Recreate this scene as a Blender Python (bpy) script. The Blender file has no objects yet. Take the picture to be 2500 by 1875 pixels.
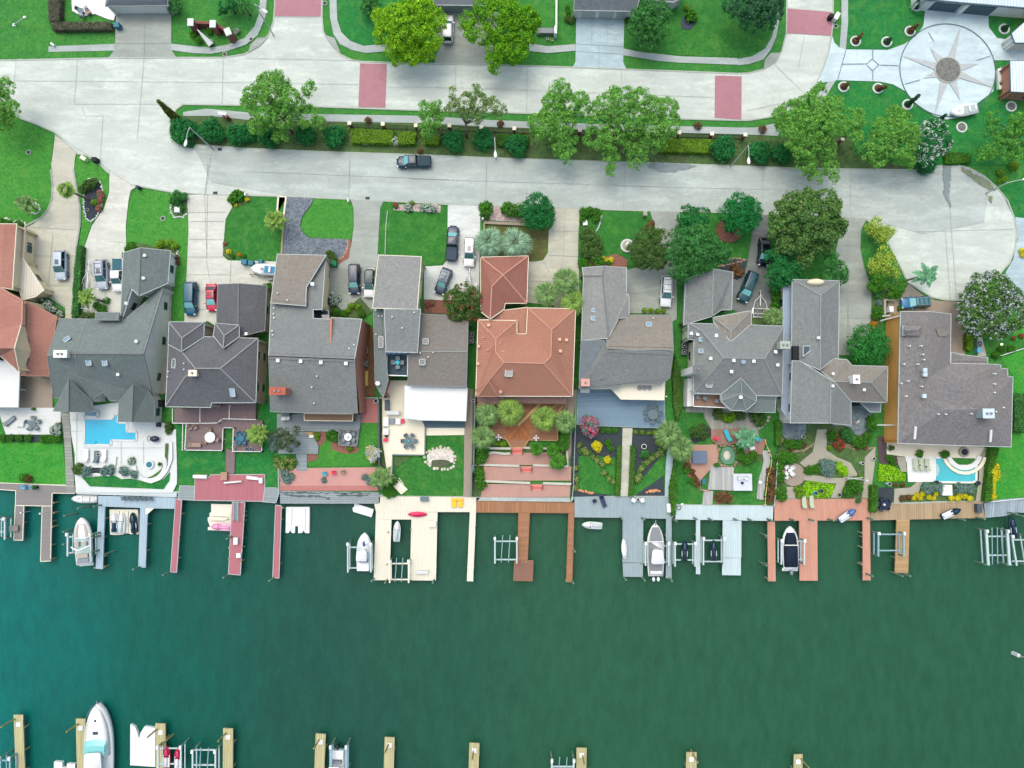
import bpy, math, random
import numpy as np
from mathutils import Vector, Matrix
from mathutils.geometry import tessellate_polygon
random.seed(7); np.random.seed(7)
S = bpy.context.scene; COL = S.collection; R_ = math.radians
# ------------------------------------------------------------------ camera, sky, sun, exposure
H, F, TILT = 111.0, 2500*24/36, R_(3.5)
cd = bpy.data.cameras.new('camera'); cam = bpy.data.objects.new('camera', cd); COL.objects.link(cam)
cam.location = (0, 0, H); cam.rotation_euler = (TILT, 0, 0); cd.lens = 24; cd.sensor_width = 36
cd.clip_start = 1; cd.clip_end = 15000; S.camera = cam
SUN_EL, SUN_AZ = R_(66), R_(335)          # soft overcast light from the top of the picture
w = bpy.data.worlds.new('World'); S.world = w; w.use_nodes = True; wn = w.node_tree.nodes
sk = wn.new('ShaderNodeTexSky'); sk.sky_type = 'NISHITA'; sk.sun_disc = False
sk.sun_elevation = SUN_EL; sk.sun_rotation = SUN_AZ; sk.air_density = 1.0; sk.dust_density = 6.0; sk.ozone_density = 1.0
wn['Background'].inputs[1].default_value = 0.15
w.node_tree.links.new(sk.outputs[0], wn['Background'].inputs[0])
sd = bpy.data.lights.new('sun', 'SUN'); sun = bpy.data.objects.new('sun', sd); COL.objects.link(sun)
sd.energy = 0.8; sd.angle = R_(125); sd.color = (.95, 1, .96)
_d = Vector((math.sin(SUN_AZ)*math.cos(SUN_EL), math.cos(SUN_AZ)*math.cos(SUN_EL), math.sin(SUN_EL)))
sun.rotation_euler = _d.to_track_quat('Z', 'Y').to_euler(); sun.location = (0, 0, 150)
S.view_settings.view_transform = 'Standard'; S.view_settings.look = 'None'
S.view_settings.exposure = 0.62; S.view_settings.gamma = 1.0
S.cycles.max_bounces = 5; S.cycles.use_denoising = True
# ------------------------------------------------------------------ survey: a mark on the plan + its height -> metres
TILES = dict(a=(0,0),b=(600,0),c=(1200,0),d=(1800,0),e=(1900,300),f=(0,400),g=(500,400),h=(1000,400),i=(1500,400),
 j=(1900,650),k=(0,700),l=(500,750),m=(1000,750),n=(1500,750),o=(1900,1000),p=(0,1050),q=(500,1050),r=(1000,1050),
 s=(1500,1050),t=(0,1425),u=(500,1425),v=(1100,1425),w=(2200,0),x=(2300,225),y=(1900,1500))
SC = {'w': 7.3733, 'x': 11.06}
_ct, _st = math.cos(TILT), math.sin(TILT)
def G(px, py, z=0.0):
    a = (px-1250)/F; b = -(py-937.5)/F
    dy = b*_ct + _st; dz = b*_st - _ct
    t = (z-H)/dz
    return Vector((a*t, dy*t, z))
def W(tile, X, Y, z=0.0):
    s = SC.get(tile, 3.68667); x0, y0 = TILES[tile]
    return G(x0+X/s, y0+Y/s, z)
def P(txt, z=0.0, tile=None):
    """'a10,20 30,40 b5,6,2' -> points; a letter switches survey sheet, third number is height"""
    out = []; t = tile
    for tok in txt.split():
        if tok[0].isalpha(): t = tok[0]; tok = tok[1:]
        n = [float(v) for v in tok.split(',')]
        out.append(W(t, n[0], n[1], n[2] if len(n) > 2 else z))
    return out
# ------------------------------------------------------------------ materials
K = 1.25
def lin(c): c /= 255; return c/12.92 if c < .04045 else ((c+.055)/1.055)**2.4
def C(r, g, b): return tuple(min(.86, lin(v)/K) for v in (r, g, b))
def mul(c, k): return tuple(min(.9, v*k) for v in c)+(1,)
MATS = {}
def M(name, rgb, var=.12, scale=2.0, rough=.8, kind='noise', rgb2=None, ang=0, big=.08, spec=.3, metal=0, size=.14, bigscale=.12):
    if name in MATS: return MATS[name]
    m = bpy.data.materials.new(name); MATS[name] = m; m.use_nodes = True
    nt = m.node_tree; N = nt.nodes; L = nt.links; bs = N['Principled BSDF']
    bs.inputs['Roughness'].default_value = rough; bs.inputs['Specular IOR Level'].default_value = spec
    bs.inputs['Metallic'].default_value = metal
    c = C(*rgb)
    if kind == 'plain': bs.inputs['Base Color'].default_value = c+(1,); return m
    geo = N.new('ShaderNodeNewGeometry'); pos = geo.outputs['Position']
    def noise(sc, det=3, vec=pos, rgh=.55):
        n = N.new('ShaderNodeTexNoise'); n.inputs['Scale'].default_value = sc; n.inputs['Detail'].default_value = det
        n.inputs['Roughness'].default_value = rgh; L.new(vec, n.inputs['Vector']); return n.outputs['Fac']
    def rng(f, a, b, lo=0, hi=1):
        r = N.new('ShaderNodeMapRange'); L.new(f, r.inputs[0]); r.inputs[1].default_value = a; r.inputs[2].default_value = b
        r.inputs[3].default_value = lo; r.inputs[4].default_value = hi; return r.outputs[0]
    def mix(f, A, B, mode='MIX'):
        x = N.new('ShaderNodeMix'); x.data_type = 'RGBA'; x.blend_type = mode
        if isinstance(f, float): x.inputs[0].default_value = f
        else: L.new(f, x.inputs[0])
        for i, v in ((6, A), (7, B)):
            if isinstance(v, tuple): x.inputs[i].default_value = v
            else: L.new(v, x.inputs[i])
        return x.outputs[2]
    def bump(f, st, dist=.05):
        b = N.new('ShaderNodeBump'); b.inputs['Strength'].default_value = st; b.inputs['Distance'].default_value = dist
        L.new(f, b.inputs['Height']); L.new(b.outputs[0], bs.inputs['Normal'])
    def mapv(rot=0, sc=(1,1,1), vec=pos):
        mp = N.new('ShaderNodeMapping'); mp.inputs['Rotation'].default_value = (0, 0, rot); mp.inputs['Scale'].default_value = sc
        L.new(vec, mp.inputs[0]); return mp.outputs[0]
    def island(): return geo.outputs['Random Per Island']
    f1 = rng(noise(scale, 4), .32, .68); col = mix(f1, mul(c, 1-var), mul(c, 1+var))
    if kind == 'grass':
        col = mix(rng(noise(bigscale, 4), .35, .65), col, mul(C(*rgb2) if rgb2 else c, 1.0))
        fine = noise(2.3, 4, rgh=.8); col = mix(rng(fine, .42, .6, 0, .75), col, mul(c, .5)); col = mix(rng(noise(.45, 6, rgh=.75), .48, .64, 0, .5), col, mul(c, .66)); col = mix(rng(noise(2.9, 4, rgh=.8), .5, .66, 0, .6), col, mul(c, 1.5))
        col = mix(rng(noise(.6, 6, rgh=.7), .48, .66, 0, .42), col, mul(C(104, 156, 66), 1)); bump(fine, .6, .08)
    elif kind == 'concrete':
        col = mix(rng(noise(bigscale, 5), .35, .68), col, mul(C(*rgb2) if rgb2 else c, 1.0))
        st = noise(.55, 6, mapv(ang, (.35, 1.6, 1))); col = mix(rng(st, .48, .72, 0, .5), col, mul(c, .7))
        dk = noise(.28, 7, mapv(ang, (.5, 1, 1)), .7); col = mix(rng(dk, .46, .6, 0, .62), col, mul(c, .68)); lt = noise(.35, 7, mapv(ang+.3, (.4, 1.3, 1)), .7); col = mix(rng(lt, .48, .62, 0, .7), col, mul(c, 1.22))
        col = mix(rng(noise(2.6, 4, rgh=.9), .42, .62, 0, .5), col, mul(c, .76)); col = mix(rng(noise(1.7, 6), .58, .72, 0, .35), col, mul(c, 1.22))
    elif kind in ('shingle', 'tile'):
        uv = N.new('ShaderNodeUVMap').outputs[0]
        if kind == 'shingle':
            bk = N.new('ShaderNodeTexBrick'); L.new(uv, bk.inputs[0]); bk.inputs['Scale'].default_value = 1
            bk.inputs['Brick Width'].default_value = .42; bk.inputs['Row Height'].default_value = .2; bk.inputs['Mortar Size'].default_value = .012
            bk.inputs['Color1'].default_value = mul(c, 1-var*1.2); bk.inputs['Color2'].default_value = mul(c, 1+var*1.3)
            bk.inputs['Mortar'].default_value = mul(c, .6); col = mix(.75, col, bk.outputs['Color'])
            col = mix(rng(noise(2.2, 4, rgh=.85), .46, .62, 0, .6), col, mul(c, 1.38)); col = mix(rng(noise(2.9, 3, rgh=.85), .46, .62, 0, .5), col, mul(c, .7))
        else:
            wv = N.new('ShaderNodeTexWave'); wv.bands_direction = 'X'; L.new(uv, wv.inputs[0]); wv.inputs['Scale'].default_value = 1.05
            wv.inputs['Distortion'].default_value = .2
            col = mix(rng(wv.outputs['Fac'], 0, 1, 0, .42), col, mul(c, .6))
            wy = N.new('ShaderNodeTexWave'); wy.bands_direction = 'Y'; L.new(uv, wy.inputs[0]); wy.inputs['Scale'].default_value = .9
            col = mix(rng(wy.outputs['Fac'], .7, 1, 0, .22), col, mul(c, .7)); bump(wv.outputs['Fac'], .5, .06)
        col = mix(rng(noise(.25, 5), .4, .7, 0, .4), col, mul(C(*rgb2) if rgb2 else c, .9))
        col = mix(rng(noise(.8, 5, mapv(0, (1, .4, 1))), .56, .75, 0, .3), col, mul(c, .7))
    elif kind == 'plank':
        v = mapv(ang, (1, 1, 1)); sx = N.new('ShaderNodeSeparateXYZ'); L.new(v, sx.inputs[0])
        d = N.new('ShaderNodeMath'); d.operation = 'DIVIDE'; L.new(sx.outputs[0], d.inputs[0]); d.inputs[1].default_value = size
        fl = N.new('ShaderNodeMath'); fl.operation = 'FLOOR'; L.new(d.outputs[0], fl.inputs[0])
        wnz = N.new('ShaderNodeTexWhiteNoise'); wnz.noise_dimensions = '1D'; L.new(fl.outputs[0], wnz.inputs['W'])
        fr = N.new('ShaderNodeMath'); fr.operation = 'FRACT'; L.new(d.outputs[0], fr.inputs[0])
        col = mix(wnz.outputs['Value'], mul(c, 1-var), mul(c, 1+var))
        col = mix(rng(fr.outputs[0], .86, .9), col, mul(c, .45))
        col = mix(rng(noise(1.2, 5, mapv(ang, (3, .5, 1))), .45, .75, 0, .5), col, mul(C(*rgb2) if rgb2 else c, .8))
    elif kind == 'paver':
        vo = N.new('ShaderNodeTexVoronoi'); vo.inputs['Scale'].default_value = 1/size; L.new(pos, vo.inputs['Vector'])
        sp = N.new('ShaderNodeSeparateColor'); L.new(vo.outputs['Color'], sp.inputs[0])
        col = mix(sp.outputs[0], mul(c, 1-var), mul(C(*rgb2) if rgb2 else c, 1+var))
        col = mix(rng(noise(.7, 5), .5, .75, 0, .4), col, mul(c, .65))
    elif kind == 'brick':
        bk = N.new('ShaderNodeTexBrick'); L.new(mapv(ang), bk.inputs[0]); bk.inputs['Scale'].default_value = 1
        bk.inputs['Brick Width'].default_value = .42; bk.inputs['Row Height'].default_value = .21; bk.inputs['Mortar Size'].default_value = .02
        bk.inputs['Color1'].default_value = mul(c, 1-var); bk.inputs['Color2'].default_value = mul(c, 1+var); bk.inputs['Mortar'].default_value = mul(C(190,170,160), .8)
        col = mix(.7, col, bk.outputs['Color']); col = mix(rng(noise(.7, 5), .5, .75, 0, .35), col, mul(c, .7))
    elif kind == 'leaf':
        col = mix(island(), mul(c, .8), mul(C(*rgb2) if rgb2 else c, 1.5))
        col = mix(rng(noise(.9, 3), .35, .65, 0, .45), col, mul(c, .75))
        tr = N.new('ShaderNodeBsdfTranslucent'); L.new(col, tr.inputs[0]); ms = N.new('ShaderNodeMixShader'); ms.inputs[0].default_value = .28
        L.new(bs.outputs[0], ms.inputs[1]); L.new(tr.outputs[0], ms.inputs[2]); L.new(ms.outputs[0], N['Material Output'].inputs[0])
    if kind != 'leaf' and big: col = mix(rng(noise(.09, 3), .35, .65, 0, big*4), col, mul(c, .86)); col = mix(rng(noise(1.1, 6, rgh=.8), .48, .66, 0, big*4), col, mul(c, .8))
    L.new(col, bs.inputs['Base Color']); return m
def paint(name, rgb, rough=.25): return M(name, rgb, kind='plain', rough=rough, spec=.5)
# ------------------------------------------------------------------ mesh building
OFF = {}
def link(name, data): o = bpy.data.objects.new(name, data); COL.objects.link(o); return o
def tag(o, label=None, cat=None, group=None, kind=None):
    if label: o['label'] = label
    if cat: o['category'] = cat
    if group: o['group'] = group
    if kind: o['kind'] = kind
    return o
def thing(name, loc, label, cat, group=None, rz=0):
    o = link(name, None); o.location = loc; o.rotation_euler = (0, 0, rz); o.empty_display_size = .5
    OFF[o] = Vector(loc) if rz == 0 else None
    return tag(o, label, cat, group)
def root_off(p):
    while p.parent: p = p.parent
    return OFF.get(p)
class MB:
    def __init__(s): s.v = []; s.f = []; s.uv = []
    def add(s, vs, fs):
        b = len(s.v); s.v += [tuple(v) for v in vs]; s.f += [tuple(b+i for i in f) for f in fs]; return s
    def box(s, x, y, z, sx, sy, sz, rz=0, tilt=0):
        """centre x,y, bottom z"""
        vs = []
        for k in (0, 1):
            for a, b in ((-1,-1),(1,-1),(1,1),(-1,1)):
                v = Vector((a*sx/2, b*sy/2, k*sz))
                if tilt: v = Matrix.Rotation(tilt, 3, 'X') @ v
                v = Matrix.Rotation(rz, 3, 'Z') @ v; vs.append((x+v.x, y+v.y, z+v.z))
        return s.add(vs, [(3,2,1,0),(4,5,6,7),(0,1,5,4),(1,2,6,5),(2,3,7,6),(3,0,4,7)])
    def bar(s, p, q, w, h):
        p, q = Vector(p), Vector(q); d = (q-p); up = Vector((0,0,1))
        if d.length < 1e-4: return s
        sd_ = d.cross(up); sd_ = sd_.normalized() if sd_.length > 1e-4 else Vector((1,0,0)); u = sd_.cross(d).normalized()
        vs = [e+sd_*(a*w/2)+u*(b*h/2) for e in (p, q) for a, b in ((-1,-1),(1,-1),(1,1),(-1,1))]
        return s.add(vs, [(3,2,1,0),(4,5,6,7),(0,1,5,4),(1,2,6,5),(2,3,7,6),(3,0,4,7)])
    def cyl(s, p, q, r0, r1=None, n=10, cap=True):
        r1 = r0 if r1 is None else r1; p, q = Vector(p), Vector(q); d = (q-p).normalized()
        a = d.orthogonal().normalized(); b = d.cross(a); vs = []
        for e, r in ((p, r0), (q, r1)):
            for i in range(n): t = 2*math.pi*i/n; vs.append(e+a*math.cos(t)*r+b*math.sin(t)*r)
        fs = [(i, (i+1)%n, n+(i+1)%n, n+i) for i in range(n)]
        if cap: fs += [tuple(range(n))[::-1], tuple(range(n, 2*n))]
        return s.add(vs, fs)
    def tube(s, pts, r, n=6):
        for a, b in zip(pts[:-1], pts[1:]): s.cyl(a, b, r, r, n)
        return s
    def loft(s, rings, cap=True):
        n = len(rings[0]); b = len(s.v); s.v += [tuple(v) for r in rings for v in r]
        for j in range(len(rings)-1):
            for i in range(n): s.f.append((b+j*n+i, b+j*n+(i+1)%n, b+(j+1)*n+(i+1)%n, b+(j+1)*n+i))
        if cap: s.f += [tuple(b+i for i in range(n))[::-1], tuple(b+(len(rings)-1)*n+i for i in range(n))]
        return s
    def prism(s, pts, z0, z1, bottom=False):
        """flat polygon pts (x,y[,..]) from z0 up to z1"""
        n = len(pts); ps = [Vector((p[0], p[1], 0)) for p in pts]
        ar = sum(ps[i].x*ps[(i+1)%n].y-ps[(i+1)%n].x*ps[i].y for i in range(n))
        if ar < 0: ps.reverse()
        tri = tessellate_polygon([ps]); b = len(s.v)
        s.v += [(p.x, p.y, z1) for p in ps]
        for t in tri:
            a, c_, d = (ps[i] for i in t); cr = (c_-a).cross(d-a).z
            s.f.append(tuple(b+i for i in (t if cr > 0 else t[::-1])))
        if z1 > z0:
            s.v += [(p.x, p.y, z0) for p in ps]
            for i in range(n): s.f.append((b+n+i, b+n+(i+1)%n, b+(i+1)%n, b+i))
            if bottom:
                for t in tri:
                    a, c_, d = (ps[i] for i in t); cr = (c_-a).cross(d-a).z
                    s.f.append(tuple(b+n+i for i in (t[::-1] if cr > 0 else t)))
        return s
    def ball(s, x, y, z, rx, ry=None, rz=None, n=10, m=6):
        ry = ry or rx; rz = rz or rx; rings = []
        for j in range(m+1):
            t = math.pi*(j+.02)/(m+.04)-math.pi/2
            rings.append([(x+rx*math.cos(t)*math.cos(2*math.pi*i/n), y+ry*math.cos(t)*math.sin(2*math.pi*i/n), z+rz*math.sin(t)) for i in range(n)])
        return s.loft(rings)
    def build(s, name, mat, parent=None, smooth=False, uv=False):
        me = bpy.data.meshes.new(name); vs = s.v
        if parent is not None:
            o_ = root_off(parent)
            if o_ is not None: vs = [(v[0]-o_.x, v[1]-o_.y, v[2]-o_.z) for v in vs]
        me.from_pydata(vs, [], s.f); me.materials.append(mat)
        if smooth: me.polygons.foreach_set('use_smooth', [True]*len(me.polygons))
        if uv:
            ul = me.uv_layers.new(name='UVMap')
            for p in me.polygons:
                nn = p.normal; u = Vector((0,0,1)).cross(nn); u = u.normalized() if u.length > .02 else Vector((1,0,0)); v_ = nn.cross(u)
                for li in p.loop_indices:
                    co = me.vertices[me.loops[li].vertex_index].co; ul.data[li].uv = (co.dot(u), co.dot(v_))
        o = link(name, me)
        if parent is not None: o.parent = parent
        return o
def part(name, parent, mat, fn, smooth=False):
    mb = MB(); fn(mb); return mb.build(name, mat, parent, smooth)
def children(o): return [c for c in COL.objects if c.parent == o]
def copy_tree(o, parent=None):
    c = o.copy(); COL.objects.link(c); c.parent = parent
    for ch in KIDS.get(o) or KIDS.setdefault(o, children(o)): copy_tree(ch, c)
    return c
KIDS = {}; PROTO = {}
def place(key, maker, loc, rz, label, group=None, scale=None):
    """first of a kind is built, the others are copies of it and of its parts"""
    if key not in PROTO: PROTO[key] = maker(); OFF.pop(PROTO[key], None); o = PROTO[key]
    else: o = copy_tree(PROTO[key])
    o.location = loc; o.rotation_euler = (0, 0, rz); o['label'] = label
    if scale: o.scale = scale if isinstance(scale, tuple) else (scale,)*3
    if group: o['group'] = group
    elif 'group' in o: del o['group']
    return o
NS = [0]
def sheet(name, txt, mat, layer=1, h=0):
    NS[0] += 1; z = .05*layer+.0003*NS[0]+h
    o = MB().prism(P(txt), z-.3 if h else z, z).build(name, mat); return tag(o, kind='structure')
def strip_pts(pts, w):
    """mitred ribbon either side of a polyline"""
    L_, R2 = [], []; n = len(pts)
    for i, p in enumerate(pts):
        d = (pts[min(i+1, n-1)]-pts[max(i-1, 0)]); d.z = 0; d.normalize(); nn = Vector((-d.y, d.x, 0))
        L_.append(p+nn*w/2); R2.append(p-nn*w/2)
    return L_+R2[::-1]
def blotch(txt, amp=.16):
    """a ragged outline for stains and beds"""
    p = P(txt); out = []; st = random.getstate(); random.seed(len(txt)*7)
    for u, v_ in zip(p, p[1:]+p[:1]):
        n = max(1, int((v_-u).length/.35))
        for i in range(n): q = u.lerp(v_, i/n); out.append(q+Vector((random.uniform(-amp, amp), random.uniform(-amp, amp), 0)))
    random.setstate(st); return out
def lines(name, txts, w, mat, layer=2, h=0, z0=0):
    """several thin strips on the ground in one sheet of markings"""
    mb = MB(); NS[0] += 1; z = .05*layer+.0003*NS[0]+h
    for t in txts.split('|'):
        pts = P(t)
        for a, b in zip(pts[:-1], pts[1:]):
            d = (b-a).normalized()*w*.3 if len(pts) > 2 else Vector((0,0,0))
            mb.prism(strip_pts([a-d, b+d], w), z0 if h else z, z); z += .0001
    o = mb.build(name, mat); return tag(o, kind='structure')
def rot2(x, y, a): return (x*math.cos(a)-y*math.sin(a), x*math.sin(a)+y*math.cos(a))
def circ(c, r, n=32, ry=None): ry = ry or r; return [Vector((c.x+r*math.cos(2*math.pi*i/n), c.y+ry*math.sin(2*math.pi*i/n), c.z)) for i in range(n)]

ORD = ['', 'second', 'third', 'fourth', 'fifth', 'sixth', 'seventh', 'eighth', 'ninth', 'tenth', 'eleventh', 'twelfth']
def nth(i, n):
    """place in its row, counted from the left of the photograph"""
    if n == 1: return ''
    if n == 2: return ('left one of two', 'right one of two')[i]
    return 'leftmost of %d' % n if i == 0 else 'rightmost of %d' % n if i == n-1 else '%s of %d from the left' % (ORD[i] if i < 12 else str(i+1)+'th', n)
# ================================================================== THE SETTING
M_ground = M('lawn_green', (54,130,56), .16, 1.2, .95, 'grass', (70,146,54))
M_lawnA = M('lawn_bright', (62,142,52), .14, 1.5, .95, 'grass', (78,152,56))
M_lawnB = M('lawn_deep', (44,118,46), .14, 1.5, .95, 'grass', (62,136,50))
M_lawnC = M('lawn_teal', (30,122,58), .12, 1.5, .95, 'grass', (46,140,58))
M_lawnD = M('lawn_lime', (52,148,50), .14, 2, .95, 'grass', (74,164,52))
M_soil = M('mulch_soil', (86,104,66), .25, 1.2, .95, 'grass', (66,116,54), big=.1)
M_soilD = M('black_mulch', (58,68,74), .22, 4, .95)
M_soilR = M('red_mulch', (140,98,84), .25, 4, .95)
M_road = M('street_concrete', (203,214,205), .07, 1.5, .9, 'concrete', (182,196,188), ang=0, bigscale=.06)
M_road2 = M('lower_street_concrete', (182,194,187), .08, 1.5, .9, 'concrete', (160,176,173), ang=0, bigscale=.07)
M_walk = M('sidewalk_concrete', (176,188,184), .08, 2, .9, 'concrete', (160,176,176))
M_joint = M('joint_dark', (152,162,158), .1, 3)
M_kerb = M('kerb_concrete', (172,182,170), .12, 2, .9)
M_redbrick = M('crossing_brick', (172,120,132), .07, 3, .9, 'brick', (182,132,144))
M_drvT = M('drive_tan', (196,197,180), .07, 1.2, .9, 'concrete', (182,186,170), bigscale=.15)
M_drvW = M('drive_white', (208,212,200), .06, 1.2, .9, 'concrete', (196,202,196), bigscale=.15)
M_drvG = M('drive_grey', (164,174,166), .1, 1.2, .9, 'concrete', (140,148,138), bigscale=.15)
M_drvN = M('drive_new_white', (214,222,218), .04, 1.2, .9, 'concrete', (206,214,210))
M_drvB = M('drive_blue', (178,202,208), .12, 1.2, .9, 'concrete', (156,180,186), bigscale=.2)
M_drvD = M('drive_dark', (126,134,130), .1, 1.2, .9, 'concrete', (110,120,120))
M_comp = M('stamped_concrete', (200,222,226), .08, 1.2, .9, 'concrete', (190,212,218), bigscale=.2)
M_gravel = M('slate_gravel', (98,110,120), .3, 5, .95, 'paver', (120,130,138), size=.22)
M_pebble = M('pink_pebbles', (170,156,148), .3, 5, .95, 'paver', (196,180,176), size=.2)
M_flag = M('flagstone', (172,172,156), .14, 2, .9, 'paver', (160,158,140), size=.7)
M_stonewhite = M('white_travertine', (218,226,222), .06, 1.5, .85, 'paver', (206,214,212), size=.6)
M_pinkp = M('pink_pavers', (216,170,160), .3, 3, .9, 'paver', (176,128,120), size=.45)
M_redp = M('red_brick_pavers', (192,132,124), .2, 3, .9, 'paver', (170,112,108), size=.25)
M_terr = M('rose_terrace', (182,148,134), .07, 3, .9, 'paver', (182,140,128), size=.3)
M_tanp = M('brown_pavers', (164,154,138), .14, 3, .9, 'paver', (150,140,126), size=.3)
M_white = M('white_paint', (226,232,230), .03, 1, .6, big=.02)
M_cream = M('cream_paint', (232,228,205), .03, 1, .7, big=.02)
M_trim = M('trim_white', (178,190,188), .05, 1, .6)
M_trimD = M('trim_grey', (132,140,142), .05, 1, .6)
M_dark = M('dark_metal', (36,42,48), .1, 3, .5)
M_black = M('black_rubber', (24,28,32), .1, 3, .7)
M_bwall = M('blue_timber_wall', (84,110,118), .12, 3, .8)
# the water: green body, teal toward the west, fine ripples
def water():
    m = bpy.data.materials.new('canal_water'); m.use_nodes = True; N = m.node_tree.nodes; L = m.node_tree.links; bs = N['Principled BSDF']
    g = N.new('ShaderNodeNewGeometry'); sx = N.new('ShaderNodeSeparateXYZ'); L.new(g.outputs[0], sx.inputs[0])
    nz = N.new('ShaderNodeTexNoise'); nz.inputs['Scale'].default_value = .035; nz.inputs['Detail'].default_value = 7; L.new(g.outputs[0], nz.inputs['Vector'])
    md = N.new('ShaderNodeMath'); md.operation = 'MULTIPLY_ADD'; L.new(nz.outputs[0], md.inputs[0]); md.inputs[1].default_value = 46; L.new(sx.outputs[0], md.inputs[2])
    r = N.new('ShaderNodeMapRange'); L.new(md.outputs[0], r.inputs[0]); r.inputs[1].default_value = -68; r.inputs[2].default_value = 30
    cr = N.new('ShaderNodeValToRGB'); L.new(r.outputs[0], cr.inputs[0]); e = cr.color_ramp.elements
    def cc(*a): return tuple(lin(v)/K*.92 for v in a)+(1,)
    e[0].position = 0; e[0].color = cc(0,112,106); e[1].position = 1; e[1].color = cc(40,92,66)
    q = e.new(.35); q.color = cc(8,92,78); q = e.new(.6); q.color = cc(28,82,68)
    hb = N.new('ShaderNodeTexNoise'); hb.inputs['Scale'].default_value = 1.0; hb.inputs['Detail'].default_value = 6; hb.inputs['Roughness'].default_value = .7
    mp = N.new('ShaderNodeMapping'); mp.inputs['Rotation'].default_value = (0,0,.35); mp.inputs['Scale'].default_value = (3.2, 1.1, 1)
    L.new(g.outputs[0], mp.inputs[0]); L.new(mp.outputs[0], hb.inputs['Vector'])
    b = N.new('ShaderNodeBump'); b.inputs['Strength'].default_value = .65; b.inputs['Distance'].default_value = .16
    L.new(hb.outputs[0], b.inputs['Height']); L.new(b.outputs[0], bs.inputs['Normal'])
    mx = N.new('ShaderNodeMix'); mx.data_type = 'RGBA'; mx.blend_type = 'MULTIPLY'; mx.inputs[0].default_value = 1; L.new(cr.outputs[0], mx.inputs[6])
    n3 = N.new('ShaderNodeTexNoise'); n3.inputs['Scale'].default_value = .22; n3.inputs['Detail'].default_value = 9; n3.inputs['Roughness'].default_value = .75; L.new(mp.outputs[0], n3.inputs['Vector'])
    r3 = N.new('ShaderNodeMapRange'); L.new(n3.outputs[0], r3.inputs[0]); r3.inputs[1].default_value = .3; r3.inputs[2].default_value = .7; r3.inputs[3].default_value = .74; r3.inputs[4].default_value = 1.12
    L.new(r3.outputs[0], mx.inputs[7]); L.new(mx.outputs[2], bs.inputs['Base Color']); bs.inputs['Roughness'].default_value = .08; bs.inputs['IOR'].default_value = 1.33; bs.inputs['Specular IOR Level'].default_value = .3
    return m
M_water = water()
EDGE = "p-900,470 0,480 610,495 690,560 1580,560 q660,560 1570,590 r600,598 1450,640 1475,600 s480,600 540,675 1430,680 1450,612 o0,800 820,800 890,850 1850,822 2212,775 3200,640"
pe = P(EDGE); far = [Vector((6000, pe[-1].y, 0)), Vector((6000, 6000, 0)), Vector((-6000, 6000, 0)), Vector((-6000, pe[0].y, 0))]
tag(MB().prism(pe+far, -4, 0).build('ground', M_ground), kind='structure')
tag(MB().prism([Vector((-6000,-900,0)), Vector((6000,-900,0)), Vector((6000,0,0)), Vector((-6000,0,0))], -1.15, -1.15).build('water', M_water), kind='structure')
tag(MB().prism([Vector((-6000,-6000,0)), Vector((6000,-6000,0)), Vector((6000,-84,0)), Vector((-6000,-84,0))], -4, 0).build('far_bank', M_ground), kind='structure')
mb = MB(); 
for a, b in zip(pe[:-1], pe[1:]): mb.prism(strip_pts([a, b], .35), -4, .06)
tag(mb.build('seawall', M_kerb), kind='structure')
# streets
NK = "a-600,545 0,545 700,530 980,525 1590,520 2000,520 b-10,490 130,410 210,310 250,200 262,60 265,-500"
NK2 = "b690,-500 688,160 700,290 760,390 850,490 950,540 1030,555 1270,565 1700,575 c0,585 730,607 1200,625 2000,655 d0,665 100,660 240,625 340,560 400,460 440,300 445,0 445,-500"
NK3 = "d860,-500 860,200 845,330 820,470 770,620 710,750 620,880 500,980 330,1050 100,1085 c2212,1085 1650,1070 1000,1045 0,1012 b1550,995 1000,975 520,960 0,950 a1650,941 1585,990"
NK4 = "a1540,1100 1525,1200 1560,1270 1660,1330 1740,1345 1775,1300 2000,1318 b0,1335 700,1365 1350,1385 c0,1420 600,1440 1400,1465 d0,1495 520,1515 e1270,425 1470,385"
NK5 = "e1620,385 1720,410 1850,480 1970,590 2060,700 2120,850 2145,980 2130,1130 2080,1260 2000,1350 1850,1480 1740,1560 1610,1600 1500,1595 1380,1570 1280,1510 1160,1430 1100,1300 1000,1110 880,950 790,870"
NK6 = "e580,850 i2050,485 1000,440 600,430 320,425 0,415 h1540,405 1290,395 640,375 340,365 g1610,335 1310,320 740,295 370,285 30,280 f1540,255 1240,200 1180,190"
NK7 = "f990,60 a980,1560 880,1460 780,1400 700,1385 490,1190 330,1120 150,1055 -600,760"
sheet('road', ' '.join([NK, NK2, NK3, NK4, NK5, NK6, NK7]), M_road, 1)
sheet('lower_road', "a1760,1345 2000,1322 b0,1339 700,1369 1350,1389 c0,1424 600,1444 1400,1469 d0,1499 520,1519 e1270,429 1470,389 1620,389 1720,414 1850,484 1900,560 1850,900 1300,1000 790,866 580,846 i2050,481 1000,436 0,411 h1540,401 640,371 g1610,331 740,291 a1900,1640", M_road2, 2)
for nm, t in (('crossing', "b268,-500 686,-500 676,150 264,148"), ('crossing', "b1030,572 1270,578 1257,970 1014,965"),
              ('crossing', "c2010,682 d38,690 35,1078 c2007,1062"), ('crossing', "d447,78 857,112 845,325 445,302")):
    sheet(nm, t, M_redbrick, 2)
lines('kerb', '|'.join([NK, NK2, NK3, NK4, NK5, NK6, NK7]), .22, M_kerb, 1, h=.06)
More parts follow.
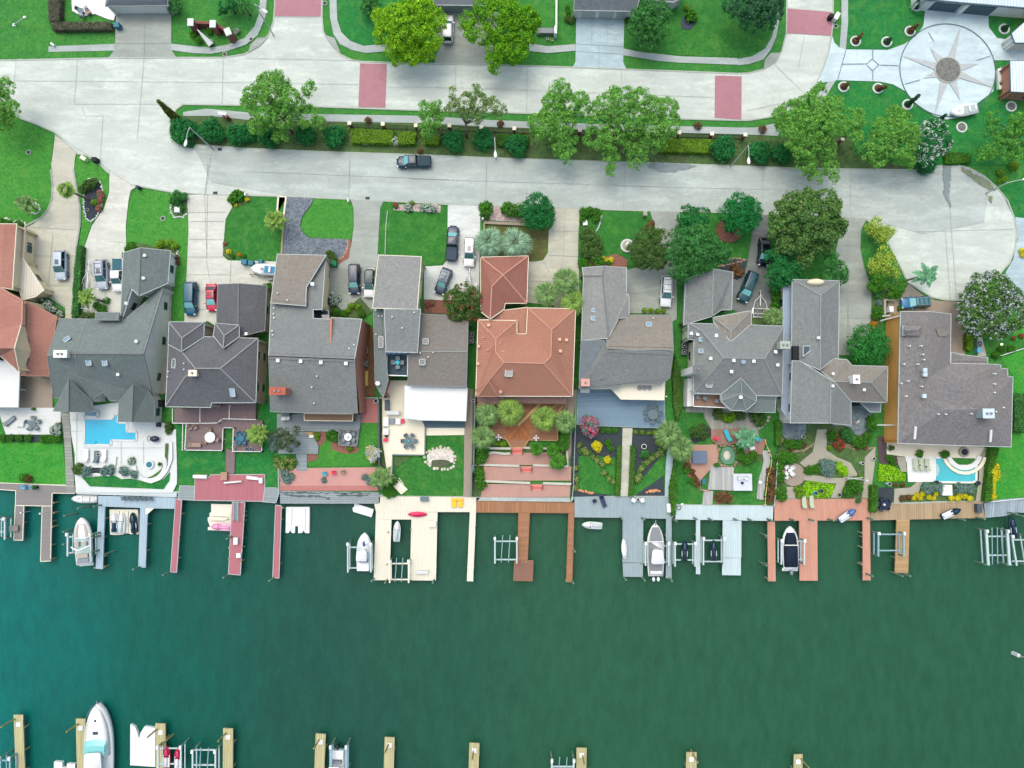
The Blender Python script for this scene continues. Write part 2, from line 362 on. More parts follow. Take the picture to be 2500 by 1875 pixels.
for nm, t in (('sidewalk', "a440,420 1035,398 1035,458 440,470"),
 ('sidewalk', "a1545,395 1750,420 1900,430 2050,405 b-10,345 80,240 120,130 130,0 130,-500 190,-500 190,0 180,150 110,320 0,405 a2050,462 1900,487 1750,482 1545,455"),
 ('sidewalk', "b755,-500 755,0 760,160 790,310 850,400 950,450 1080,480 1250,465 1500,480 1500,410 1250,400 1060,415 940,370 860,290 825,180 818,0 818,-500"),
 ('sidewalk', "c340,390 500,420 755,400 755,460 500,480 340,462"),
 ('sidewalk', "c1185,438 1330,470 1700,510 2212,525 d0,535 130,510 250,440 310,330 345,200 362,60 360,-500 382,-500 380,60 375,180 350,330 300,450 230,540 100,580 0,590 c2212,585 1700,567 1500,552 1330,522 1185,500"),
 ('sidewalk', "d935,-500 990,-500 995,200 975,443 918,433 935,200"), ('sidewalk', "d815,738 885,725 740,960 640,1000 700,880"),
 ('sidewalk', "a1650,1010 1860,980 b0,1012 700,1030 1600,1045 c0,1083 1000,1120 2212,1150 d160,1150 340,1112 400,1160 360,1225 0,1210 c1700,1198 0,1145 b1600,1110 720,1095 0,1080 a1900,1045 1650,1048")):
    sheet(nm, t, M_walk, 2)
sheet('ramp', "b20,480 50,400 110,342 205,338 130,420", M_drvG, 3); sheet('ramp', "b700,310 730,325 800,345 855,480 780,420", M_drvG, 3)
sheet('ramp', "d235,625 245,540 300,480 385,478 340,570", M_drvG, 3)
lines('road_joint', "a150,545 130,745 122,860|a700,540 672,945|a1300,520 1265,945 1235,1270|a2012,530 2000,940|a672,940 1540,940|a930,1045 905,1470|a740,960 770,1045 930,1045|"
 "b1890,590 1885,985|b940,1375 930,1659|g1310,0 1295,315|b2170,1425 2165,1659|h690,20 685,375|c325,595 315,1010|c1170,620 1165,1040|c1200,1460 1195,1659|i92,20 80,410|d238,1505 228,1659|i1335,30 1330,440|"
 "e650,425 645,850|e1530,600 1555,980 1600,1590|e1500,980 1545,1590|e1230,982 2120,958|d340,590 620,860|b265,158 670,160|b0,528 1028,548|b0,742 1018,765|b1270,785 2212,800|c0,803 2005,880|a130,730 2200,745|"
 "g360,72 2200,145|h0,138 2212,207|i0,200 1700,243|a490,1185 700,1340 900,1465 f990,65 1190,190|f1880,20 1845,275 1865,900 1900,1075|g10,280 30,0|a1870,1660 1905,1370|d600,340 545,620|d620,880 90,1000", .045, M_joint, 3)
# driveways
for t, m in (("a1050,115 1545,105 1545,450 1590,520 980,522 1035,450", M_drvG), ("b1700,110 2212,100 c60,120 c0,585 b1700,577 1720,450", M_drvG),
 ("c762,160 1195,160 1185,560 1210,620 730,605 755,560", M_drvB),
 ("a500,1215 690,1375 680,1420 f668,50 690,200 725,400 725,560 690,750 660,1250 655,1400 590,1400 590,1300 380,1160 205,1040 235,575 300,545 370,490 440,420 475,330 480,200 465,0 a470,1450 495,1260", M_drvT),
 ("f990,60 1240,200 1180,240 1160,330 1135,560 1140,790 1100,800 1090,1430 705,1420 740,900 760,760 830,560 940,400 985,260", M_drvW),
 ("f1690,280 g232,280 250,390 190,500 172,700 165,830 210,870 640,880 640,1130 105,1100 105,1450 f1660,1425 1680,1050 1700,600", M_drvW),
 ("g1310,320 1610,335 1580,400 1570,560 1555,830 1520,1200 1500,1340 1250,1360 1150,1400 1100,1150 1105,930 1200,912 1290,850 1325,700 1342,560 1340,400", M_drvG),
 ("h345,368 638,378 625,1210 340,1228 130,1222 130,925 300,915 330,880 342,560", M_drvN),
 ("h1290,395 1540,408 1520,600 1515,880 1500,1290 1060,1250 1068,890 1200,870 1245,800 1252,600 1290,560", M_drvT),
 ("i320,428 590,430 582,700 560,1050 560,1400 520,1420 490,1350 125,1345 105,960 200,930 400,800 370,600", M_drvG),
 ("i1240,445 1400,450 1400,1000 1410,1250 1390,1440 1240,1400 1050,1310 1065,1010 1190,930 1220,750 1240,600", M_drvD),
 ("e580,850 790,870 745,960 735,1130 770,1300 835,1480 j835,450 810,620 720,800 540,800 550,150 e515,1150 560,980", M_drvG),
 ("j1170,160 1310,270 1420,310 1620,322 1690,600 1690,800 1550,830 1550,430 1000,430 960,300 1080,290", M_tanp),
 ("e2130,850 2600,900 2600,1900 2212,1560 2040,1350 2110,1230 2150,1050", M_drvB)):
    sheet('driveway', t, m, 2)
lines('driveway_joint', "a1310,110 1300,520|a1040,395 1545,395|c905,160 900,400|c1045,160 1045,400|c968,410 965,605|c762,398 1190,425|c762,465 1190,492|b2025,130 2025,580|"
 "f700,260 730,280|f480,640 440,1100|f240,830 700,830|f250,570 690,595|f430,1095 655,1100|f1000,700 1140,715|f1690,440 2030,435|f1700,520 2015,520|f1700,680 2015,685|f1690,840 2010,840|f1680,1000 2080,1000|f1870,280 1865,830|f1655,1155 1850,1155|f950,1150 960,1250|f1700,1310 1930,1310|"
 "g240,870 230,1080|h1400,410 1380,880 1340,1000|h1255,605 1520,610|h1250,825 1515,835|h1070,1058 1330,1058|h1200,880 1290,1030|i290,1020 295,1320|i130,1165 560,1165|i290,1020 560,1020|i350,590 580,590|i1240,625 1380,630|"
 "e580,1100 740,1110|j550,230 830,225|j550,470 830,465|j625,230 615,780|i2100,640 2105,1659", .06, M_joint, 3)
lines('driveway_border', "f235,580 235,1035 590,1290|f465,60 478,200 470,330 435,420 370,490 235,560|f665,50 690,200 725,400 722,560 690,750 660,1300", .3, M_drvG, 3)
# compass forecourt
sheet('forecourt', "d855,330 870,385 915,430 980,447 1350,452 1500,400 1600,330 1670,240 1685,120 1690,60 w1560,200 1565,290 1572,500 1720,690 1960,722 2300,760 2300,1100 1650,1088 1690,1300 1650,1650 d2120,960 1990,1060 1880,1078 1760,1040 1600,930 1520,830 1400,762 1280,737 900,724 800,742 710,757 770,620 820,470", M_comp, 2)
cc_ = W('d', 1888, 635); RC = 8.0
def ring(c, r, wd, name, mat, z, n=64, zt=0):
    mb = MB(); vs = []; 
    for i in range(n):
        t = 2*math.pi*i/n; vs += [(c.x+(r-wd/2)*math.cos(t), c.y+(r-wd/2)*math.sin(t), z), (c.x+(r+wd/2)*math.cos(t), c.y+(r+wd/2)*math.sin(t), z)]
    if zt:
        b = len(vs); vs += [(x, y, z-zt) for x, y, _ in vs]
        fs = [(2*i, 2*i+1, (2*i+3)%(2*n), (2*i+2)%(2*n)) for i in range(n)]
        fs += [(2*i+1, b+2*i+1, b+(2*i+3)%(2*n), (2*i+3)%(2*n)) for i in range(n)]+[(2*i, (2*i+2)%(2*n), b+(2*i+2)%(2*n), b+2*i) for i in range(n)]
    else: fs = [(2*i, 2*i+1, (2*i+3)%(2*n), (2*i+2)%(2*n)) for i in range(n)]
    mb.add(vs, fs); return mb.build(name, mat)
tag(ring(cc_, RC, .14, 'forecourt_ring', M_bwall, .19), kind='structure')
M_star = M('star_tan', (176,184,184), .08, 3)
mb = MB()
for a, ln in ((106, .99), (72, .98), (162, 1), (12, .66), (-22, 1), (-70, .7), (-108, 1.0), (199, .56), (126, .6)):
    if a == 106: continue
    t = R_(a); d = Vector((math.cos(t), math.sin(t), 0)); nn = Vector((-d.y, d.x, 0)); 
    mb.prism([cc_+d*1.9+nn*.65, cc_+d*1.9-nn*.65, cc_+d*RC*ln], .2, .2)
tag(mb.build('forecourt_star', M_star), kind='structure')
M_disc = M('disc_gravel', (110,114,112), .3, 5, .95, 'paver', (124,126,120), size=.16)
tag(MB().prism(circ(cc_, 2.1), 0, .24).build('forecourt_disc', M_disc), kind='structure')
tag(ring(cc_, 2.15, .16, 'forecourt_disc_rim', M_kerb, .28, 40, .28), kind='structure')
lines('forecourt_joint', "d1215,450 1215,530 1160,580 940,582|d1280,590 1448,596|d1215,640 1215,730|d1160,590 1210,640 1270,590 1215,540|w480,590 580,760|w1350,1095 1600,1015|w60,1525 330,1445|d975,450 900,720", .09, M_bwall, 4)
# lawns with a colour of their own
for t, m in (("a-800,-500 445,-500 450,200 480,280 1035,262 1035,398 440,420 440,470 1035,458 975,522 0,545 -800,545", M_ground),
 ("d990,-400 1620,-400 1620,90 1690,80 1675,240 1600,330 1500,400 1350,445 985,440", M_lawnC), ("d900,728 1280,740 1400,765 1520,835 1600,935 1760,1045 1880,1080 2050,1070 2130,960 w1690,1500 1960,1700 e2212,100 2212,380 1470,385 900,380 500,200 d800,900", M_lawnC),
 ("c200,-400 590,-400 575,245 400,300 200,200", M_ground), ("c1190,270 2212,-100 d320,-100 d300,300 230,430 c2212,515 1700,500 1200,430", M_lawnB),
 ("b820,-300 1690,-300 1690,400 1250,400 1060,412 945,368 862,285 828,180", M_lawnC),
 ("w1570,350 2050,370 2000,700 1725,685 1575,498", M_lawnC), ("w1655,1100 1960,1100 1960,1500 x1700,250 w1650,1650 1695,1300", M_lawnC),
 ("a-900,1000 160,1075 330,1140 480,1235 485,1270 465,1450 460,1659 f470,250 465,340 430,415 360,485 240,550 200,520 0,480 -800,480", M_lawnA),
 ("a700,1400 780,1410 880,1470 f960,55 985,140 975,260 930,400 820,550 760,740 735,740 735,400 700,200 670,60 a672,1480", M_lawnA),
 ("f1240,215 1540,265 1690,300 1700,600 1680,1050 1655,1430 1540,1430 1560,1000 1600,900 1540,780 1140,780 1140,560 1165,330", M_lawnA),
 ("g250,395 420,290 665,293 655,420 705,455 695,860 640,870 210,860 180,830 180,700 195,500", M_lawnB),
 ("g980,310 1310,325 1335,400 1335,560 1320,680 950,665 890,625 865,560 885,470 960,370", M_lawnA),
 ("g1615,345 2185,372 2180,800 2160,905 1980,918 1940,830 1558,815 1575,560 1590,400", M_lawnB),
 ("h690,545 1250,570 1240,790 1195,865 1070,880 690,830", M('worn_lawn', (104,100,62), .2, 1, .95, 'grass', (70,104,40))),
 ("h1540,415 2150,430 2190,500 2140,620 2200,930 1900,930 1540,900", M_lawnB),
 ("i590,440 1240,450 1235,620 1215,760 1185,940 1060,1000 640,1060 560,1390 560,700", M_lawnB),
 ("i1410,450 2050,490 2060,620 1990,700 2060,1030 1600,1040 1510,1200 1420,1250 1410,900", M_lawnB),
 ("e745,960 790,880 1000,1110 1100,1300 1150,1420 j1080,280 960,300 940,430 870,560 840,440 840,160 e770,1290 740,1130", M_ground),
 ("e2000,600 2212,480 2600,480 2600,900 2212,870 2110,840", M_lawnC), ("j2110,600 2700,150 2700,1500 o2212,790 1860,820 1900,340 2100,340 j2110,990 2000,830", M_lawnD),
 ("k0,1400 570,1410 p600,490 0,475 -400,470 k-400,1400", M_lawnD),
 ("p700,500 690,400 800,500 1480,530 1540,420 1540,380 1240,400 820,360", M_lawnC),
 ("k1560,1230 1640,1240 1640,1480 2000,1480 2030,1659 p2030,370 1740,370 1740,490 1620,490 1580,300", M_lawnC),
 ("q0,195 185,195 185,385 0,385", M_lawnC), ("q275,205 590,160 660,250 660,350 640,510 540,510 535,395 275,385", M_lawnC),
 ("l545,830 650,950 650,1120 600,1300 520,1300 500,1050", M_lawnC),
 ("l920,1110 1100,1110 1210,1240 1380,1250 1400,1040 1560,1040 1560,1420 920,1430", M_lawnA),
 ("l1990,1150 m495,1155 480,1659 r480,595 q1700,590 1570,560 1700,520 l1720,1500 1870,1340 1985,1340", M_lawnB),
 ("r1540,250 1640,245 1700,310 1760,420 1850,470 1850,590 1560,540 1530,400", M_lawnB),
 ("s200,590 450,400 475,180 390,240 300,350 240,430 180,540", M_lawnB),
 ("n600,950 800,945 830,1050 680,1180 690,1250 600,1400 680,1540 780,1659 s780,670 545,665 545,540 530,300 600,100", M_lawnB),
 ("n1200,950 1440,950 1450,1250 1400,1270 1300,1100", M_lawnB), ("s890,545 1240,560 1290,350 1330,240 1100,210 1080,380 1240,390 1240,540 1290,620 1350,640 1350,675 880,670", M_lawnB)):
    sheet('lawn', t, m, 1)
sheet('planting_bed', "a1590,1060 1900,1050 b0,1085 720,1098 1600,1113 c0,1150 1700,1203 d0,1215 360,1235 520,1200 1000,1230 e700,300 1270,420 d520,1510 0,1490 c1400,1462 600,1437 0,1417 b1350,1382 700,1362 0,1332 a1780,1300 1560,1250 1530,1180", M_soil, 2)
for t, m in (("f760,230 830,130 900,160 930,260 920,400 880,470 820,515 770,480 755,380", M_soilD), ("f1545,290 1570,260 1650,275 1695,350 1695,440 1650,480 1570,480 1540,440", M_soil),
 ("f1150,720 1280,715 1400,750 1590,740 1615,850 1590,930 1540,900 1540,780 1150,790", M_soil), ("f330,1230 370,1180 580,1320 585,1380", M_soil), ("f700,745 755,745 735,1000 700,1400 650,1400 670,1000", M_soil),
 ("g240,290 420,290 430,320 340,380 250,385", M_soil), ("g165,700 235,780 250,830 330,845 210,860 170,830", M_soil), ("g1290,680 1318,680 1300,850 1200,905 1100,900 1100,840 1200,870 1250,830", M_soilR),
 ("g1250,1330 1400,1200 1510,1330 1420,1400 1160,1400 1100,1330 1150,1240", M_soil), ("g1700,370 2080,365 2125,380 2120,440 1700,420", M_pebble), ("h740,385 1040,390 1060,530 720,510", M_pebble),
 ("h640,380 740,385 720,510 640,530", M_soil), ("h1060,880 1520,880 1530,1290 1300,1290 1300,1240 1500,1240 1500,920 1060,930", M_drvT),
 ("i1620,600 1700,640 1640,720 1530,700 1490,620 1500,540 1560,500", M_soil), ("i915,600 940,530 1010,500 1150,640 1050,710 960,690", M_soilR), ("i940,930 1080,850 1190,870 1170,1000 1100,1050 1000,980", M_soilD),
 ("h1540,900 1700,860 1850,810 1960,860 1950,950 1540,940", M_soilR), ("h130,1225 340,1228 340,1350 130,1345", M_soilR), ("i1240,1380 1520,1380 1520,1450 1230,1450", M_soil),
 ("j835,160 940,150 1000,300 960,430 900,580 835,600", M_soil), ("j1670,600 1890,600 2010,600 2212,640 2212,740 1990,820 1885,820 1770,800 1680,800", M_lawnB), ("j1790,640 1830,640 1870,810 1790,810", M_drvT),
 ("k0,1335 550,1340 552,1402 0,1390", M_soilD), ("p690,330 1040,330 1240,330 1300,430 1180,430 1030,400 690,390", M_soil), ("k1495,1410 1525,1410 p1520,300 1470,400 1400,450 1300,440 1420,380 1500,280", M_soil),
 ("l560,1130 650,1110 650,1300 590,1300", M_soil), ("l980,1120 1095,1120 1090,1200 1040,1255 990,1230", M_soilR), ("l1135,1200 1210,1200 1210,1250 1385,1255 1380,1310 1260,1320 1150,1280", M_soilR), ("l920,1320 1025,1320 1010,1370 930,1395", M_soilR),
 ("l1395,820 1560,830 1560,1040 1395,1040", M_redp), ("l670,1450 1560,1440 1560,1610 680,1610", M_pinkp), ("q675,500 1560,500 1560,545 675,545", M_redp),
 ("l1400,160 1530,200 1530,805 1400,800", M('timber_yard', (120,90,60), .2, 2)), ("l1690,1345 1870,1345 1720,1450", M_soil),
 ("m1500,1060 1520,1060 1520,1659 r1450,600 1450,60", M_soilD), ("m1530,1080 1915,1085 1900,1659 1850,1659 1850,1350 1560,1330 1500,1350 1500,1090", M_soilD), ("n160,1090 400,1100 470,1300 420,1340 200,1600 130,1600", M_soilD),
 ("s180,590 440,410 450,590", M_soilD), ("r1470,540 1850,590 1470,600", M_soilD), ("m570,790 610,790 610,1150 580,1350 575,1659 555,1659", M_soil), ("m610,870 1100,870 1100,1290 610,1290", M_soil), ("m590,1290 1420,1290 1420,1420 590,1420", M_soil),
 ("m590,1420 670,1420 660,1659 r645,600 555,600 m580,1560", M_soil), ("m1330,1120 1450,1100 1440,1300 1330,1300", M_soil),
 ("n670,1180 800,1045 870,1100 860,1160 720,1230", M_soilD), ("n690,1440 780,1540 770,1659 s760,530 650,400 640,260 720,320", M_soilR), ("n1100,1320 1340,1310 1330,1380 1100,1440", M_soil),
 ("n1460,1280 1470,1659 s1440,680 1370,680 1390,500 1420,300 1440,220", M_soil), ("n890,950 1190,950 1180,1010 1040,1035 920,1000", M_soilD), ("s890,600 960,550 1060,580 1060,650 920,665", M_soilR),
 ("n1500,1040 2212,1040 2212,1659 s2212,620 1450,600 1470,200", M_soil), ("o0,170 820,170 830,800 0,800", M_soil),
 ("o890,240 970,240 980,420 1070,420 1080,500 900,480", M('plum_soil', (84,72,76), .2, 3)), ("o890,700 1030,700 1030,800 1000,900 890,900", M_soilD), ("o1100,690 1770,685 1770,820 1100,825", M_soil),
 ("o1870,340 1985,340 1940,560 1930,820 1840,825 1850,600", M_lawnB), ("l1560,820 1600,820 1600,1200 1640,1500 1700,1640 1560,1659", M_soil), ("k1450,220 1540,220 1510,950 1430,980", M_flag), ("f1460,1100 1555,1100 k1540,330 1500,330 1400,330", M_flag)):
    sheet('planting_bed', t, m, 2)
sheet('gravel_drive', "g735,300 980,310 960,370 880,470 860,560 890,630 950,670 1290,680 1290,740 1250,830 1200,868 1100,840 1100,830 690,820 718,450", M_gravel, 3)
# patios, terraces and paths behind the houses
for nm, t, m, ly in (('patio', "a650,0 660,-200 1100,-200 1000,80 1050,120 1030,190 980,180 860,130 770,150 700,130 655,100", M_white, 3), ('patio', "k-300,1085 480,1085 555,1130 548,1330 60,1330 0,1140 -300,1090", M_stonewhite, 3),
 ('patio', "k180,800 480,800 480,1090 175,1090", M_tanp, 3), ('walkway', "k555,1130 630,1140 655,1500 p670,400 680,560 610,560 600,480 585,100", M('weathered_walk', (150,156,148), .15, 2, .9, 'plank', ang=R_(90), size=.5), 3),
 ('pool_terrace', "k630,1100 1070,1040 1400,1200 1490,1230 1560,1300 1580,1320 1590,1600 p1600,330 1560,560 690,560 680,400 k680,1640 680,1500 650,1350", M_stonewhite, 3),
 ('path', "p680,400 700,400 760,460 820,520 690,520", M_stonewhite, 4), ('path', "k1540,1300 1590,1280 1600,1659 p1600,480 1560,560 1480,535 1540,440 1545,100", M_stonewhite, 4),
 ('patio', "l1600,660 1830,660 1830,1010 1960,1010 1985,1080 1980,1330 1690,1330 1690,1500 1830,1640 1790,1659 1650,1540 1620,1330 1600,1200", M_cream, 4),
 ('path', "q1640,380 1700,400 1820,540 1770,580 1650,450", M_cream, 4),
 ('patio', "m140,1085 495,1085 495,1150 140,1155", M_cream, 3), ('path', "m520,730 570,740 555,1659 r545,600 485,600 m495,1020", M_tanp, 3),
 ('terrace', "m690,1320 1370,1300 1390,1420 680,1420", M_terr, 4), ('terrace', "m670,1430 1455,1430 1450,1560 665,1560", M_terr, 4), ('terrace', "m655,1590 1445,1590 r1440,600 640,605", M_terr, 4), ('terrace', "r640,605 1440,605 1445,645 610,635", M_walk, 4),
 ('path', "m1420,760 1500,740 1490,860 1460,1100 1440,1659 r1445,560 1450,200 m1420,1420", M_tanp, 3),
 ('path', "m1915,1085 2005,1090 1970,1659 r1965,595 1893,595 m1900,1600", M_drvT, 5), ('path', "s485,110 535,115 520,330 480,600 450,600 460,300", M_drvB, 3),
 ('patio', "n640,900 1040,910 1190,940 1280,1060 1300,1180 1100,1180 870,1100 810,1000 800,950 640,945", M('worn_planks', (158,160,150), .2, 2, .9, 'plank', size=.3), 3),
 ('patio', "n1500,1040 1720,1040 1720,1120 1640,1220 1560,1200 1505,1150", M('blue_flagstone', (106,124,128), .2, 1.5, .9, 'paver', (120,136,140), size=.5), 4), ('patio', "n2030,1060 2130,860 2350,860 j830,1230 830,1450 700,1540 640,1450", MATS['blue_flagstone'], 4),
 ('path', "n1820,1100 1905,1100 1905,1290 2000,1350 2120,1400 2180,1500 2150,1580 2050,1540 2080,1450 1960,1380 1850,1390 1720,1450 1660,1400 1780,1300", M_flag, 4),
 ('path', "s1700,395 1990,430 2100,430 2060,500 2030,610 1940,608 1990,480 1900,475 1700,450", M_flag, 4), ('path', "o770,430 870,330 860,500 820,795 745,795 770,600", M_flag, 4), ('path', "s1545,510 1630,510 1620,615 1540,615", M_flag, 4),
 ('patio', "o970,270 1110,270 1850,340 1870,420 1790,440 1110,420 970,400", M_cream, 3), ('patio', "o1130,420 1400,420 1405,650 1160,650 1150,480", M_white, 4), ('path', "o1850,340 1880,345 1840,600 1820,825 1770,825 1800,600 1800,420", M_flag, 3), ('path', "o1060,420 1140,430 1150,560 1100,560 1070,480", M_flag, 4),
 ('path', "o1040,710 1180,700 1240,650 1290,650 1250,760 1085,770 1085,850 1030,850", M_flag, 4)):
    sheet(nm, t, m, ly)
tag(MB().prism(circ(W('s', 1605, 400), 1.85, 36), 0, .3).build('round_patio', M_tanp), kind='structure')
# stains and puddles with a shape of their own
M_st = M('street_stain', (150,164,168), .1, 2, .8); M_pud = M('puddle', (124,140,140), .1, 1, .45, spec=.3); M_mud = M('mud_stain', (126,138,112), .2, 2)
for t, m in (("c1380,1478 1450,1470 1700,1478 1840,1490 1780,1520 1650,1545 1570,1552 1500,1540 1410,1520", M_pud), ("e1475,390 1550,390 1545,500 1530,640 1548,770 1520,740 1485,640 1480,520", M_pud),
 ("e1640,400 1740,450 1850,500 1960,600 1920,615 1840,590 1760,520 1650,440", M_mud), ("e1890,690 1910,650 1930,670 1925,720 1900,725", M_mud)):
    NS[0] += 1; tag(MB().prism(blotch(t, .22), .15+.0003*NS[0], .15+.0003*NS[0]).build('stain', m), kind='structure')

sheet('lawn', "p800,425 1035,405 1100,440 1180,435 1260,450 1360,478 1480,440 1540,375 1530,460 1480,530 820,505 740,420", M_lawnC, 5)
sheet('planting_bed', "p690,325 830,325 1040,340 1030,400 820,400 700,390", M_soilD, 5); sheet('planting_bed', "p1495,120 1525,120 1515,290 1480,370 1400,440 1300,440 1380,410 1460,350 1490,270", M_soil, 5)
lines('terrace_joint', "k700,1140 700,1600|k760,1450 1480,1450|k1100,1400 1100,1620|k1300,1390 1300,1600|k630,1300 755,1300|k640,1200 755,1200", .05, M_joint, 5)
# ================================================================== HOUSES
def shingle(n, rgb, rgb2, var=.16): return M(n, rgb, var, 3, .9, 'shingle', rgb2)
S_green = shingle('grey_green_shingle', (114,127,125), (104,118,114)); S_dark = shingle('charcoal_shingle', (98,102,106), (84,86,90))
S_mid = shingle('mid_grey_shingle', (126,132,130), (112,122,122)); S_light = shingle('light_grey_shingle', (142,146,142), (126,134,134))
S_brown = shingle('brown_grey_shingle', (124,122,116), (132,124,112)); S_tan = shingle('taupe_shingle', (136,132,122), (116,120,118))
S_right = shingle('mottled_shingle', (122,122,122), (134,128,118), .26); S_blue = shingle('blue_grey_shingle', (112,122,128), (98,110,118))
T_terra = M('terracotta_tile', (173,126,105), .1, 3, .85, 'tile', (160,106,90)); T_terraD = M('old_terracotta_tile', (154,106,92), .1, 3, .85, 'tile', (136,86,76))
T_rose = M('rose_tile', (178,130,115), .1, 3, .85, 'tile', (152,92,80)); T_cap = M('ridge_tile', (190,140,122), .1, 4)
S_cap = M('ridge_shingle', (138,144,142), .12, 4); S_capD = M('dark_ridge_shingle', (112,118,118), .12, 4)
Wl_white = M('white_siding', (232,236,230), .04, 1, .7, big=.03); Wl_cream = M('cream_stucco', (238,226,190), .05, 1, .8); Wl_tan = M('ochre_stucco', (232,176,100), .07, .6, .85)
Wl_grey = M('grey_siding', (150,170,172), .06, 1, .8); Wl_brick = M('red_brick_wall', (182,130,110), .18, 4, .9); Wl_taupe = M('taupe_siding', (196,186,172), .07, 1, .8)
Wl_yel = M('pale_yellow_siding', (232,230,190), .05, 1, .8); Wl_blue = M('blue_grey_siding', (146,164,182), .06, 1, .8); Glass = M('window_glass', (40,62,74), kind='plain', rough=.05, spec=.8)
SkyG = M('skylight_glass', (104,146,176), kind='plain', rough=.05, spec=.8); Pmetal = M('standing_seam', (206,224,234), .05, 1, .4, 'plank', size=.5)
def inner_name(me, vs): pass
def roof(root, tile, mat, vtxt, ftxt, wall=None, trim=M_trimD, cap=None, name='roof', thick=.16, tw=.1, inset=.45, walls=True, zoff=0):
    v = P(tile+vtxt, 0); v = [Vector((p.x, p.y, p.z+zoff)) for p in v]
    faces = [tuple(int(k) for k in f.split()) for f in ftxt.split('|')]
    mb = MB(); fs = []
    for f in faces:
        n = sum((((v[f[i]]-v[f[0]]).cross(v[f[i+1]]-v[f[0]])) for i in range(1, len(f)-1)), Vector())
        f = f if n.z > 0 else f[::-1]; fs.append(f)
        if len(f) > 4:
            for t in tessellate_polygon([[Vector((v[i].x, v[i].y, 0)) for i in f]]):
                a, b, c = (v[f[i]] for i in t); t = t if (b-a).cross(c-a).z > 0 else t[::-1]; mb.add([v[f[i]] for i in t], [(0, 1, 2)])
        else: mb.add([v[i] for i in f], [tuple(range(len(f)))])
    ed = {}
    for k, f in enumerate(fs):
        for i in range(len(f)): e = (f[i], f[(i+1) % len(f)]); ed.setdefault(frozenset(e), []).append((k, e))
    nrm = []
    for f in fs:
        n = sum((((v[f[i]]-v[f[0]]).cross(v[f[i+1]]-v[f[0]])) for i in range(1, len(f)-1)), Vector()); nrm.append(n.normalized())
    rf = mb.build(name, mat, root, uv=True)
    tb, wb, cb = MB(), MB(), MB(); ncap = 0
    for s_, l in ed.items():
        k, (a, b) = l[0]; A, B = v[a], v[b]; d = B-A
        if len(l) == 1:
            n2 = Vector((-d.y, d.x, 0)).normalized()          # inward (left of a ccw edge)
            dd = d.normalized()*tw*.5
            tb.bar(A-dd+Vector((0,0,.012-.09)), B+dd+Vector((0,0,.012-.09)), tw, .2)
            if walls:
                i_ = n2*inset; du = Vector((d.x, d.y, 0)); q = min(inset, du.length*.3); du = du.normalized()*q
                a2, b2 = A+i_, B+i_; zt = .05
                wb.add([(a2.x, a2.y, 0), (b2.x, b2.y, 0), (b2.x, b2.y, b2.z-zt), (a2.x, a2.y, a2.z-zt)], [(0, 1, 2, 3)])
                lw = (b2-a2).xy.length; zl = min(A.z, B.z)
                if lw > 3 and zl > 2.3 and max(abs(A.x), abs(A.y)) < 110 and wall is not Wl_tan and A.y < 55:
                    for i in range(max(1, int(lw/4))):
                        q = a2.lerp(b2, (i+.5)/max(1, int(lw/4)))
                        for zc in ((1.35, 3.9) if zl > 5 else (1.35,)):
                            wf = MB().box(q.x, q.y, zc-.6, 1.34, .1, 1.2, math.atan2(du.y, du.x)).build('window', M_trim, root); MB().box(q.x, q.y, zc-.52, 1.16, .15, 1.04, math.atan2(du.y, du.x)).build('pane', Glass, wf)
        elif len(l) == 2 and cap:
            k2 = l[1][0]; mid = lambda k: sum((v[i] for i in fs[k]), Vector())/len(fs[k])
            if (mid(k)-A).dot(nrm[k2]) < -.02:                # convex: a ridge or a hip
                up = Vector((0,0,.05)); cb.bar(A+up, B+up, .19, .06); ncap += 1
    if trim: tb.build('fascia', trim, rf)
    if walls: wb.build('wall', wall or Wl_grey, root)
    if ncap: cb.build('ridge_cap', cap, rf)
    return rf
def house(name_at, label, cat='house'):
    c = P(name_at)[0]; return thing('house', (c.x, c.y, 0), label, cat)
def chimney(root, tile, X, Y, z, sx, sy, mat, capm=None, h=1.2, rz=0):
    c = W(tile, X, Y, z); mb = MB(); mb.box(c.x, c.y, z-h-1.5, sx, sy, h+1.5, rz); ch = mb.build('chimney', mat, root)
    k = MB(); k.box(c.x, c.y, z, sx+.16, sy+.16, .12, rz); k.build('chimney_cap', capm or M_kerb, ch)
    n = 2 if max(sx, sy) > 1.3 else 1
    for i in range(n):
        f = MB(); o = (i-.5*(n-1))*.6; ox, oy = rot2(o if sx >= sy else 0, 0 if sx >= sy else o, rz); f.cyl((c.x+ox, c.y+oy, z+.12), (c.x+ox, c.y+oy, z+.4), .17, .15, 10); f.build('flue', M_trimD, ch)
    return ch
def rz_plane(A, B, C_):
    n = (B-A).cross(C_-A); return lambda x, y: A.z-(n.x*(x-A.x)+n.y*(y-A.y))/n.z
def skylight(root, tile, pts, z, glass=None, name='skylight'):
    p = [W(tile, X, Y, z) for X, Y in pts]; fr = MB()
    c = sum(p, Vector())/len(p)
    for a, b in zip(p, p[1:]+p[:1]): fr.bar(a, b, .13, .22)
    f = fr.build(name, M_trim, root); g = MB(); g.prism(p, z-.05, z+.05); g.build('pane', glass or SkyG, f); return f
def vents(root, tile, txt, size=.32, name='roof_vent', mat=None):
    for tok in txt.split():
        X, Y, z = (float(v) for v in tok.split(',')); c = W(tile, X, Y, z); mb = MB()
        if size > .25: mb.box(c.x, c.y, z-.35, size, size, .5); mb.box(c.x, c.y, z+.15, size+.12, size+.12, .05)
        else: mb.cyl((c.x, c.y, z-.4), (c.x, c.y, z+.25), size*.5, size*.45, 8)
        mb.build(name, mat or M_white, root)
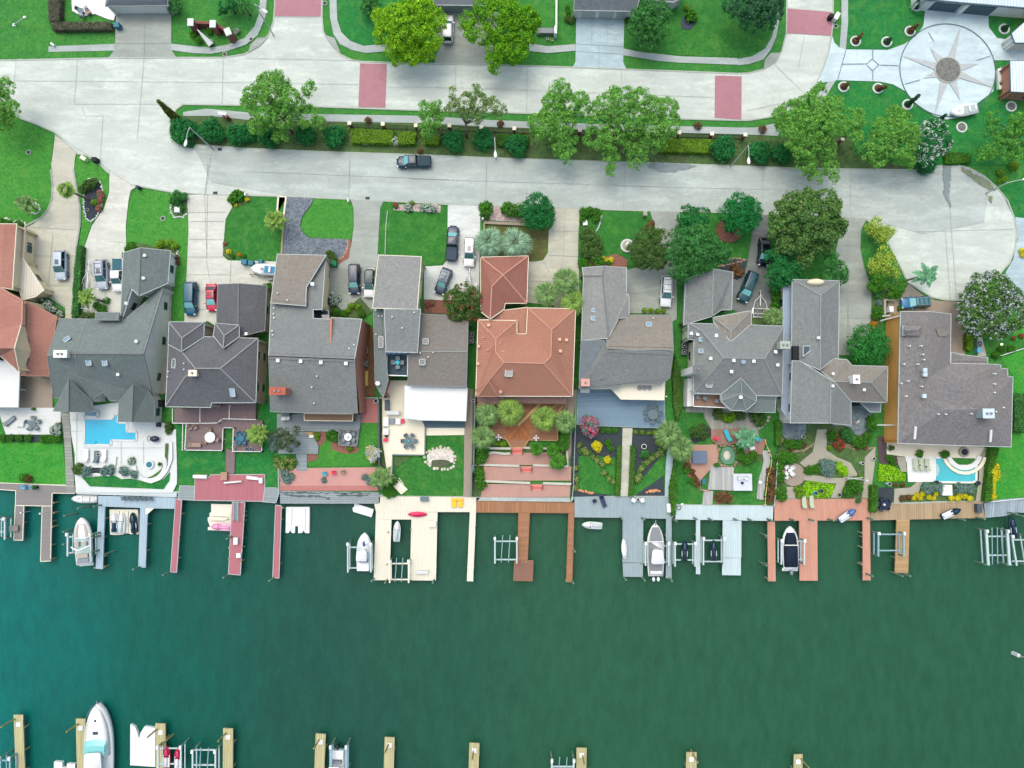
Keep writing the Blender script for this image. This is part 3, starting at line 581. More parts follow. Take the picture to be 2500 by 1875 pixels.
def wallwin(root, tile, A, B, zc, w_, h_, glass=None):
    """window on a wall running from mark A to mark B (ground marks): centre height zc"""
    a, b = W(tile, *A), W(tile, *B); c = (a+b)/2; d = (b-a).normalized(); ang = math.atan2(d.y, d.x)
    f = MB(); f.box(c.x, c.y, zc-h_/2-.07, w_+.14, .1, h_+.14, ang); fo = f.build('window', M_trim, root); g = MB(); g.box(c.x, c.y, zc-h_/2, w_, .16, h_, ang); g.build('pane', glass or Glass, fo)
def garage_doors(root, tile, marks, z=2.2, mat=None):
    for (x0, y0, x1, y1) in marks:
        a, b = W(tile, x0, y0, 0), W(tile, x1, y1, 0); d = b-a; ang = math.atan2(d.y, d.x); c = (a+b)/2
        mb = MB(); mb.box(c.x, c.y, 0, d.length, .12, z, ang); g = mb.build('garage_door', mat or M_white, root)
        p = MB(); 
        for k in range(4): p.box(c.x, c.y, .1+k*z/4, d.length-.1, .17, z/4-.12, ang)
        p.build('door_panel', mat or M_trim, g)
# ---- north side of the upper street
h = house('a1250,0', 'north house with grey hip roof and white double garage behind the patio')
roof(h, 'a', S_blue, "945,55,2.9 1510,50,2.9 1480,0,3.6 1480,-260,4.2 1000,-260,4.2 985,0,3.6", "0 1 2 5|2 3 4 5|1 2 3|0 5 4", Wl_white, M_trim)
garage_doors(h, 'a', [(1110,112,1270,110), (1300,110,1520,106)])
h = house('b1950,-60', 'north house with slate blue roof and grey garage between two bright green trees')
roof(h, 'b', S_blue, "1690,45,2.9 2190,50,2.9 2200,-260,4.4 1680,-260,4.4", "0 1 2 3", Wl_grey, M_trim)
garage_doors(h, 'b', [(1740,112,1990,116), (2050,117,2190,120)], mat=Wl_grey)
h = house('c1050,-60', 'north house with pale grey roof and white garage at head of blue tinted driveway')
roof(h, 'c', S_blue, "740,92,2.9 1300,103,2.9 1330,0,3.8 1330,-260,4.5 745,-260,4.5 745,0,3.8", "0 1 2 5|2 3 4 5", Wl_white, M_trim)
roof(h, 'c', S_blue, "1385,0,3 1640,20,3 1740,-40,3.4 1740,-260,4.3 1385,-260,4.3", "0 1 2 3 4", Wl_white, M_trim)
garage_doors(h, 'c', [(800,165,930,168), (955,168,1090,170), (1110,170,1200,172)])
h = house('w1400,-100', 'modern white house with two dark garage doors facing the compass forecourt')
roof(h, 'w', Pmetal, "350,-30,3.4 1000,40,3.4 2212,140,3.4 2700,180,3.4 2700,-500,3.9 350,-500,3.9", "0 1 2 3 4 5", Wl_white, M_bwall, inset=.5, tw=.18)
garage_doors(h, 'w', [(470,180,950,225), (1090,240,1555,285)], 2.3, M_bwall)
part('door_pier', h, M_white, lambda b: b.prism(P('w970,262 1050,270 1190,140 1110,120'), 0, 2.6))
part('entry_wall', h, M_white, lambda b: b.prism(P('w290,190 420,205 420,60 290,60'), 0, 2.4))
h = house('w2300,1400', 'brick house with white metal roof and blue framed window east of the forecourt')
roof(h, 'w', Pmetal, "1960,1090,3.2 2900,1090,3.8 2900,1700,3.8 1975,1650,3.2", "0 1 2 3", Wl_brick, M_bwall)
roof(h, 'w', Pmetal, "1985,600,2.9 2212,400,2.9 2900,60,3.4 2900,780,3.4 2050,770,2.9", "0 1 2 3 4", Wl_white, M_bwall)
wallwin(h, 'w', (1890,1380), (1890,1540), 1.5, 1.6, 1.5, SkyG)
# ---- terracotta house at the west edge
h = house('k-60,400', 'terracotta tiled house with cream gable at the west edge')
roof(h, 'f', T_rose, "38,540,5.4 150,540,5 112,1130,5 0,1112,5.4 -300,1112,3.5 -300,540,3.5", "0 1 2 3|0 3 4 5", Wl_cream, M_cream)
roof(h, 'k', T_rose, "-700,0,6 0,5,6 197,120,6 190,340,6 130,555,8.4 175,770,6 0,620,6 -700,600,6 0,552,8.4 -700,552,8.4", "0 1 2 3 4 8 9|8 4 5 6 7 9", Wl_cream, M_cream)
roof(h, 'k', T_rose, "235,130,4.6 510,270,3.4 445,740,3.1 440,805,2.8 195,798,4.2 205,740,4.4", "0 1 2 5|5 2 3 4", Wl_cream, T_cap)
roof(h, 'k', M('cream_flat_roof', (214,210,196), .05, 1, .8, 'plank', size=.4), "115,1130,3.2".replace('1130','-150')+" 205,-260,3.2 395,30,3 320,90,3 200,120,3.2", "0 1 2 3 4", Wl_cream, M_cream)
roof(h, 'f', M('balcony_floor', (196,170,150), .08, 2), "155,560,3.2 225,590,3.2 205,890,3.2 140,890,3.2", "0 1 2 3", Wl_cream, M_cream)
roof(h, 'k', M_white, "-500,560,3.2 0,620,3.2 178,770,3 165,1085,2.9 -500,1085,3", "0 1 2 3 4", M_dark, M_trim, name='patio_cover', inset=.1, walls=False)
for X, Y in ((180,1085), (235,930), (200,830)): part('post', h, M_white, lambda b: b.box(W('k', X, Y, 0).x, W('k', X, Y, 0).y, 0, .2, .2, 2.8))
part('ridge_wall', h, T_cap, lambda b: (b.bar(W('k', 205,120,6.05), W('k', 197,340,6.05), .25, .2), b.bar(W('k', 0,10,6.1), W('k', 200,122,6.1), .2, .15)))
for A, B, z in (((222,410), (222,480), 4.9), ((214,620), (212,690), 4.9)): wallwin(h, 'k', A, B, z, 1.2, .9)
# ---- grey green house with pool
h = house('k900,600', 'large steep grey green roofed house with white east gable wall behind the turquoise pool')
roof(h, 'k', S_green, "780,292,3.6 860,290,3.5 1075,300,3.4 1112,300,3.4 1475,0,3 1290,605,8 680,600,8 1370,982,3 1065,1030,3 990,1028,3 930,950,3.9 870,985,3.4 830,1035,3 700,800,5.6", "0 1 2 3 4 5 6|6 5 7 8 9 10 11 12 13", Wl_white, M_trimD, S_capD)
roof(h, 'k', S_green, "540,285,3.2 780,290,3.5 682,600,7.3 425,625,7.3 485,1000,3.2 830,1035,3 720,640,7", "0 1 2 3|3 2 6 5 4", Wl_white, M_trimD, S_capD)
roof(h, 'k', S_green, "860,232,4.6 1070,232,4.6 1062,300,4.7 858,300,4.7", "0 1 2 3", Wl_white, M_trimD)
roof(h, 'f', S_green, "1110,800,3 1265,755,5.2 1535,782,3 1512,1075,3 1250,1190,5.2 1190,1130,4.6 1100,1405,3.3 1082,1400,3", "0 1 4 5 6 7|1 2 3 4", Wl_white, M_trim, S_capD)
roof(h, 'k', S_green, "480,1120,3.2 618,835,6.2 615,1125,5.6 830,1130,3.2 830,1030,3.3", "0 1 2|1 2 3 4", Wl_white, M_trimD, S_capD, walls=False)
roof(h, 'k', S_green, "1062,1215,3.2 1070,1035,3.2 1198,880,6 1185,1215,5.4 1388,1222,3.1 1395,1030,3.2 1330,930,4", "0 1 2 3|2 3 4 5 6", Wl_white, M_trimD, S_capD)
chimney(h, 'k', 545,605, 8, 1.9,1.0, Wl_white, M_white)
skylight(h, 'k', ((770,636),(812,634),(824,706),(782,708)), 7.2); skylight(h, 'k', ((918,637),(958,635),(968,708),(928,710)), 7.2); skylight(h, 'k', ((568,478),(612,442),(636,465),(590,500)), 5.9)
vents(h, 'k', '1230,492,7 1140,150,5.5 1065,790,6'); vents(h, 'f', '1305,826,5 1295,1030,5')
for A, B, z in (((1470,640), (1474,560), 3.6), ((1482,300), (1486,240), 3.6), ((1490,400), (1492,370), 2.5), ((1478,700), (1480,670), 1.6), ((1488,390),(1490,355), 1.3)): wallwin(h, 'k', A, B, z, 1.3, 1.0)
# ---- charcoal multi-hip house
h = house('l0,550', 'charcoal hip roofed house behind the mauve fenced deck')
roof(h, 'g', S_dark, "118,1085,3 305,1077,4.8 560,1097,3 540,1500,3 300,1560,4.8 105,1445,3", "0 1 4 5|1 2 3 4", Wl_taupe, M_trimD, S_capD)
roof(h, 'k', S_dark, "1520,440,5.4 2323,464,5.4 2303,1044,5.4 1905,1045,5.4 1895,1087,5.3 1490,1080,5.4 1760,735,8 1985,735,8 1662,820,7.2", "0 6 7 1|1 7 2|2 7 6 8 4 3|0 5 8 6|8 5 4", Wl_taupe, M_trim, S_cap)
roof(h, 'k', S_dark, "1522,315,5.5 1840,320,5.5 1835,455,5.5 1640,462,7 1638,585,7 1515,520,5.5", "0 1 3|1 2 4 3|0 3 4 5", Wl_taupe, M_trim, S_cap, zoff=.05)
roof(h, 'k', S_dark, "1938,328,5.5 2156,345,5.5 2155,450,5.5 2020,440,6.8 2010,555,6.9 1920,440,5.5", "0 1 3|1 2 4 3|0 3 4 5", Wl_taupe, M_trim, S_cap, zoff=.05)
chimney(h, 'k', 1735,778, 8.3, 1.1,.8, Wl_cream, M_cream, .8); skylight(h, 'k', ((2068,915),(2108,915),(2118,988),(2078,988)), 6.4); skylight(h, 'k', ((1552,650),(1582,652),(1576,732),(1548,730)), 6.1, Glass)
vents(h, 'l', '375,240,5.6', .3); vents(h, 'k', '1660,690,7.2 1660,745,7.2 1518,765,5.7 1512,810,5.6', .2)
# ---- big grey house with brick side
h = house('l950,450', 'wide mid grey roofed house with red brick east wall and small white ridge vents')
roof(h, 'l', S_mid, "655,-475,4.4 1090,-465,4.4 1055,20,6.5 975,22,6.5 975,100,6.9 1140,110,6.9 1140,92,6.8 1412,108,6.8 1347,470,8.3 575,440,8.3 595,-20,6.2", "0 1 2 3 4 5 6 7 8 9 10", Wl_taupe, M_trim, None, zoff=0)
roof(h, 'l', S_mid, "575,440,8.3 1347,470,8.3 1375,952,5.2 1130,960,5.2 592,940,5.2", "0 1 2 3 4", Wl_brick, M_trimD, S_cap)
roof(h, 'l', S_tan, "652,-478,5.2 1092,-468,5.2 915,-180,6.4 908,-10,7.2 593,-38,7.2", "0 1 2 3 4", Wl_taupe, M_trim)
part('east_wall', h, Wl_brick, lambda b: b.add([W('l', 1395,952,5.0), W('l', 1347,470,8.1), W('l', 1412,108,6.7)]+[Vector((p.x, p.y, 0)) for p in (W('l', 1395,952,5.0), W('l', 1347,470,8.1), W('l', 1412,108,6.7))], [(0,1,4,3),(1,2,5,4)]))
part('gable_band', h, Wl_brick, lambda b: b.bar(W('l', 1140,100,7.3), W('l', 1135,325,7.6), .3, .5))
part('gable_wall', h, Wl_cream, lambda b: b.add([W('l', 1092,-440,4.3), W('l', 1058,20,6.4), W('l', 1120,20,0), W('l', 1130,-400,0)], [(0,1,2,3)]))
skylight(h, 'l', ((978,25),(1112,28),(1120,105),(978,102)), 4.2, Glass); chimney(h, 'l', 655,755, 9.0, 2.3,1.0, Wl_brick, M('brick_cap', (178,96,78), .15, 3), 1.2)
vents(h, 'l', '660,480,8.2 865,487,8.2 1047,497,8.2 1272,507,8.2 970,-208,6.5', .4); vents(h, 'l', '625,10,6.4 622,60,6.6 626,98,6.8 610,215,7.5 614,250,7.6 1345,340,7.8 1300,374,7.9 1010,622,7.6 965,720,7 985,865,6 658,-125,6.9 745,-62,7.1', .24)
# ---- grey green house with roof terrace and white canopy
h = house('l1800,300', 'grey green shed roofed house with small dark roof terrace and large white patio canopy')
roof(h, 'g', S_light, "1562,820,6.2 1950,835,6.2 1912,1310,6.6 1510,1298,6.6", "0 1 2 3", Wl_yel, M_cream)
roof(h, 'l', S_green, "1517,22,4.6 1617,20,5 1628,405,5 1650,660,4.6 1605,815,4.4 1533,690,4.4", "0 1 2 3 4 5", Wl_brick, M_trimD)
roof(h, 'l', S_mid, "1615,15,6.7 1942,18,6.7 1915,408,6.2 1632,402,6.2", "0 1 2 3", Wl_yel, M_trim)
roof(h, 'm', S_brown, "100,60,4 528,80,4 520,400,5.2 512,718,4.2 -15,705,4.2 -15,420,5.1 85,400,5.2", "0 1 2 6|6 2 3 4 5", Wl_taupe, M_trimD, S_cap)
tf = MB().prism(P('l1642,425 1825,425 1825,620 1642,620', 3.3), 3.0, 3.3).build('roof_terrace', M('terrace_floor', (62,84,94), .1, 2), h)
part('terrace_rail', h, M_white, lambda b: (b.bar(W('l', 1642,430,4.2), W('l', 1642,612,4.2), .1, .12), b.bar(W('l', 1642,612,4.2), W('l', 1825,618,4.2), .16, .12), b.bar(W('l', 1825,430,4.2), W('l', 1825,618,4.2), .14, .12)))
for x in (1632, 1680, 1730, 1780): part('sunroom_pane', h, SkyG, lambda b: b.add([W('l', x, 405, 4.9), W('l', x+42, 405, 4.9), W('l', x+42, 425, 4.5), W('l', x, 425, 4.5)], [(0,1,2,3)]))
skylight(h, 'l', ((1566,262),(1606,264),(1606,366),(1566,364)), 5, Glass); skylight(h, 'm', ((118,283),(170,284),(170,332),(118,332)), 5.1, Glass); skylight(h, 'm', ((88,468),(140,468),(140,520),(88,520)), 5.1, Glass)
vents(h, 'l', '1540,28,4.8 1568,82,4.9 1600,82,4.9 1542,245,4.8 1688,88,6.7 1778,188,6.6 1885,48,6.7 1940,412,5.4', .24); vents(h, 'm', '212,410,5.3 168,450,5.2', .2)
part('satellite_dish', h, M_white, lambda b: b.cyl(W('l', 1553,690,4.9), W('l', 1556,684,5.1), .35, .38, 14))
roof(h, 'm', M_white, "-47,706,3.1 522,726,3.1 507,1024,2.9 110,1018,2.9 -50,1000,2.9", "0 1 2 3 4", None, M_trim, name='patio_canopy', walls=False)
for X, Y in ((495,1000), (130,1000), (-20,980), (495,750)): part('canopy_post', h, M_white, lambda b: b.box(W('m', X, Y, 0).x, W('m', X, Y, 0).y, 0, .18, .18, 2.9))
part('canopy_screen', h, M_bwall, lambda b: b.prism(P('m115,1018 498,1025 495,1085 140,1083'), 0, .45))
# ---- terracotta hip roofed house
h = house('m1000,400', 'large terracotta tiled hip roofed house above the cedar deck and palms')
roof(h, 'h', T_terraD, "640,840,4.4 1070,828,4.4 1055,1255,4.4 862,1255,4.6 850,1310,4.6 725,1398,5.8 640,1330,4.4 840,1000,6.4 740,1105,5.9", "0 1 7|1 2 7|7 2 3 8|8 3 4 5|0 7 8 5 6", Wl_cream, M_cream, T_cap)
roof(h, 'm', T_terra, "845,28,4.4 1062,0,4.4 1062,240,4.7 965,245,4.7 965,118,4.6 615,118,4.6 725,108,4.6", "0 1 2 3 4 5 6", Wl_cream, M_cream)
roof(h, 'm', T_terra, "615,113,5.2 966,120,5.2 966,240,5.2 775,285,6.5 775,405,7.3 850,495,8.1 1208,506,8.1 1270,445,7.6 1278,203,7.2 1062,5,5.2 1495,12,5.2 1467,802,5.2 595,800,5.2 1050,240,5.2 715,655,6.6", "0 1 3|1 2 4 3|0 3 4 5 14 12|2 13 7 6 5 4|9 8 7 13|9 10 8|10 11 6 7 8|5 6 11 12 14", Wl_cream, M_cream, T_cap)
roof(h, 'm', T_terra, "712,663,7.3 595,742,5.3 612,803,5.3 795,803,5.3 832,768,5.4 790,740,5.6", "0 1 2|0 2 3|0 3 4|0 4 5", Wl_cream, T_cap, T_cap, walls=False)
roof(h, 'm', M('weathered_tile', (156,122,112), .2, 5, .9, 'paver', (140,116,110), size=.25), "610,803,3.4 1418,803,3.4 1415,866,3 800,858,3 760,876,3 650,876,3 612,850,3", "0 1 2 3 4 5 6", Wl_cream, M('band_tile', (140,108,98), .15, 4), name='porch_roof', walls=False)
sk_ = skylight(h, 'm', ((866,532),(926,532),(922,624),(858,620)), 7.4, M('bronze_glass', (150,150,150), kind='plain', rough=.2))
vents(h, 'm', '712,162,5.8 1350,290,6.6 1412,295,6.1 1357,395,6.7 840,408,7 620,352,5.6 615,508,5.6', .32, mat=M('clay_vent', (226,180,150), .05, 3)); vents(h, 'm', '667,272,6 812,322,6.6 705,384,6.4 965,240,5.4 1048,245,5.4', .2, mat=MATS['clay_vent'])
part('finial', h, M('clay_ball', (200,160,140), .1, 3), lambda b: b.ball(*W('m', 820,765,5.9), .35))
# ---- taupe grey house with cream balcony
h = house('n150,350', 'grey brown gabled house with cream balcony roof above the blue grey deck')
roof(h, 'h', S_light, "1553,935,4.6 1750,920,6.1 1953,935,4.6 1953,1160,4.6 1975,1190,4.6 1975,1385,4.6 1880,1390,5.6 1790,1570,6.6 1545,1590,4.6 1565,1010,4.7 1735,1010,6.3", "0 1 10 9|1 2 3 4 5 6 7 10|9 10 7 8", Wl_yel, M_trim, S_capD)
roof(h, 'n', S_tan, "130,70,4.6 515,70,4.6 531,388,7 -60,378,7 -75,280,6.4 30,120,5", "0 1 2 3 4 5", Wl_yel, M_trimD)
roof(h, 'n', S_mid, "-60,378,7 505,402,7 531,388,7 498,635,5.4 415,700,4.8 82,690,4.8 26,735,4.5 -318,735,4.5 -300,300,4.9 -88,300,6", "0 1 2 3 4 5 6 7 8 9", Wl_yel, M_trimD, S_cap)
roof(h, 'm', S_blue, "1543,302,5.2 1756,300,6.2 1748,640,5.4 1526,640,4.6", "0 1 2 3", Wl_yel, M_trimD, walls=False)
roof(h, 'n', M_cream, "-24,740,3.3 62,694,3.3 395,706,3.3 456,650,3.3 448,835,3.1 60,828,3.1", "0 1 2 3 4 5", None, M_cream, name='balcony_roof', walls=False)
for X, Y in ((70,800), (430,810), (250,810)): part('post', h, M_cream, lambda b: b.box(W('n', X, Y, 0).x, W('n', X, Y, 0).y, 0, .2, .2, 3.1))
skylight(h, 'h', ((1640,1302),(1695,1302),(1695,1334),(1640,1334)), 5.6); skylight(h, 'h', ((1634,1374),(1690,1374),(1690,1408),(1634,1408)), 5.6); skylight(h, 'n', ((284,132),(336,136),(334,172),(286,170)), 5.4)
chimney(h, 'm', 1582,678, 6.2, 1.2,1.0, M('pink_brick', (190,130,120), .2, 4), M('pink_cap', (206,160,150), .1, 3), .9)
vents(h, 'n', '345,98,5 -120,200,5', .2)
for X in (226, 272, 316): part('roof_pot', h, M_trimD, lambda b: b.cyl(W('n', X, 727, 3.3), W('n', X, 727, 3.55), .36, .36, 14))
# ---- grey hip roofed house with bay
h = house('n1150,450', 'grey hip roofed house with faceted south bay and tall leaning white chimney')
roof(h, 'i', S_mid, "640,1040,3 890,945,4.6 1067,975,3.2 1055,1312,3.2 960,1315,3.4 880,1372,4.4 622,1450,3 640,1430,3", "0 1 5 6|1 2 3 4 5", Wl_grey, M_trim, S_cap)
roof(h, 'n', S_mid, "665,143,5.4 895,150,5.4 1160,157,5.4 1525,170,5.4 1510,800,5.4 1280,796,5.4 960,783,5.4 712,773,5.4 715,292,5.4 663,288,5.4 982,455,8 1350,463,8 785,210,6.4", "0 1 2 3 11 10 12|3 4 11|11 4 5 6 7 10|7 8 12 10|8 9 0 12", Wl_white, M_trim, S_cap)
roof(h, 'n', S_tan, "885,92,5.5 1232,30,5.5 1230,152,5.5 1047,215,6.9 1047,312,7 900,150,5.5", "0 1 3|1 2 4 3|0 3 4 5", Wl_grey, M_trim, S_cap, walls=False, zoff=.06)
roof(h, 'n', S_green, "958,785,5.5 960,840,5.5 1047,930,5.4 1186,932,5.4 1278,850,5.5 1280,797,5.5 1140,635,7.2 1143,775,6.6", "0 6 7|0 7 1|1 7 2|2 7 3|3 7 4|4 7 5|7 6 5", Wl_white, M_trim, S_cap)
roof(h, 'n', S_green, "1280,797,5 1455,803,4.9 1445,948,4 1186,942,4 1186,932,4.2", "0 1 2 3 4", Wl_white, M_trim)
bf = MB().prism(P('n715,782 950,785 958,850 1040,905 710,895', 3.4), 3.1, 3.4).build('balcony_floor', M('brown_boards', (142,116,100), .15, 3), h)
part('balcony_rail', h, M_white, lambda b: [b.bar(W('n', *p, 4.1), W('n', *q, 4.1), .14, .14) for p, q in (((712,780),(950,785)), ((712,780),(708,892)), ((708,892),(1010,905)), ((950,785),(958,850)), ((958,850),(1045,930)))])
part('balcony_wall', h, Wl_white, lambda b: b.prism(P('n660,640 712,640 706,892 655,892', 2.6), 0, 2.6))
chimney(h, 'n', 750,560, 9.5, 1.3,1.0, Wl_white, S_capD, 6); chimney(h, 'n', 1535,340, 8, 1.4,1.0, M('mossy_stone', (178,190,186), .12, 3), M_kerb, 1.2)
skylight(h, 'n', ((762,274),(798,274),(798,308),(762,308)), 6.2); skylight(h, 'n', ((758,378),(796,378),(796,412),(758,412)), 6.2); skylight(h, 'n', ((826,686),(880,686),(876,722),(824,720)), 6, MATS['bronze_glass'])
vents(h, 'n', '1072,480,7.9 1252,487,7.9 1052,580,7.4 915,255,6.6 1448,402,7 1467,520,6.6 865,462,7 748,245,5.9 690,237,5.7 1135,810,6.9 1310,1575,1', .36)
part('round_tank', h, Wl_blue, lambda b: b.cyl(W('n', 640,235,3), W('n', 645,235,3.4), .9, .9, 16) if 0 else b.cyl(W('n', 1162,492,7.8), W('n', 1162,492,8.1), .35, .35, 12))
# ---- long grey house with palladian gable
h = house('j350,800', 'long L shaped grey roofed house with rounded cream dormer at its north end')
roof(h, 'j', S_mid, "125,118,4.6 550,130,4.6 540,832,4.6 500,835,4.8 375,935,6.4 180,850,5 120,715,4.6 380,262,6.6", "0 1 7|1 2 3 4 7|0 7 4 5 6", Wl_white, M_trim, S_cap)
roof(h, 'j', S_mid, "125,848,5.2 200,855,5.4 470,1020,7.6 465,1412,7.6 108,1410,5.2 655,1432,5.2 655,1218,5.2 505,1040,7.4", "0 1 2 3 4|2 7 6 5 3", Wl_white, M_trim, S_cap)
roof(h, 'j', S_tan, "375,935,5.3 500,832,5.3 615,838,5.3 665,892,5.3 986,902,5.3 978,1226,5.3 657,1218,5.3 500,1035,7.2 832,1045,7.2", "0 1 2 7|2 3 4 8 7|4 5 8|8 5 6 7", Wl_white, M_trim, S_cap)
roof(h, 'j', Wl_blue, "48,170,3.2 118,170,3.4 110,1400,3.4 30,1290,3.2", "0 1 2 3", Wl_white, M_trim)
roof(h, 'j', S_blue, "740,1230,3.4 925,1228,3.4 920,1312,3.2 828,1312,3.2", "0 1 2 3", Wl_grey, M_trim)
part('arched_dormer', h, Wl_cream, lambda b: b.ball(*W('j', 335,145,5.3), 1.35, .55, .8, 16, 8))
chimney(h, 'j', 702,1018, 8.2, .9,1.2, M_white, M_white, .8)
part('light_well', h, M_black, lambda b: b.prism(P('j132,718 188,718 188,846 132,846', 5.3), 4.9, 5.3)); skylight(h, 'j', ((222,718),(306,718),(302,745),(222,815)), 5.7, Glass)
vents(h, 'j', '400,805,5.6 360,645,6.7 490,968,6.8 488,1078,7.6 770,1112,6.6', .3)
# ---- ochre walled house at the east end
h = house('j1500,900', 'broad mottled grey roofed house with ochre stucco west wall beside the lap pool')
roof(h, 'j', S_right, "1100,408,5 1365,408,6.6 1555,430,5 1548,875,5 1885,880,5 2002,885,5 2003,920,5 2065,922,5 2065,992,5 2112,996,5 2097,1626,4.6 1830,1620,4.7 1360,1604,4.8 1075,1592,4.8 1365,1000,7.2 1600,1060,7.4 1850,1290,7 1380,1200,7 1500,1290,7.2", "0 1 14 13|1 2 3 15 14|3 4 5 6 7 8 9 16 15|16 9 10|14 15 16 18 17|17 18 16 10 11 12 13|14 17 13", Wl_tan, M_trim)
roof(h, 'j', S_right, "1555,775,3.6 1690,800,3.6 1885,822,3.6 1885,885,4 1555,880,4.2", "0 1 2 3 4", Wl_tan, M_trim)
for (a, b, c, d) in (((1118,535),(1140,535),(1140,622),(1118,622)), ): skylight(h, 'j', (a, b, c, d), 5.5, MATS['blue_grey_siding'])
roof(h, 'j', S_right, "1142,532,6 1300,530,6.5 1260,578,6.7 1142,578,6.6 1142,622,6 1290,625,6.5", "0 1 2 3|3 2 5 4", Wl_tan, None, walls=False)
roof(h, 'j', S_tan, "1420,560,6.6 1550,550,5.9 1550,600,5.6 1510,630,5.8 1440,630,6.3", "0 1 2 3 4", Wl_tan, None, walls=False)
chimney(h, 'j', 1890,1325, 8.2, 1.6,1.3, Wl_grey, M('steel_cap', (196,216,226), .03, 2, .4), 1.2)
vents(h, 'j', '1318,935,7.1 1318,975,7.1 1310,1168,7.1', .5, mat=M('steel_vent', (190,210,214), .05, 2, .4)); vents(h, 'j', '1180,718,5.9 1285,718,6.6 1130,880,5.7 1255,882,6.4 1310,842,6.8 1168,1033,6 1292,1083,6.8 1150,1170,6 1105,1055,5.6 1440,1332,7 1505,1332,7 1735,1328,7 1948,968,6.2 1945,1060,6.3 1943,1138,6.3 2022,1272,5.6 1955,1310,6.2 1300,795,6.6', .24)
for X in (1235, 1915): part('gable_trim', h, M_white, lambda b: b.bar(W('j', X, 1445 if X < 1500 else 1475, 6), W('j', X-8, 1555 if X < 1500 else 1580, 5.2), .35, .2))
wallwin(h, 'j', (990,1440), (995,1530), 2.2, 1.8, 1.6)
part('side_porch', h, M_trim, lambda b: (b.bar(W('j', 890,1428,2.9), W('j', 1080,1430,2.9), .2, .2), b.bar(W('j', 920,490,3.0), W('j', 1095,445,4.8), .2, .2), b.bar(W('j', 935,450,3), W('j', 1010,440,3), .2, .2)))
# ================================================================== TREES AND PLANTS
def leafmat(n, a, b): return M(n, a, .2, 1.2, .7, 'leaf', b, spec=.15)
Lf = dict(tree=leafmat('leaf_elm', (80,152,64), (134,194,84)), lime=leafmat('leaf_lime', (92,162,20), (156,208,44)), dark=leafmat('leaf_oleander', (30,104,54), (56,146,74)), mag=leafmat('leaf_magnolia', (46,100,54), (116,156,76)),
 lemon=leafmat('leaf_yellow_green', (120,160,50), (186,210,90)), teal=leafmat('leaf_teal', (42,112,56), (86,154,76)), hedge=leafmat('leaf_hedge', (88,138,34), (132,174,48)), hedgeD=leafmat('leaf_hedge_dark', (52,116,34), (88,152,46)),
 olive=leafmat('leaf_olive', (62,98,48), (96,130,62)), palm=leafmat('leaf_palm', (80,128,72), (140,172,104)), silver=leafmat('leaf_silver_palm', (106,150,120), (158,192,158)), palmY=leafmat('leaf_palm_bright', (96,142,64), (150,182,88)),
 palmT=leafmat('leaf_teal_palm', (80,146,106), (128,184,140)), chart=leafmat('leaf_chartreuse', (120,200,20), (170,235,40)), brown=leafmat('leaf_brown', (96,78,50), (140,108,70)), whit=leafmat('petal_white', (196,214,206), (226,236,230)),
 lil=leafmat('petal_lilac', (176,186,214), (216,220,236)), pink=leafmat('petal_pink', (190,80,110), (226,110,140)), red=leafmat('petal_red', (170,60,60), (206,90,80)), yel=leafmat('petal_yellow', (222,206,20), (240,230,60)), orange=leafmat('petal_orange', (196,120,20), (226,160,40)),
 cypress=leafmat('leaf_cypress', (84,98,44), (118,126,56)), cypG=leafmat('leaf_cypress_green', (30,84,54), (60,110,70)), blueg=leafmat('leaf_blue_green', (90,130,120), (140,170,160)), hedgeB=leafmat('leaf_bronze_hedge', (92,96,84), (122,118,104)), cream=leafmat('leaf_cream', (180,178,120), (216,210,150)))
M_bark = M('bark', (120,112,98), .2, 3, .9); M_palmbark = M('palm_bark', (112,104,92), .2, 4, .9); M_barkR = M('bark_red', (134,100,78), .2, 3, .9)
rng = np.random.default_rng(11)
def quads(pos, nrm, size, asp=.62):
    n = len(pos); r = rng.normal(size=(n, 3)); t = np.cross(nrm, r); t /= np.linalg.norm(t, axis=1)[:, None]+1e-9; b = np.cross(nrm, t)
    s = (size*rng.uniform(.6, 1.3, n))[:, None]; a = s*asp
    v = np.stack([pos-t*s*.5, pos+b*a*.5, pos+t*s*.5, pos-b*a*.5], 1)   # diamond leaves
    return v.reshape(-1, 3)
def leafmesh(name, v):
    me = bpy.data.meshes.new(name); n = len(v)//4; me.vertices.add(len(v)); me.vertices.foreach_set('co', v.astype('f').ravel())
    me.loops.add(4*n); me.loops.foreach_set('vertex_index', np.arange(4*n, dtype='i')); me.polygons.add(n); me.polygons.foreach_set('loop_start', np.arange(0, 4*n, 4, dtype='i')); me.update(); me.validate(); return me
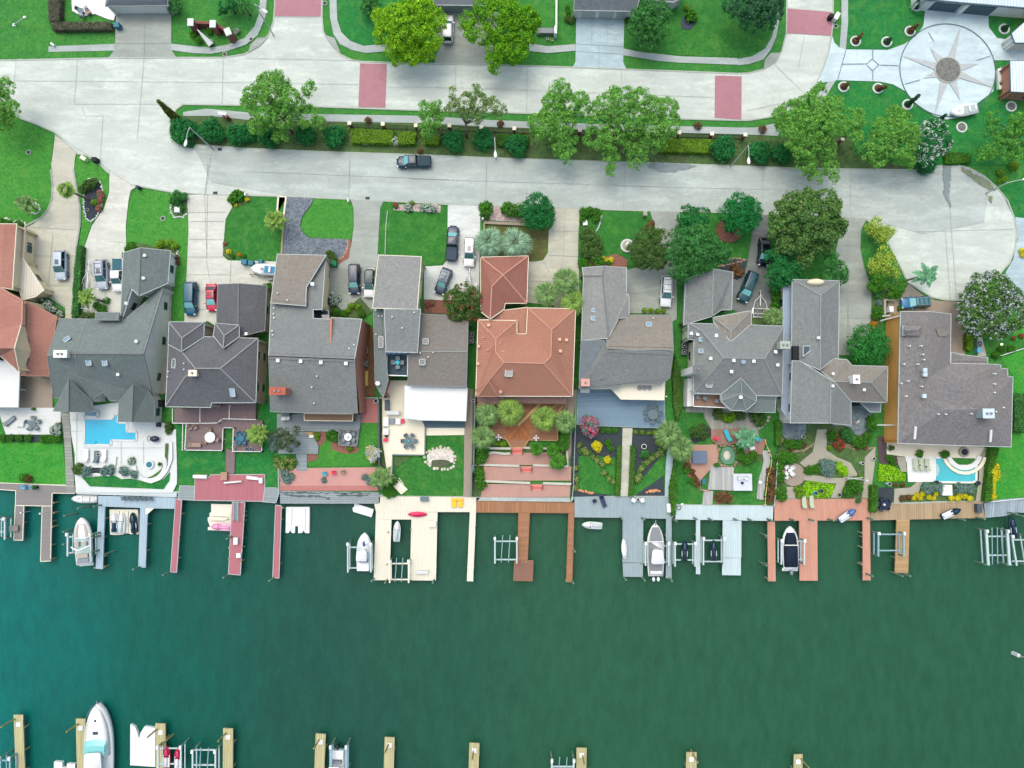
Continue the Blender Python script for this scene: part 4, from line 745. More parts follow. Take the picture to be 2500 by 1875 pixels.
def cloud(lobes, leaf=.3, dens=1.0, clump=.7, flat=.75, per=34, low=-.25, inner=.25, spiky=0):
    """leaf quads set in clumps over the outer shell of each lobe (x, y, z, radius)"""
    P_, N_ = [], []
    for (x, y, z, r) in lobes:
        nc = max(5, int(dens*8.5*r*r/(clump*clump)*.5))
        u = rng.normal(size=(nc, 3)); u /= np.linalg.norm(u, axis=1)[:, None]; u[:, 2] = np.where(u[:, 2] < low, -u[:, 2], u[:, 2])
        rr = r*(1-inner*rng.random(nc)**1.5)-clump*.35; c = u*rr[:, None]*np.array([1, 1, flat])+np.array([x, y, z])
        cl = clump*rng.uniform(.55, 1.25, nc)
        k = per; w_ = rng.normal(size=(nc, k, 3)); w_ /= np.linalg.norm(w_, axis=2)[:, :, None]
        w_ = w_+u[:, None, :]*.7; w_ /= np.linalg.norm(w_, axis=2)[:, :, None]
        rad = cl[:, None]*rng.uniform(.55, 1.0+spiky, (nc, k)); p = c[:, None, :]+w_*rad[:, :, None]
        n = w_+rng.normal(size=w_.shape)*.45+np.array([0, 0, .35]); n /= np.linalg.norm(n, axis=2)[:, :, None]
        P_.append(p.reshape(-1, 3)); N_.append(n.reshape(-1, 3))
    P_ = np.concatenate(P_); N_ = np.concatenate(N_); return quads(P_, N_, leaf)
def lobes_from(tile, txt, base):
    """'X,Y,r,z' marks in survey units -> lobes relative to base"""
    s = SC.get(tile, 3.68667)*15; out = []
    for tok in txt.split():
        X, Y, r, z = (float(v) for v in tok.split(',')); c = W(tile, X, Y, z); out.append((c.x-base.x, c.y-base.y, z, r/s*(H-z)/H))
    return out
def tree(tile, txt, mat, label, leaf=.25, dens=1.0, clump=.6, at=None, cat='tree', group='street trees in the median', blossom=None, name='tree', bark=None, per=50, flat=.75, tz=None, spiky=0):
    toks = [tuple(float(v) for v in t.split(',')) for t in txt.split()]
    X0 = sum(t[0]*t[2] for t in toks)/sum(t[2] for t in toks); Y0 = sum(t[1]*t[2] for t in toks)/sum(t[2] for t in toks)
    b0 = W(tile, *at, 0) if at else W(tile, X0, Y0, toks[0][3]); base = Vector((b0.x, b0.y, 0))
    t = thing(name, base, label, cat, group); lb = lobes_from(tile, txt, base)
    o = link('crown', leafmesh('crown', cloud(lb, leaf, dens, clump, flat, per, spiky=spiky))); o.data.materials.append(mat); o.parent = t
    big = max(lb, key=lambda l: l[3]); tb = MB(); zt = big[2]-big[3]*.35 if tz is None else tz
    r0 = .12+.035*big[3]; fork = Vector((big[0]*.25, big[1]*.25, max(.8, zt*.6))); tb.cyl((0,0,0), fork, r0*1.25, r0*.85, 9)
    tr = tb.build('trunk', bark or M_bark, t, smooth=True)
    tr.location = (0,0,0)
    for v in tr.data.vertices: v.co += base
    lm = MB()
    for l in lb:
        e = Vector((l[0], l[1], l[2]-l[3]*.1)); m_ = fork.lerp(e, .5)+Vector((0,0,.3)); lm.cyl(fork, m_, r0*.6, r0*.4, 6); lm.cyl(m_, e, r0*.4, r0*.15, 6)
    li = lm.build('limbs', bark or M_bark, t, smooth=True)
    for v in li.data.vertices: v.co += base
    if blossom:
        bm_, bd, bs_ = blossom
        f = link('blossom', leafmesh('blossom', cloud([(x, y, z, r*1.04) for x, y, z, r in lb], bs_, bd, .4, flat, 7, low=0, inner=.05))); f.data.materials.append(bm_); f.parent = t
    return t
# -- street trees and garden trees
NB = 'street trees in the median'
tree('a', "-60,960,190,5.5 40,800,100,6 110,990,90,5.5 20,1080,110,5", Lf['tree'], 'rounded green tree cut by the left edge of the photo beside the street', at=(-90,1060), group=None)
tree('b', "240,830,180,7 100,880,120,6.5 280,720,80,8 390,920,150,6.5 570,800,70,6.5 180,1010,150,6 330,1050,130,5.5 560,1050,110,5 120,1130,100,4.5 320,1230,75,3.5 30,930,80,6 660,1100,60,4.5", Lf['tree'], 'broad mid green street tree nearest the west end of the median', at=(420,1200))
tree('b', "1640,1000,90,5.5 1680,1100,100,5 1640,1180,80,4 1740,1040,60,5 1720,950,50,6", Lf['tree'], 'small slender median tree beside the iron fence, left of the sparse olive one', at=(1775,1230))
tree('b', "2060,830,75,8 1990,930,110,7 2120,950,110,7 1880,980,100,6 2212,960,90,6.5 1870,840,50,6.5 2050,1040,90,6 2290,1010,70,6", leafmat('leaf_sparse', (88,128,66), (140,170,100)), 'sparse olive green median tree with grey trunk showing', at=(1990,1240), dens=.62)
tree('c', "620,830,110,8 560,930,120,7.5 690,960,120,7 480,1150,140,6 640,1130,140,6 430,1120,110,6 640,1300,100,5 680,1400,85,4.5 560,1060,140,6.5 800,900,80,6.5 700,1250,80,5", Lf['tree'], 'tall green median tree hanging over the lower street, right of the lamp post', at=(760,1310))
tree('c', "1180,920,150,8 1020,960,120,7.5 1330,900,110,8 1450,980,120,7 1580,980,100,7 1600,1120,120,6 1250,1080,170,7 980,1100,120,6.5 1420,1150,150,6 930,1250,110,5.5 1080,1250,130,5.5 1300,1300,130,5 1070,1400,90,4.5 1090,1530,60,4 1310,1430,90,4.5 1500,1280,90,5 820,980,90,6.5 1100,840,60,8", Lf['tree'], 'widest green tree in the median with many lobes over the lower street', at=(1190,1340))
tree('d', "620,950,120,7.5 500,1050,150,7 720,1000,130,7 860,950,100,6.5 700,1150,200,7 480,1200,140,6.5 880,1130,120,6.5 620,1300,160,6 1040,1080,110,6 1040,1230,90,5.5 780,1350,110,5 620,1480,110,4.5 830,1500,80,4.5 700,1590,70,4 380,1060,90,6.5 730,820,70,6.5 870,1600,45,4", Lf['tree'], 'huge light green tree at the east end of the median reaching over both streets', at=(760,1330))
tree('d', "1420,1060,100,6.5 1330,1180,130,6 1480,1140,130,6.5 1560,1220,100,6 1270,1300,120,5.5 1450,1330,150,5.5 1180,1370,90,5 1500,1440,90,4.5 1250,1450,80,4.5 1400,1010,60,7", Lf['tree'], 'yellowish green tree between the huge tree and the white flowering tree', at=(1400,1330))
tree('d', "1750,1200,130,4.5 1700,1330,140,4 1800,1290,120,4.2 1700,1440,80,3.5", Lf['dark'], 'round dark crape myrtle covered in white blossom beside the cul-de-sac', blossom=(Lf['whit'], .6, .22), group='flowering trees at the cul-de-sac', clump=.5, leaf=.25)
tree('j', "1880,270,230,4.5 2010,420,200,4.2 1780,460,170,4 1950,560,110,3.5 2080,280,110,4 1740,330,130,4", Lf['mag'], 'large round crape myrtle with lilac blossom east of the brown paver drive', blossom=(Lf['lil'], .42, .22), group='flowering trees at the cul-de-sac', clump=.5, leaf=.25)
tree('x', "1350,700,190,6 1330,900,180,5.5 1250,1080,130,5 2000,800,250,6.5 1900,1000,260,6 2150,950,230,6 1550,1280,200,5 1950,1350,350,5 1300,1550,260,4.5 1700,1600,300,4.5 2150,1600,280,4.5 1050,1750,200,4", leafmat('leaf_east', (62,140,60), (116,180,70)), 'loose bright green tree at the right edge below the forecourt', at=(1900,1400), dens=.75, group=None)
tree('b', "1480,90,120,6.5 1600,110,130,6.8 1360,170,140,6 1500,230,190,7 1700,200,120,6 1220,160,80,5 1290,270,120,5.5 1420,370,150,5.5 1620,370,150,5.5 1350,450,100,4.5 1500,480,120,4.5 1620,480,90,4.5 1380,520,80,3.8 1220,320,80,5 1540,-10,110,6.5", Lf['lime'], 'brightest lime green tree on the corner lawn beside the white car', at=(1480,560), per=48, leaf=.28, clump=.75, dens=1.4, group=None)
tree('c', "60,130,130,7 180,160,130,7 300,180,130,6.5 370,230,90,6 -60,80,110,6.5 100,280,150,6 -120,300,130,5.5 280,330,110,5.5 200,450,130,5 60,430,120,5 30,540,80,4.5 220,530,70,4 -210,200,90,5.5 30,610,60,4 150,0,90,6", leafmat('leaf_lime_dark', (44,130,24), (134,194,36)), 'bright green tree with dark lower crown overhanging the upper street', at=(100,460), per=48, leaf=.28, clump=.75, dens=1.4, group=None)
tree('c', "1450,100,140,5 1380,180,140,4.5 1480,250,130,4.5 1400,350,110,3.5 1330,260,110,4 1530,130,90,5 1420,400,80,3", Lf['teal'], 'dark green front garden tree right of the blue tinted driveway', at=(1430,330), group=None)
tree('d', "60,60,150,6 200,80,160,6 300,30,120,6 130,180,120,5 260,180,110,5 340,120,80,5 220,-80,200,6 -60,60,90,5", leafmat('leaf_grey_oak', (36,100,66), (78,132,84)), 'grey green tree on the lawn at top beside the red crossing', at=(200,100), group=None)
tree('i', "1740,330,110,6 1620,370,130,6 1880,350,130,6 1530,450,130,5.5 1700,480,190,7 1880,480,160,6.5 1970,560,110,6 1500,580,130,5.5 1650,650,160,6 1830,650,150,6 1940,400,100,6 1560,720,110,5 1720,790,110,4.5 1880,720,100,5 1690,880,70,4 2020,600,60,5.5", Lf['mag'], 'big glossy magnolia tree with pale flowers above the lower street', at=(1750,800), blossom=(Lf['cream'], .01, .17), group=None, leaf=.34, clump=.7)
tree('i', "620,680,130,6 760,650,120,5.5 560,800,110,5.5 700,800,170,6.5 850,760,130,5.5 950,800,100,5 640,930,130,5.5 560,960,90,4.5 800,900,90,5 600,1010,70,4 1000,850,60,4.5", Lf['teal'], 'dense green tree beside the pale driveway, above the hip roofed garage', at=(740,820), group=None)
tree('i', "300,700,130,5 400,690,100,5 220,780,110,4.5 330,820,150,4.5 430,800,80,4.5 250,870,80,4 390,880,80,4", Lf['olive'], 'dark olive tree beside the round fountain on the front lawn', at=(310,780), group=None)
tree('i', "1120,400,130,4 1060,450,110,3.8 1210,420,110,3.8 1140,520,130,3.5 1230,510,80,3.5 1040,540,60,3.2", leafmat('leaf_emerald', (20,108,54), (48,148,72)), 'emerald green bushy tree with brick edged mulch ring by the street', at=(1050,620), leaf=.26, spiky=.35, group=None)
tree('i', "660,480,110,2.6 780,480,90,2.6 700,560,110,2.4 630,560,80,2.2", Lf['dark'], 'low dark green shrub mass with white flowers at the driveway corner', group=None, cat='shrub', name='shrub')
tree('i', "1450,860,110,3.5 1560,900,120,3.5 1490,990,130,3.5 1580,1010,90,3 1450,1060,80,3", Lf['dark'], 'dark green tree with small white flowers beside the black car', group=None)
tree('i', "1960,890,80,3.5 2010,960,90,3.5 1950,1020,90,3.2 2040,1040,60,3", Lf['teal'], 'green bushy tree between the cream dormer and the long driveway', group=None, cat='tree')
tree('h', "1150,380,110,3.2 1080,430,90,3 1210,420,90,3 1160,490,110,2.8 1230,500,70,2.6 1090,510,70,2.6", Lf['dark'], 'spiky dark green oleander with white flowers at the pebble bed', spiky=.4, leaf=.26, group=None, cat='tree')
tree('h', "480,1170,110,4.5 400,1230,100,4.2 560,1220,100,4.2 480,1290,130,4.5 570,1320,80,4 420,1350,80,3.8 540,1380,70,3.5", Lf['olive'], 'round olive crape myrtle with a few pink flowers beside the white driveway', blossom=(Lf['red'], .12, .25), group=None)
tree('j', "800,640,110,3.2 720,720,90,3 880,670,90,3 830,770,110,3 920,760,70,2.8 760,790,80,2.8 950,700,50,2.8", leafmat('leaf_spray', (26,104,44), (70,160,70)), 'sprawling fine leaved green shrub tree against the ochre wall', spiky=.6, leaf=.26, group=None)
tree('l', "690,1150,70,3 780,1140,80,3.2 740,1220,90,3.2 700,1260,60,2.8 800,1220,60,2.8", leafmat('leaf_twiggy', (70,90,66), (100,122,84)), 'twiggy grey green small tree over the weathered grey deck', dens=.6, group=None)
tree('b', "1110,70,80,1.8 1090,20,60,1.6 1160,50,60,1.6", Lf['teal'], 'loose grey green shrub in the front lawn left of the brightest tree', group=None, cat='shrub', name='shrub')
tree('b', "-10,70,60,3 -30,10,60,3", Lf['teal'], 'soft grey green shrub beside the sidewalk curve at top', group=None, cat='shrub', name='shrub')
tree('a', "2030,60,60,1.8 2100,40,70,1.8 2000,100,40,1.4 2160,30,50,1.6", Lf['dark'], 'low spreading dark shrub bed left of the sidewalk curve', group=None, cat='shrub', name='shrub')
tree('a', "1570,40,50,1.6 1600,80,50,1.6 1560,90,40,1.3", Lf['teal'], 'small green shrub at the corner of the double garage', group=None, cat='shrub', name='shrub')
tree('e', "870,930,70,2.5 950,1000,70,2.4 830,970,50,2.3 900,1010,60,2.3 1000,950,40,2.2", Lf['lemon'], 'upper of two feathery yellow green shrubs beside the cul-de-sac', group='yellow green shrubs by the cul-de-sac', cat='shrub', name='shrub', spiky=.4)
tree('e', "960,1180,70,2.5 890,1270,80,2.4 980,1260,80,2.5 940,1320,60,2.3 860,1310,50,2.2 1040,1330,50,1.8", Lf['lemon'], 'lower of two feathery yellow green shrubs beside the cul-de-sac', group='yellow green shrubs by the cul-de-sac', cat='shrub', name='shrub', spiky=.4)
tree('e', "890,1420,80,1.8 850,1470,60,1.6 930,1460,50,1.6 1060,1500,60,1.2 1030,1540,50,1.2 1130,1450,40,1.4", Lf['hedgeD'], 'green shrub border between the driveway and the leaning palm', group=None, cat='shrub', name='shrub')
tree('l', "1500,1300,45,1.4 1540,1310,40,1.4 1510,1350,35,1.3", Lf['cream'], 'round shrub with white flower heads at the lawn corner', blossom=(Lf['whit'], 2.5, .28), group=None, cat='shrub', name='shrub')
tree('m', "1600,1020,50,1.6 1650,1050,50,1.6 1590,1090,50,1.4 1640,1120,50,1.4", Lf['blueg'], 'red flowered oleander shrub at the edge of the blue deck', blossom=(Lf['pink'], 1.2, .28), group=None, cat='shrub', name='shrub', dens=.7)
# -- rows of dark oleander balls in the median and by the lower street
def bush_proto(lobes, mat, leaf=.24, clump=.38, per=26, spiky=.3, bl=None, dens=1.0, name='shrub', cat='shrub'):
    def mk():
        t = thing(name, (0,0,0), 'x', cat); o = link('foliage', leafmesh('foliage', cloud(lobes, leaf, dens, clump, .85, per, spiky=spiky))); o.data.materials.append(mat); o.parent = t
        MB().cyl((0,0,0), (0,0,lobes[0][2]*.8), .07, .04, 6).build('stem', M_bark, t)
        if bl: f = link('flowers', leafmesh('flowers', cloud([(x, y, z, r*1.05) for x, y, z, r in lobes], .2, bl[1], .25, .9, 6, low=0, inner=.05))); f.data.materials.append(bl[0]); f.parent = t
        return t
    return mk
PR = dict(ball=bush_proto([(0,0,1.3,1.4),(.75,.35,1.1,1.0),(-.7,.5,1.2,.95),(-.1,-.85,.95,1.0),(.5,-.6,.8,.8),(0,.95,.8,.7)], Lf['dark'], spiky=.55, per=34),
 small=bush_proto([(0,0,.6,.75),(.3,.2,.5,.5)], Lf['hedgeD'], .18, .26), olive=bush_proto([(0,0,.6,.75),(.3,-.2,.5,.5)], Lf['olive'], .18, .26), teal=bush_proto([(0,0,.6,.8),(-.3,.2,.5,.5)], Lf['teal'], .2, .28),
 yellow=bush_proto([(0,0,.4,.5)], Lf['yel'], .15, .2, dens=1.5), yg=bush_proto([(0,0,.5,.6),(.3,.1,.4,.4)], Lf['hedge'], .18, .24), pink=bush_proto([(0,0,.5,.6),(.2,.3,.4,.4)], Lf['hedgeD'], .18, .24, bl=(Lf['pink'], 2.0)),
 red=bush_proto([(0,0,.4,.5)], Lf['olive'], .16, .22, bl=(Lf['red'], 2.0)), white=bush_proto([(0,0,.5,.6),(.3,.1,.4,.4)], Lf['teal'], .18, .24, bl=(Lf['whit'], 1.6)), orange=bush_proto([(0,0,.5,.6),(0,.4,.4,.4)], Lf['orange'], .18, .24),
 brown=bush_proto([(0,0,.4,.6)], Lf['brown'], .18, .24), blueg=bush_proto([(0,0,.5,.7),(.3,.2,.4,.5)], Lf['blueg'], .18, .26, dens=.8), cream=bush_proto([(0,0,.35,.42),(.3,-.25,.3,.35),(-.25,.3,.3,.3)], Lf['hedgeD'], .16, .22, spiky=.7, bl=(Lf['cream'], 1.4)), chart=bush_proto([(0,0,.3,.6)], Lf['chart'], .16, .22),
 rosette=bush_proto([(0,0,.5,.75)], Lf['hedgeD'], .5, .3, per=18, spiky=.6))
def bush(kind, tile, X, Y, sc, label, group=None): 
    z = .6*sc if kind != 'ball' else 1.3*sc; p = W(tile, X, Y, z); return place('bush_'+kind, PR[kind], (p.x, p.y, 0), random.uniform(0, 6.28), label, group, sc)
GB = 'round dark oleanders along the median'
for k, (tl, X, Y, sc, ds) in enumerate((('a',1650,1180,1.25,'under the cypress tip'), ('a',1900,1180,1.15,'second from the west end, beside the street lamp'), ('a',2130,1210,1.0,'third from the west end'), ('b',200,1240,.95,'under the broad westmost tree'), ('b',540,1200,1.0,'right of the westmost tree trunk'),
  ('b',800,1225,1.05,'left of the yellow green hedge blocks'), ('b',1870,1270,1.0,'between two grey trunks'), ('b',2140,1250,1.0,'right of the grey trunk'), ('c',225,1310,1.05,'just right of the middle street lamp'), ('c',2090,1330,1.15,'left of the eastern street lamp'), ('d',200,1370,1.05,'right of the eastern street lamp'), ('d',400,1380,.95,'under the huge tree at the east end'), ('d',1700,1480,.9,'below the white blossoming tree'), ('b',10,1200,.9,'between the third ball and the broad tree'))):
    bush('ball', tl, X, Y, sc, 'round dark oleander shrub '+ds, GB)
for X, Y, sc, ds in ((690,410,.85,'at the white driveway corner'), (890,410,.8,'left one of the pair by the pebbles'), (975,425,.75,'right one of the pair by the pebbles')): bush('small', 'h', X, Y, sc*1.9, 'clipped dark green bush '+ds)
# clipped hedges
def hedge(name_, label, txt, h_, mat, leaf=.2, dens=120, group=None, cat='hedge', core=True):
    pts = P(txt, h_*.7); c = sum(pts, Vector())/len(pts); t = thing(name_, (c.x, c.y, 0), label, cat, group)
    tri = tessellate_polygon([[Vector((p.x, p.y, 0)) for p in pts]]); pos = []
    for tr in tri:
        a, b, d = (np.array((pts[i].x, pts[i].y)) for i in tr); ar = abs((b[0]-a[0])*(d[1]-a[1])-(b[1]-a[1])*(d[0]-a[0]))/2; n = int(ar*dens)+1
        r1 = np.sqrt(rng.random(n)); r2 = rng.random(n); q = a*(1-r1)[:, None]+b*(r1*(1-r2))[:, None]+d*(r1*r2)[:, None]
        zz = h_*(1+.12*np.sin(q[:, 0]*2.1)*np.cos(q[:, 1]*1.7))+rng.normal(size=n)*.06; pos.append(np.column_stack([q, zz]))
    nrm = [np.tile([0, 0, 1.0], (sum(len(p) for p in pos), 1))]
    for a, b in zip(pts, pts[1:]+pts[:1]):
        L_ = (b-a).length; n = int(L_*h_*dens*.7)+2; s_ = rng.random(n); d = (b-a).normalized(); out = np.array([d.y, -d.x, 0.0])
        pos.append(np.column_stack([a.x+(b.x-a.x)*s_, a.y+(b.y-a.y)*s_, rng.random(n)*h_])+rng.normal(size=(n, 3))*.05); nrm.append(np.tile(out, (n, 1)))
    pos = np.concatenate(pos); nr = np.concatenate(nrm)+rng.normal(size=pos.shape)*.5; nr /= np.linalg.norm(nr, axis=1)[:, None]; pos = pos-np.array([c.x, c.y, 0])
    o = link('foliage', leafmesh('foliage', quads(pos, nr, leaf, .7))); o.data.materials.append(mat); o.parent = t
    if core: part('inner_branches', t, M('twigs', (70,96,40), .2, 3), lambda b: b.prism([c+(p-c)*.93 for p in pts], 0, h_*.85))
    return t
hedge('hedge', 'wide yellow green hedge block beside the iron fence left of the pickup truck', "b950,1165 1330,1180 1325,1300 955,1290", 1.2, Lf['hedge'])
hedge('hedge', 'short yellow green hedge block above the parked pickup truck', "b1370,1190 1530,1198 1525,1300 1370,1300", 1.2, Lf['hedge'])
hedge('hedge', 'yellow green hedge behind the slender median tree', "b1600,1200 1740,1230 1740,1310 1610,1300", 1.1, Lf['hedge'])
hedge('hedge', 'yellow green hedge strip near the eastern fence', "c1540,1250 1990,1265 1960,1380 1520,1370", 1.1, Lf['hedge'])
hedge('hedge', 'yellow green hedge under the middle median trees', "c60,1215 330,1215 330,1310 60,1310", 1.1, Lf['hedgeD'])
hedge('hedge', 'long bronze grey hedge edging the north west lawn', "a480,210 1000,205 1010,270 480,275", 1.1, Lf['hedgeB']); hedge('hedge', 'vertical hedge dividing the two north west lawns', "a445,-60 550,-60 545,200 450,200", 1.2, Lf['hedgeB'])
hedge('hedge', 'narrow dark green hedge beside the silver car and boat trailer', "f705,750 750,745 735,1000 715,1370 655,1380 675,1010", 1.2, Lf['teal'], .22)
hedge('hedge', 'tall clipped hedge column beside the striped terrace, upper', "r1370,0 1445,0 1430,160 1370,200 1330,140", 1.8, Lf['hedgeD'])
hedge('hedge', 'clipped hedge west of the concrete garden walk', "s25,140 65,140 50,590 5,590", .7, Lf['hedgeD'], .16); hedge('hedge', 'clipped hedge east of the concrete garden walk', "s145,140 190,140 170,595 125,595", .7, Lf['hedgeD'], .16)
hedge('hedge', 'small dark hedge above the slate patio of the long grey house', "n1450,1025 1505,1025 1500,1250 1450,1240", 1.0, Lf['hedgeD']); hedge('hedge', 'green hedge strip beside the timber boardwalk gate', "o830,680 890,680 880,920 830,920", 1.3, Lf['hedgeD'])
hedge('hedge', 'tall green hedge between the lap pool and the lime lawn', "o1900,345 1975,345 1922,560 1908,820 1845,825 1870,600", 1.2, Lf['hedgeD'])
hedge('hedge', 'ivy covered fence running down to the grey boat dock', "s545,250 560,560 545,760 515,770 500,650 495,520", 1.0, Lf['hedgeD'])
hedge('hedge', 'chartreuse ground cover bed left of the white pool deck', "o905,490 1010,500 1140,580 1140,640 900,645", .35, Lf['chart'], .22); hedge('hedge', 'chartreuse ground cover with bird statues above the salmon deck', "s1740,455 1980,490 1960,560 1930,610 1640,605 1700,500", .35, Lf['chart'], .22)
hedge('hedge', 'yellow green hedge under the lilac tree by the air conditioners', "j1685,610 1745,610 1735,760 1685,750", 1.0, Lf['hedge'])
hedge('hedge', 'overgrown green shrubbery strip west of the grey garden path', "n545,420 600,640 610,900 560,1050 530,900 520,640", .8, Lf['hedgeD'], dens=35)
hedge('hedge', 'dense green lawn edge shrubs beside the white garage door court', "j2110,1150 2212,1150 2212,1500 2110,1480", 1.6, Lf['teal'])
hedge('hedge', 'soft grass green shrubs at the east lawn foot of the right edge tree', "e1490,260 1720,280 1730,360 1500,370", .7, Lf['hedgeD'])
for i_, (ds, tx) in enumerate((('west half', "a1600,1110 2000,1150 b0,1130 720,1125 1900,1165 2212,1175 2212,1240 1900,1250 1550,1320 700,1300 0,1290 a2100,1290 1800,1260 1600,1200"), ('middle', "c0,1180 1000,1220 2212,1260 d350,1270 1250,1350 1800,1420 1700,1480 500,1440 0,1420 c2212,1440 1400,1390 0,1330"))):
    hedge('ground_cover', 'low leafy ground cover in the '+ds+' of the median', tx, .16, Lf['olive'] if i_ else Lf['hedgeD'], .3, 9, None, 'ground cover', False)['kind'] = 'stuff'
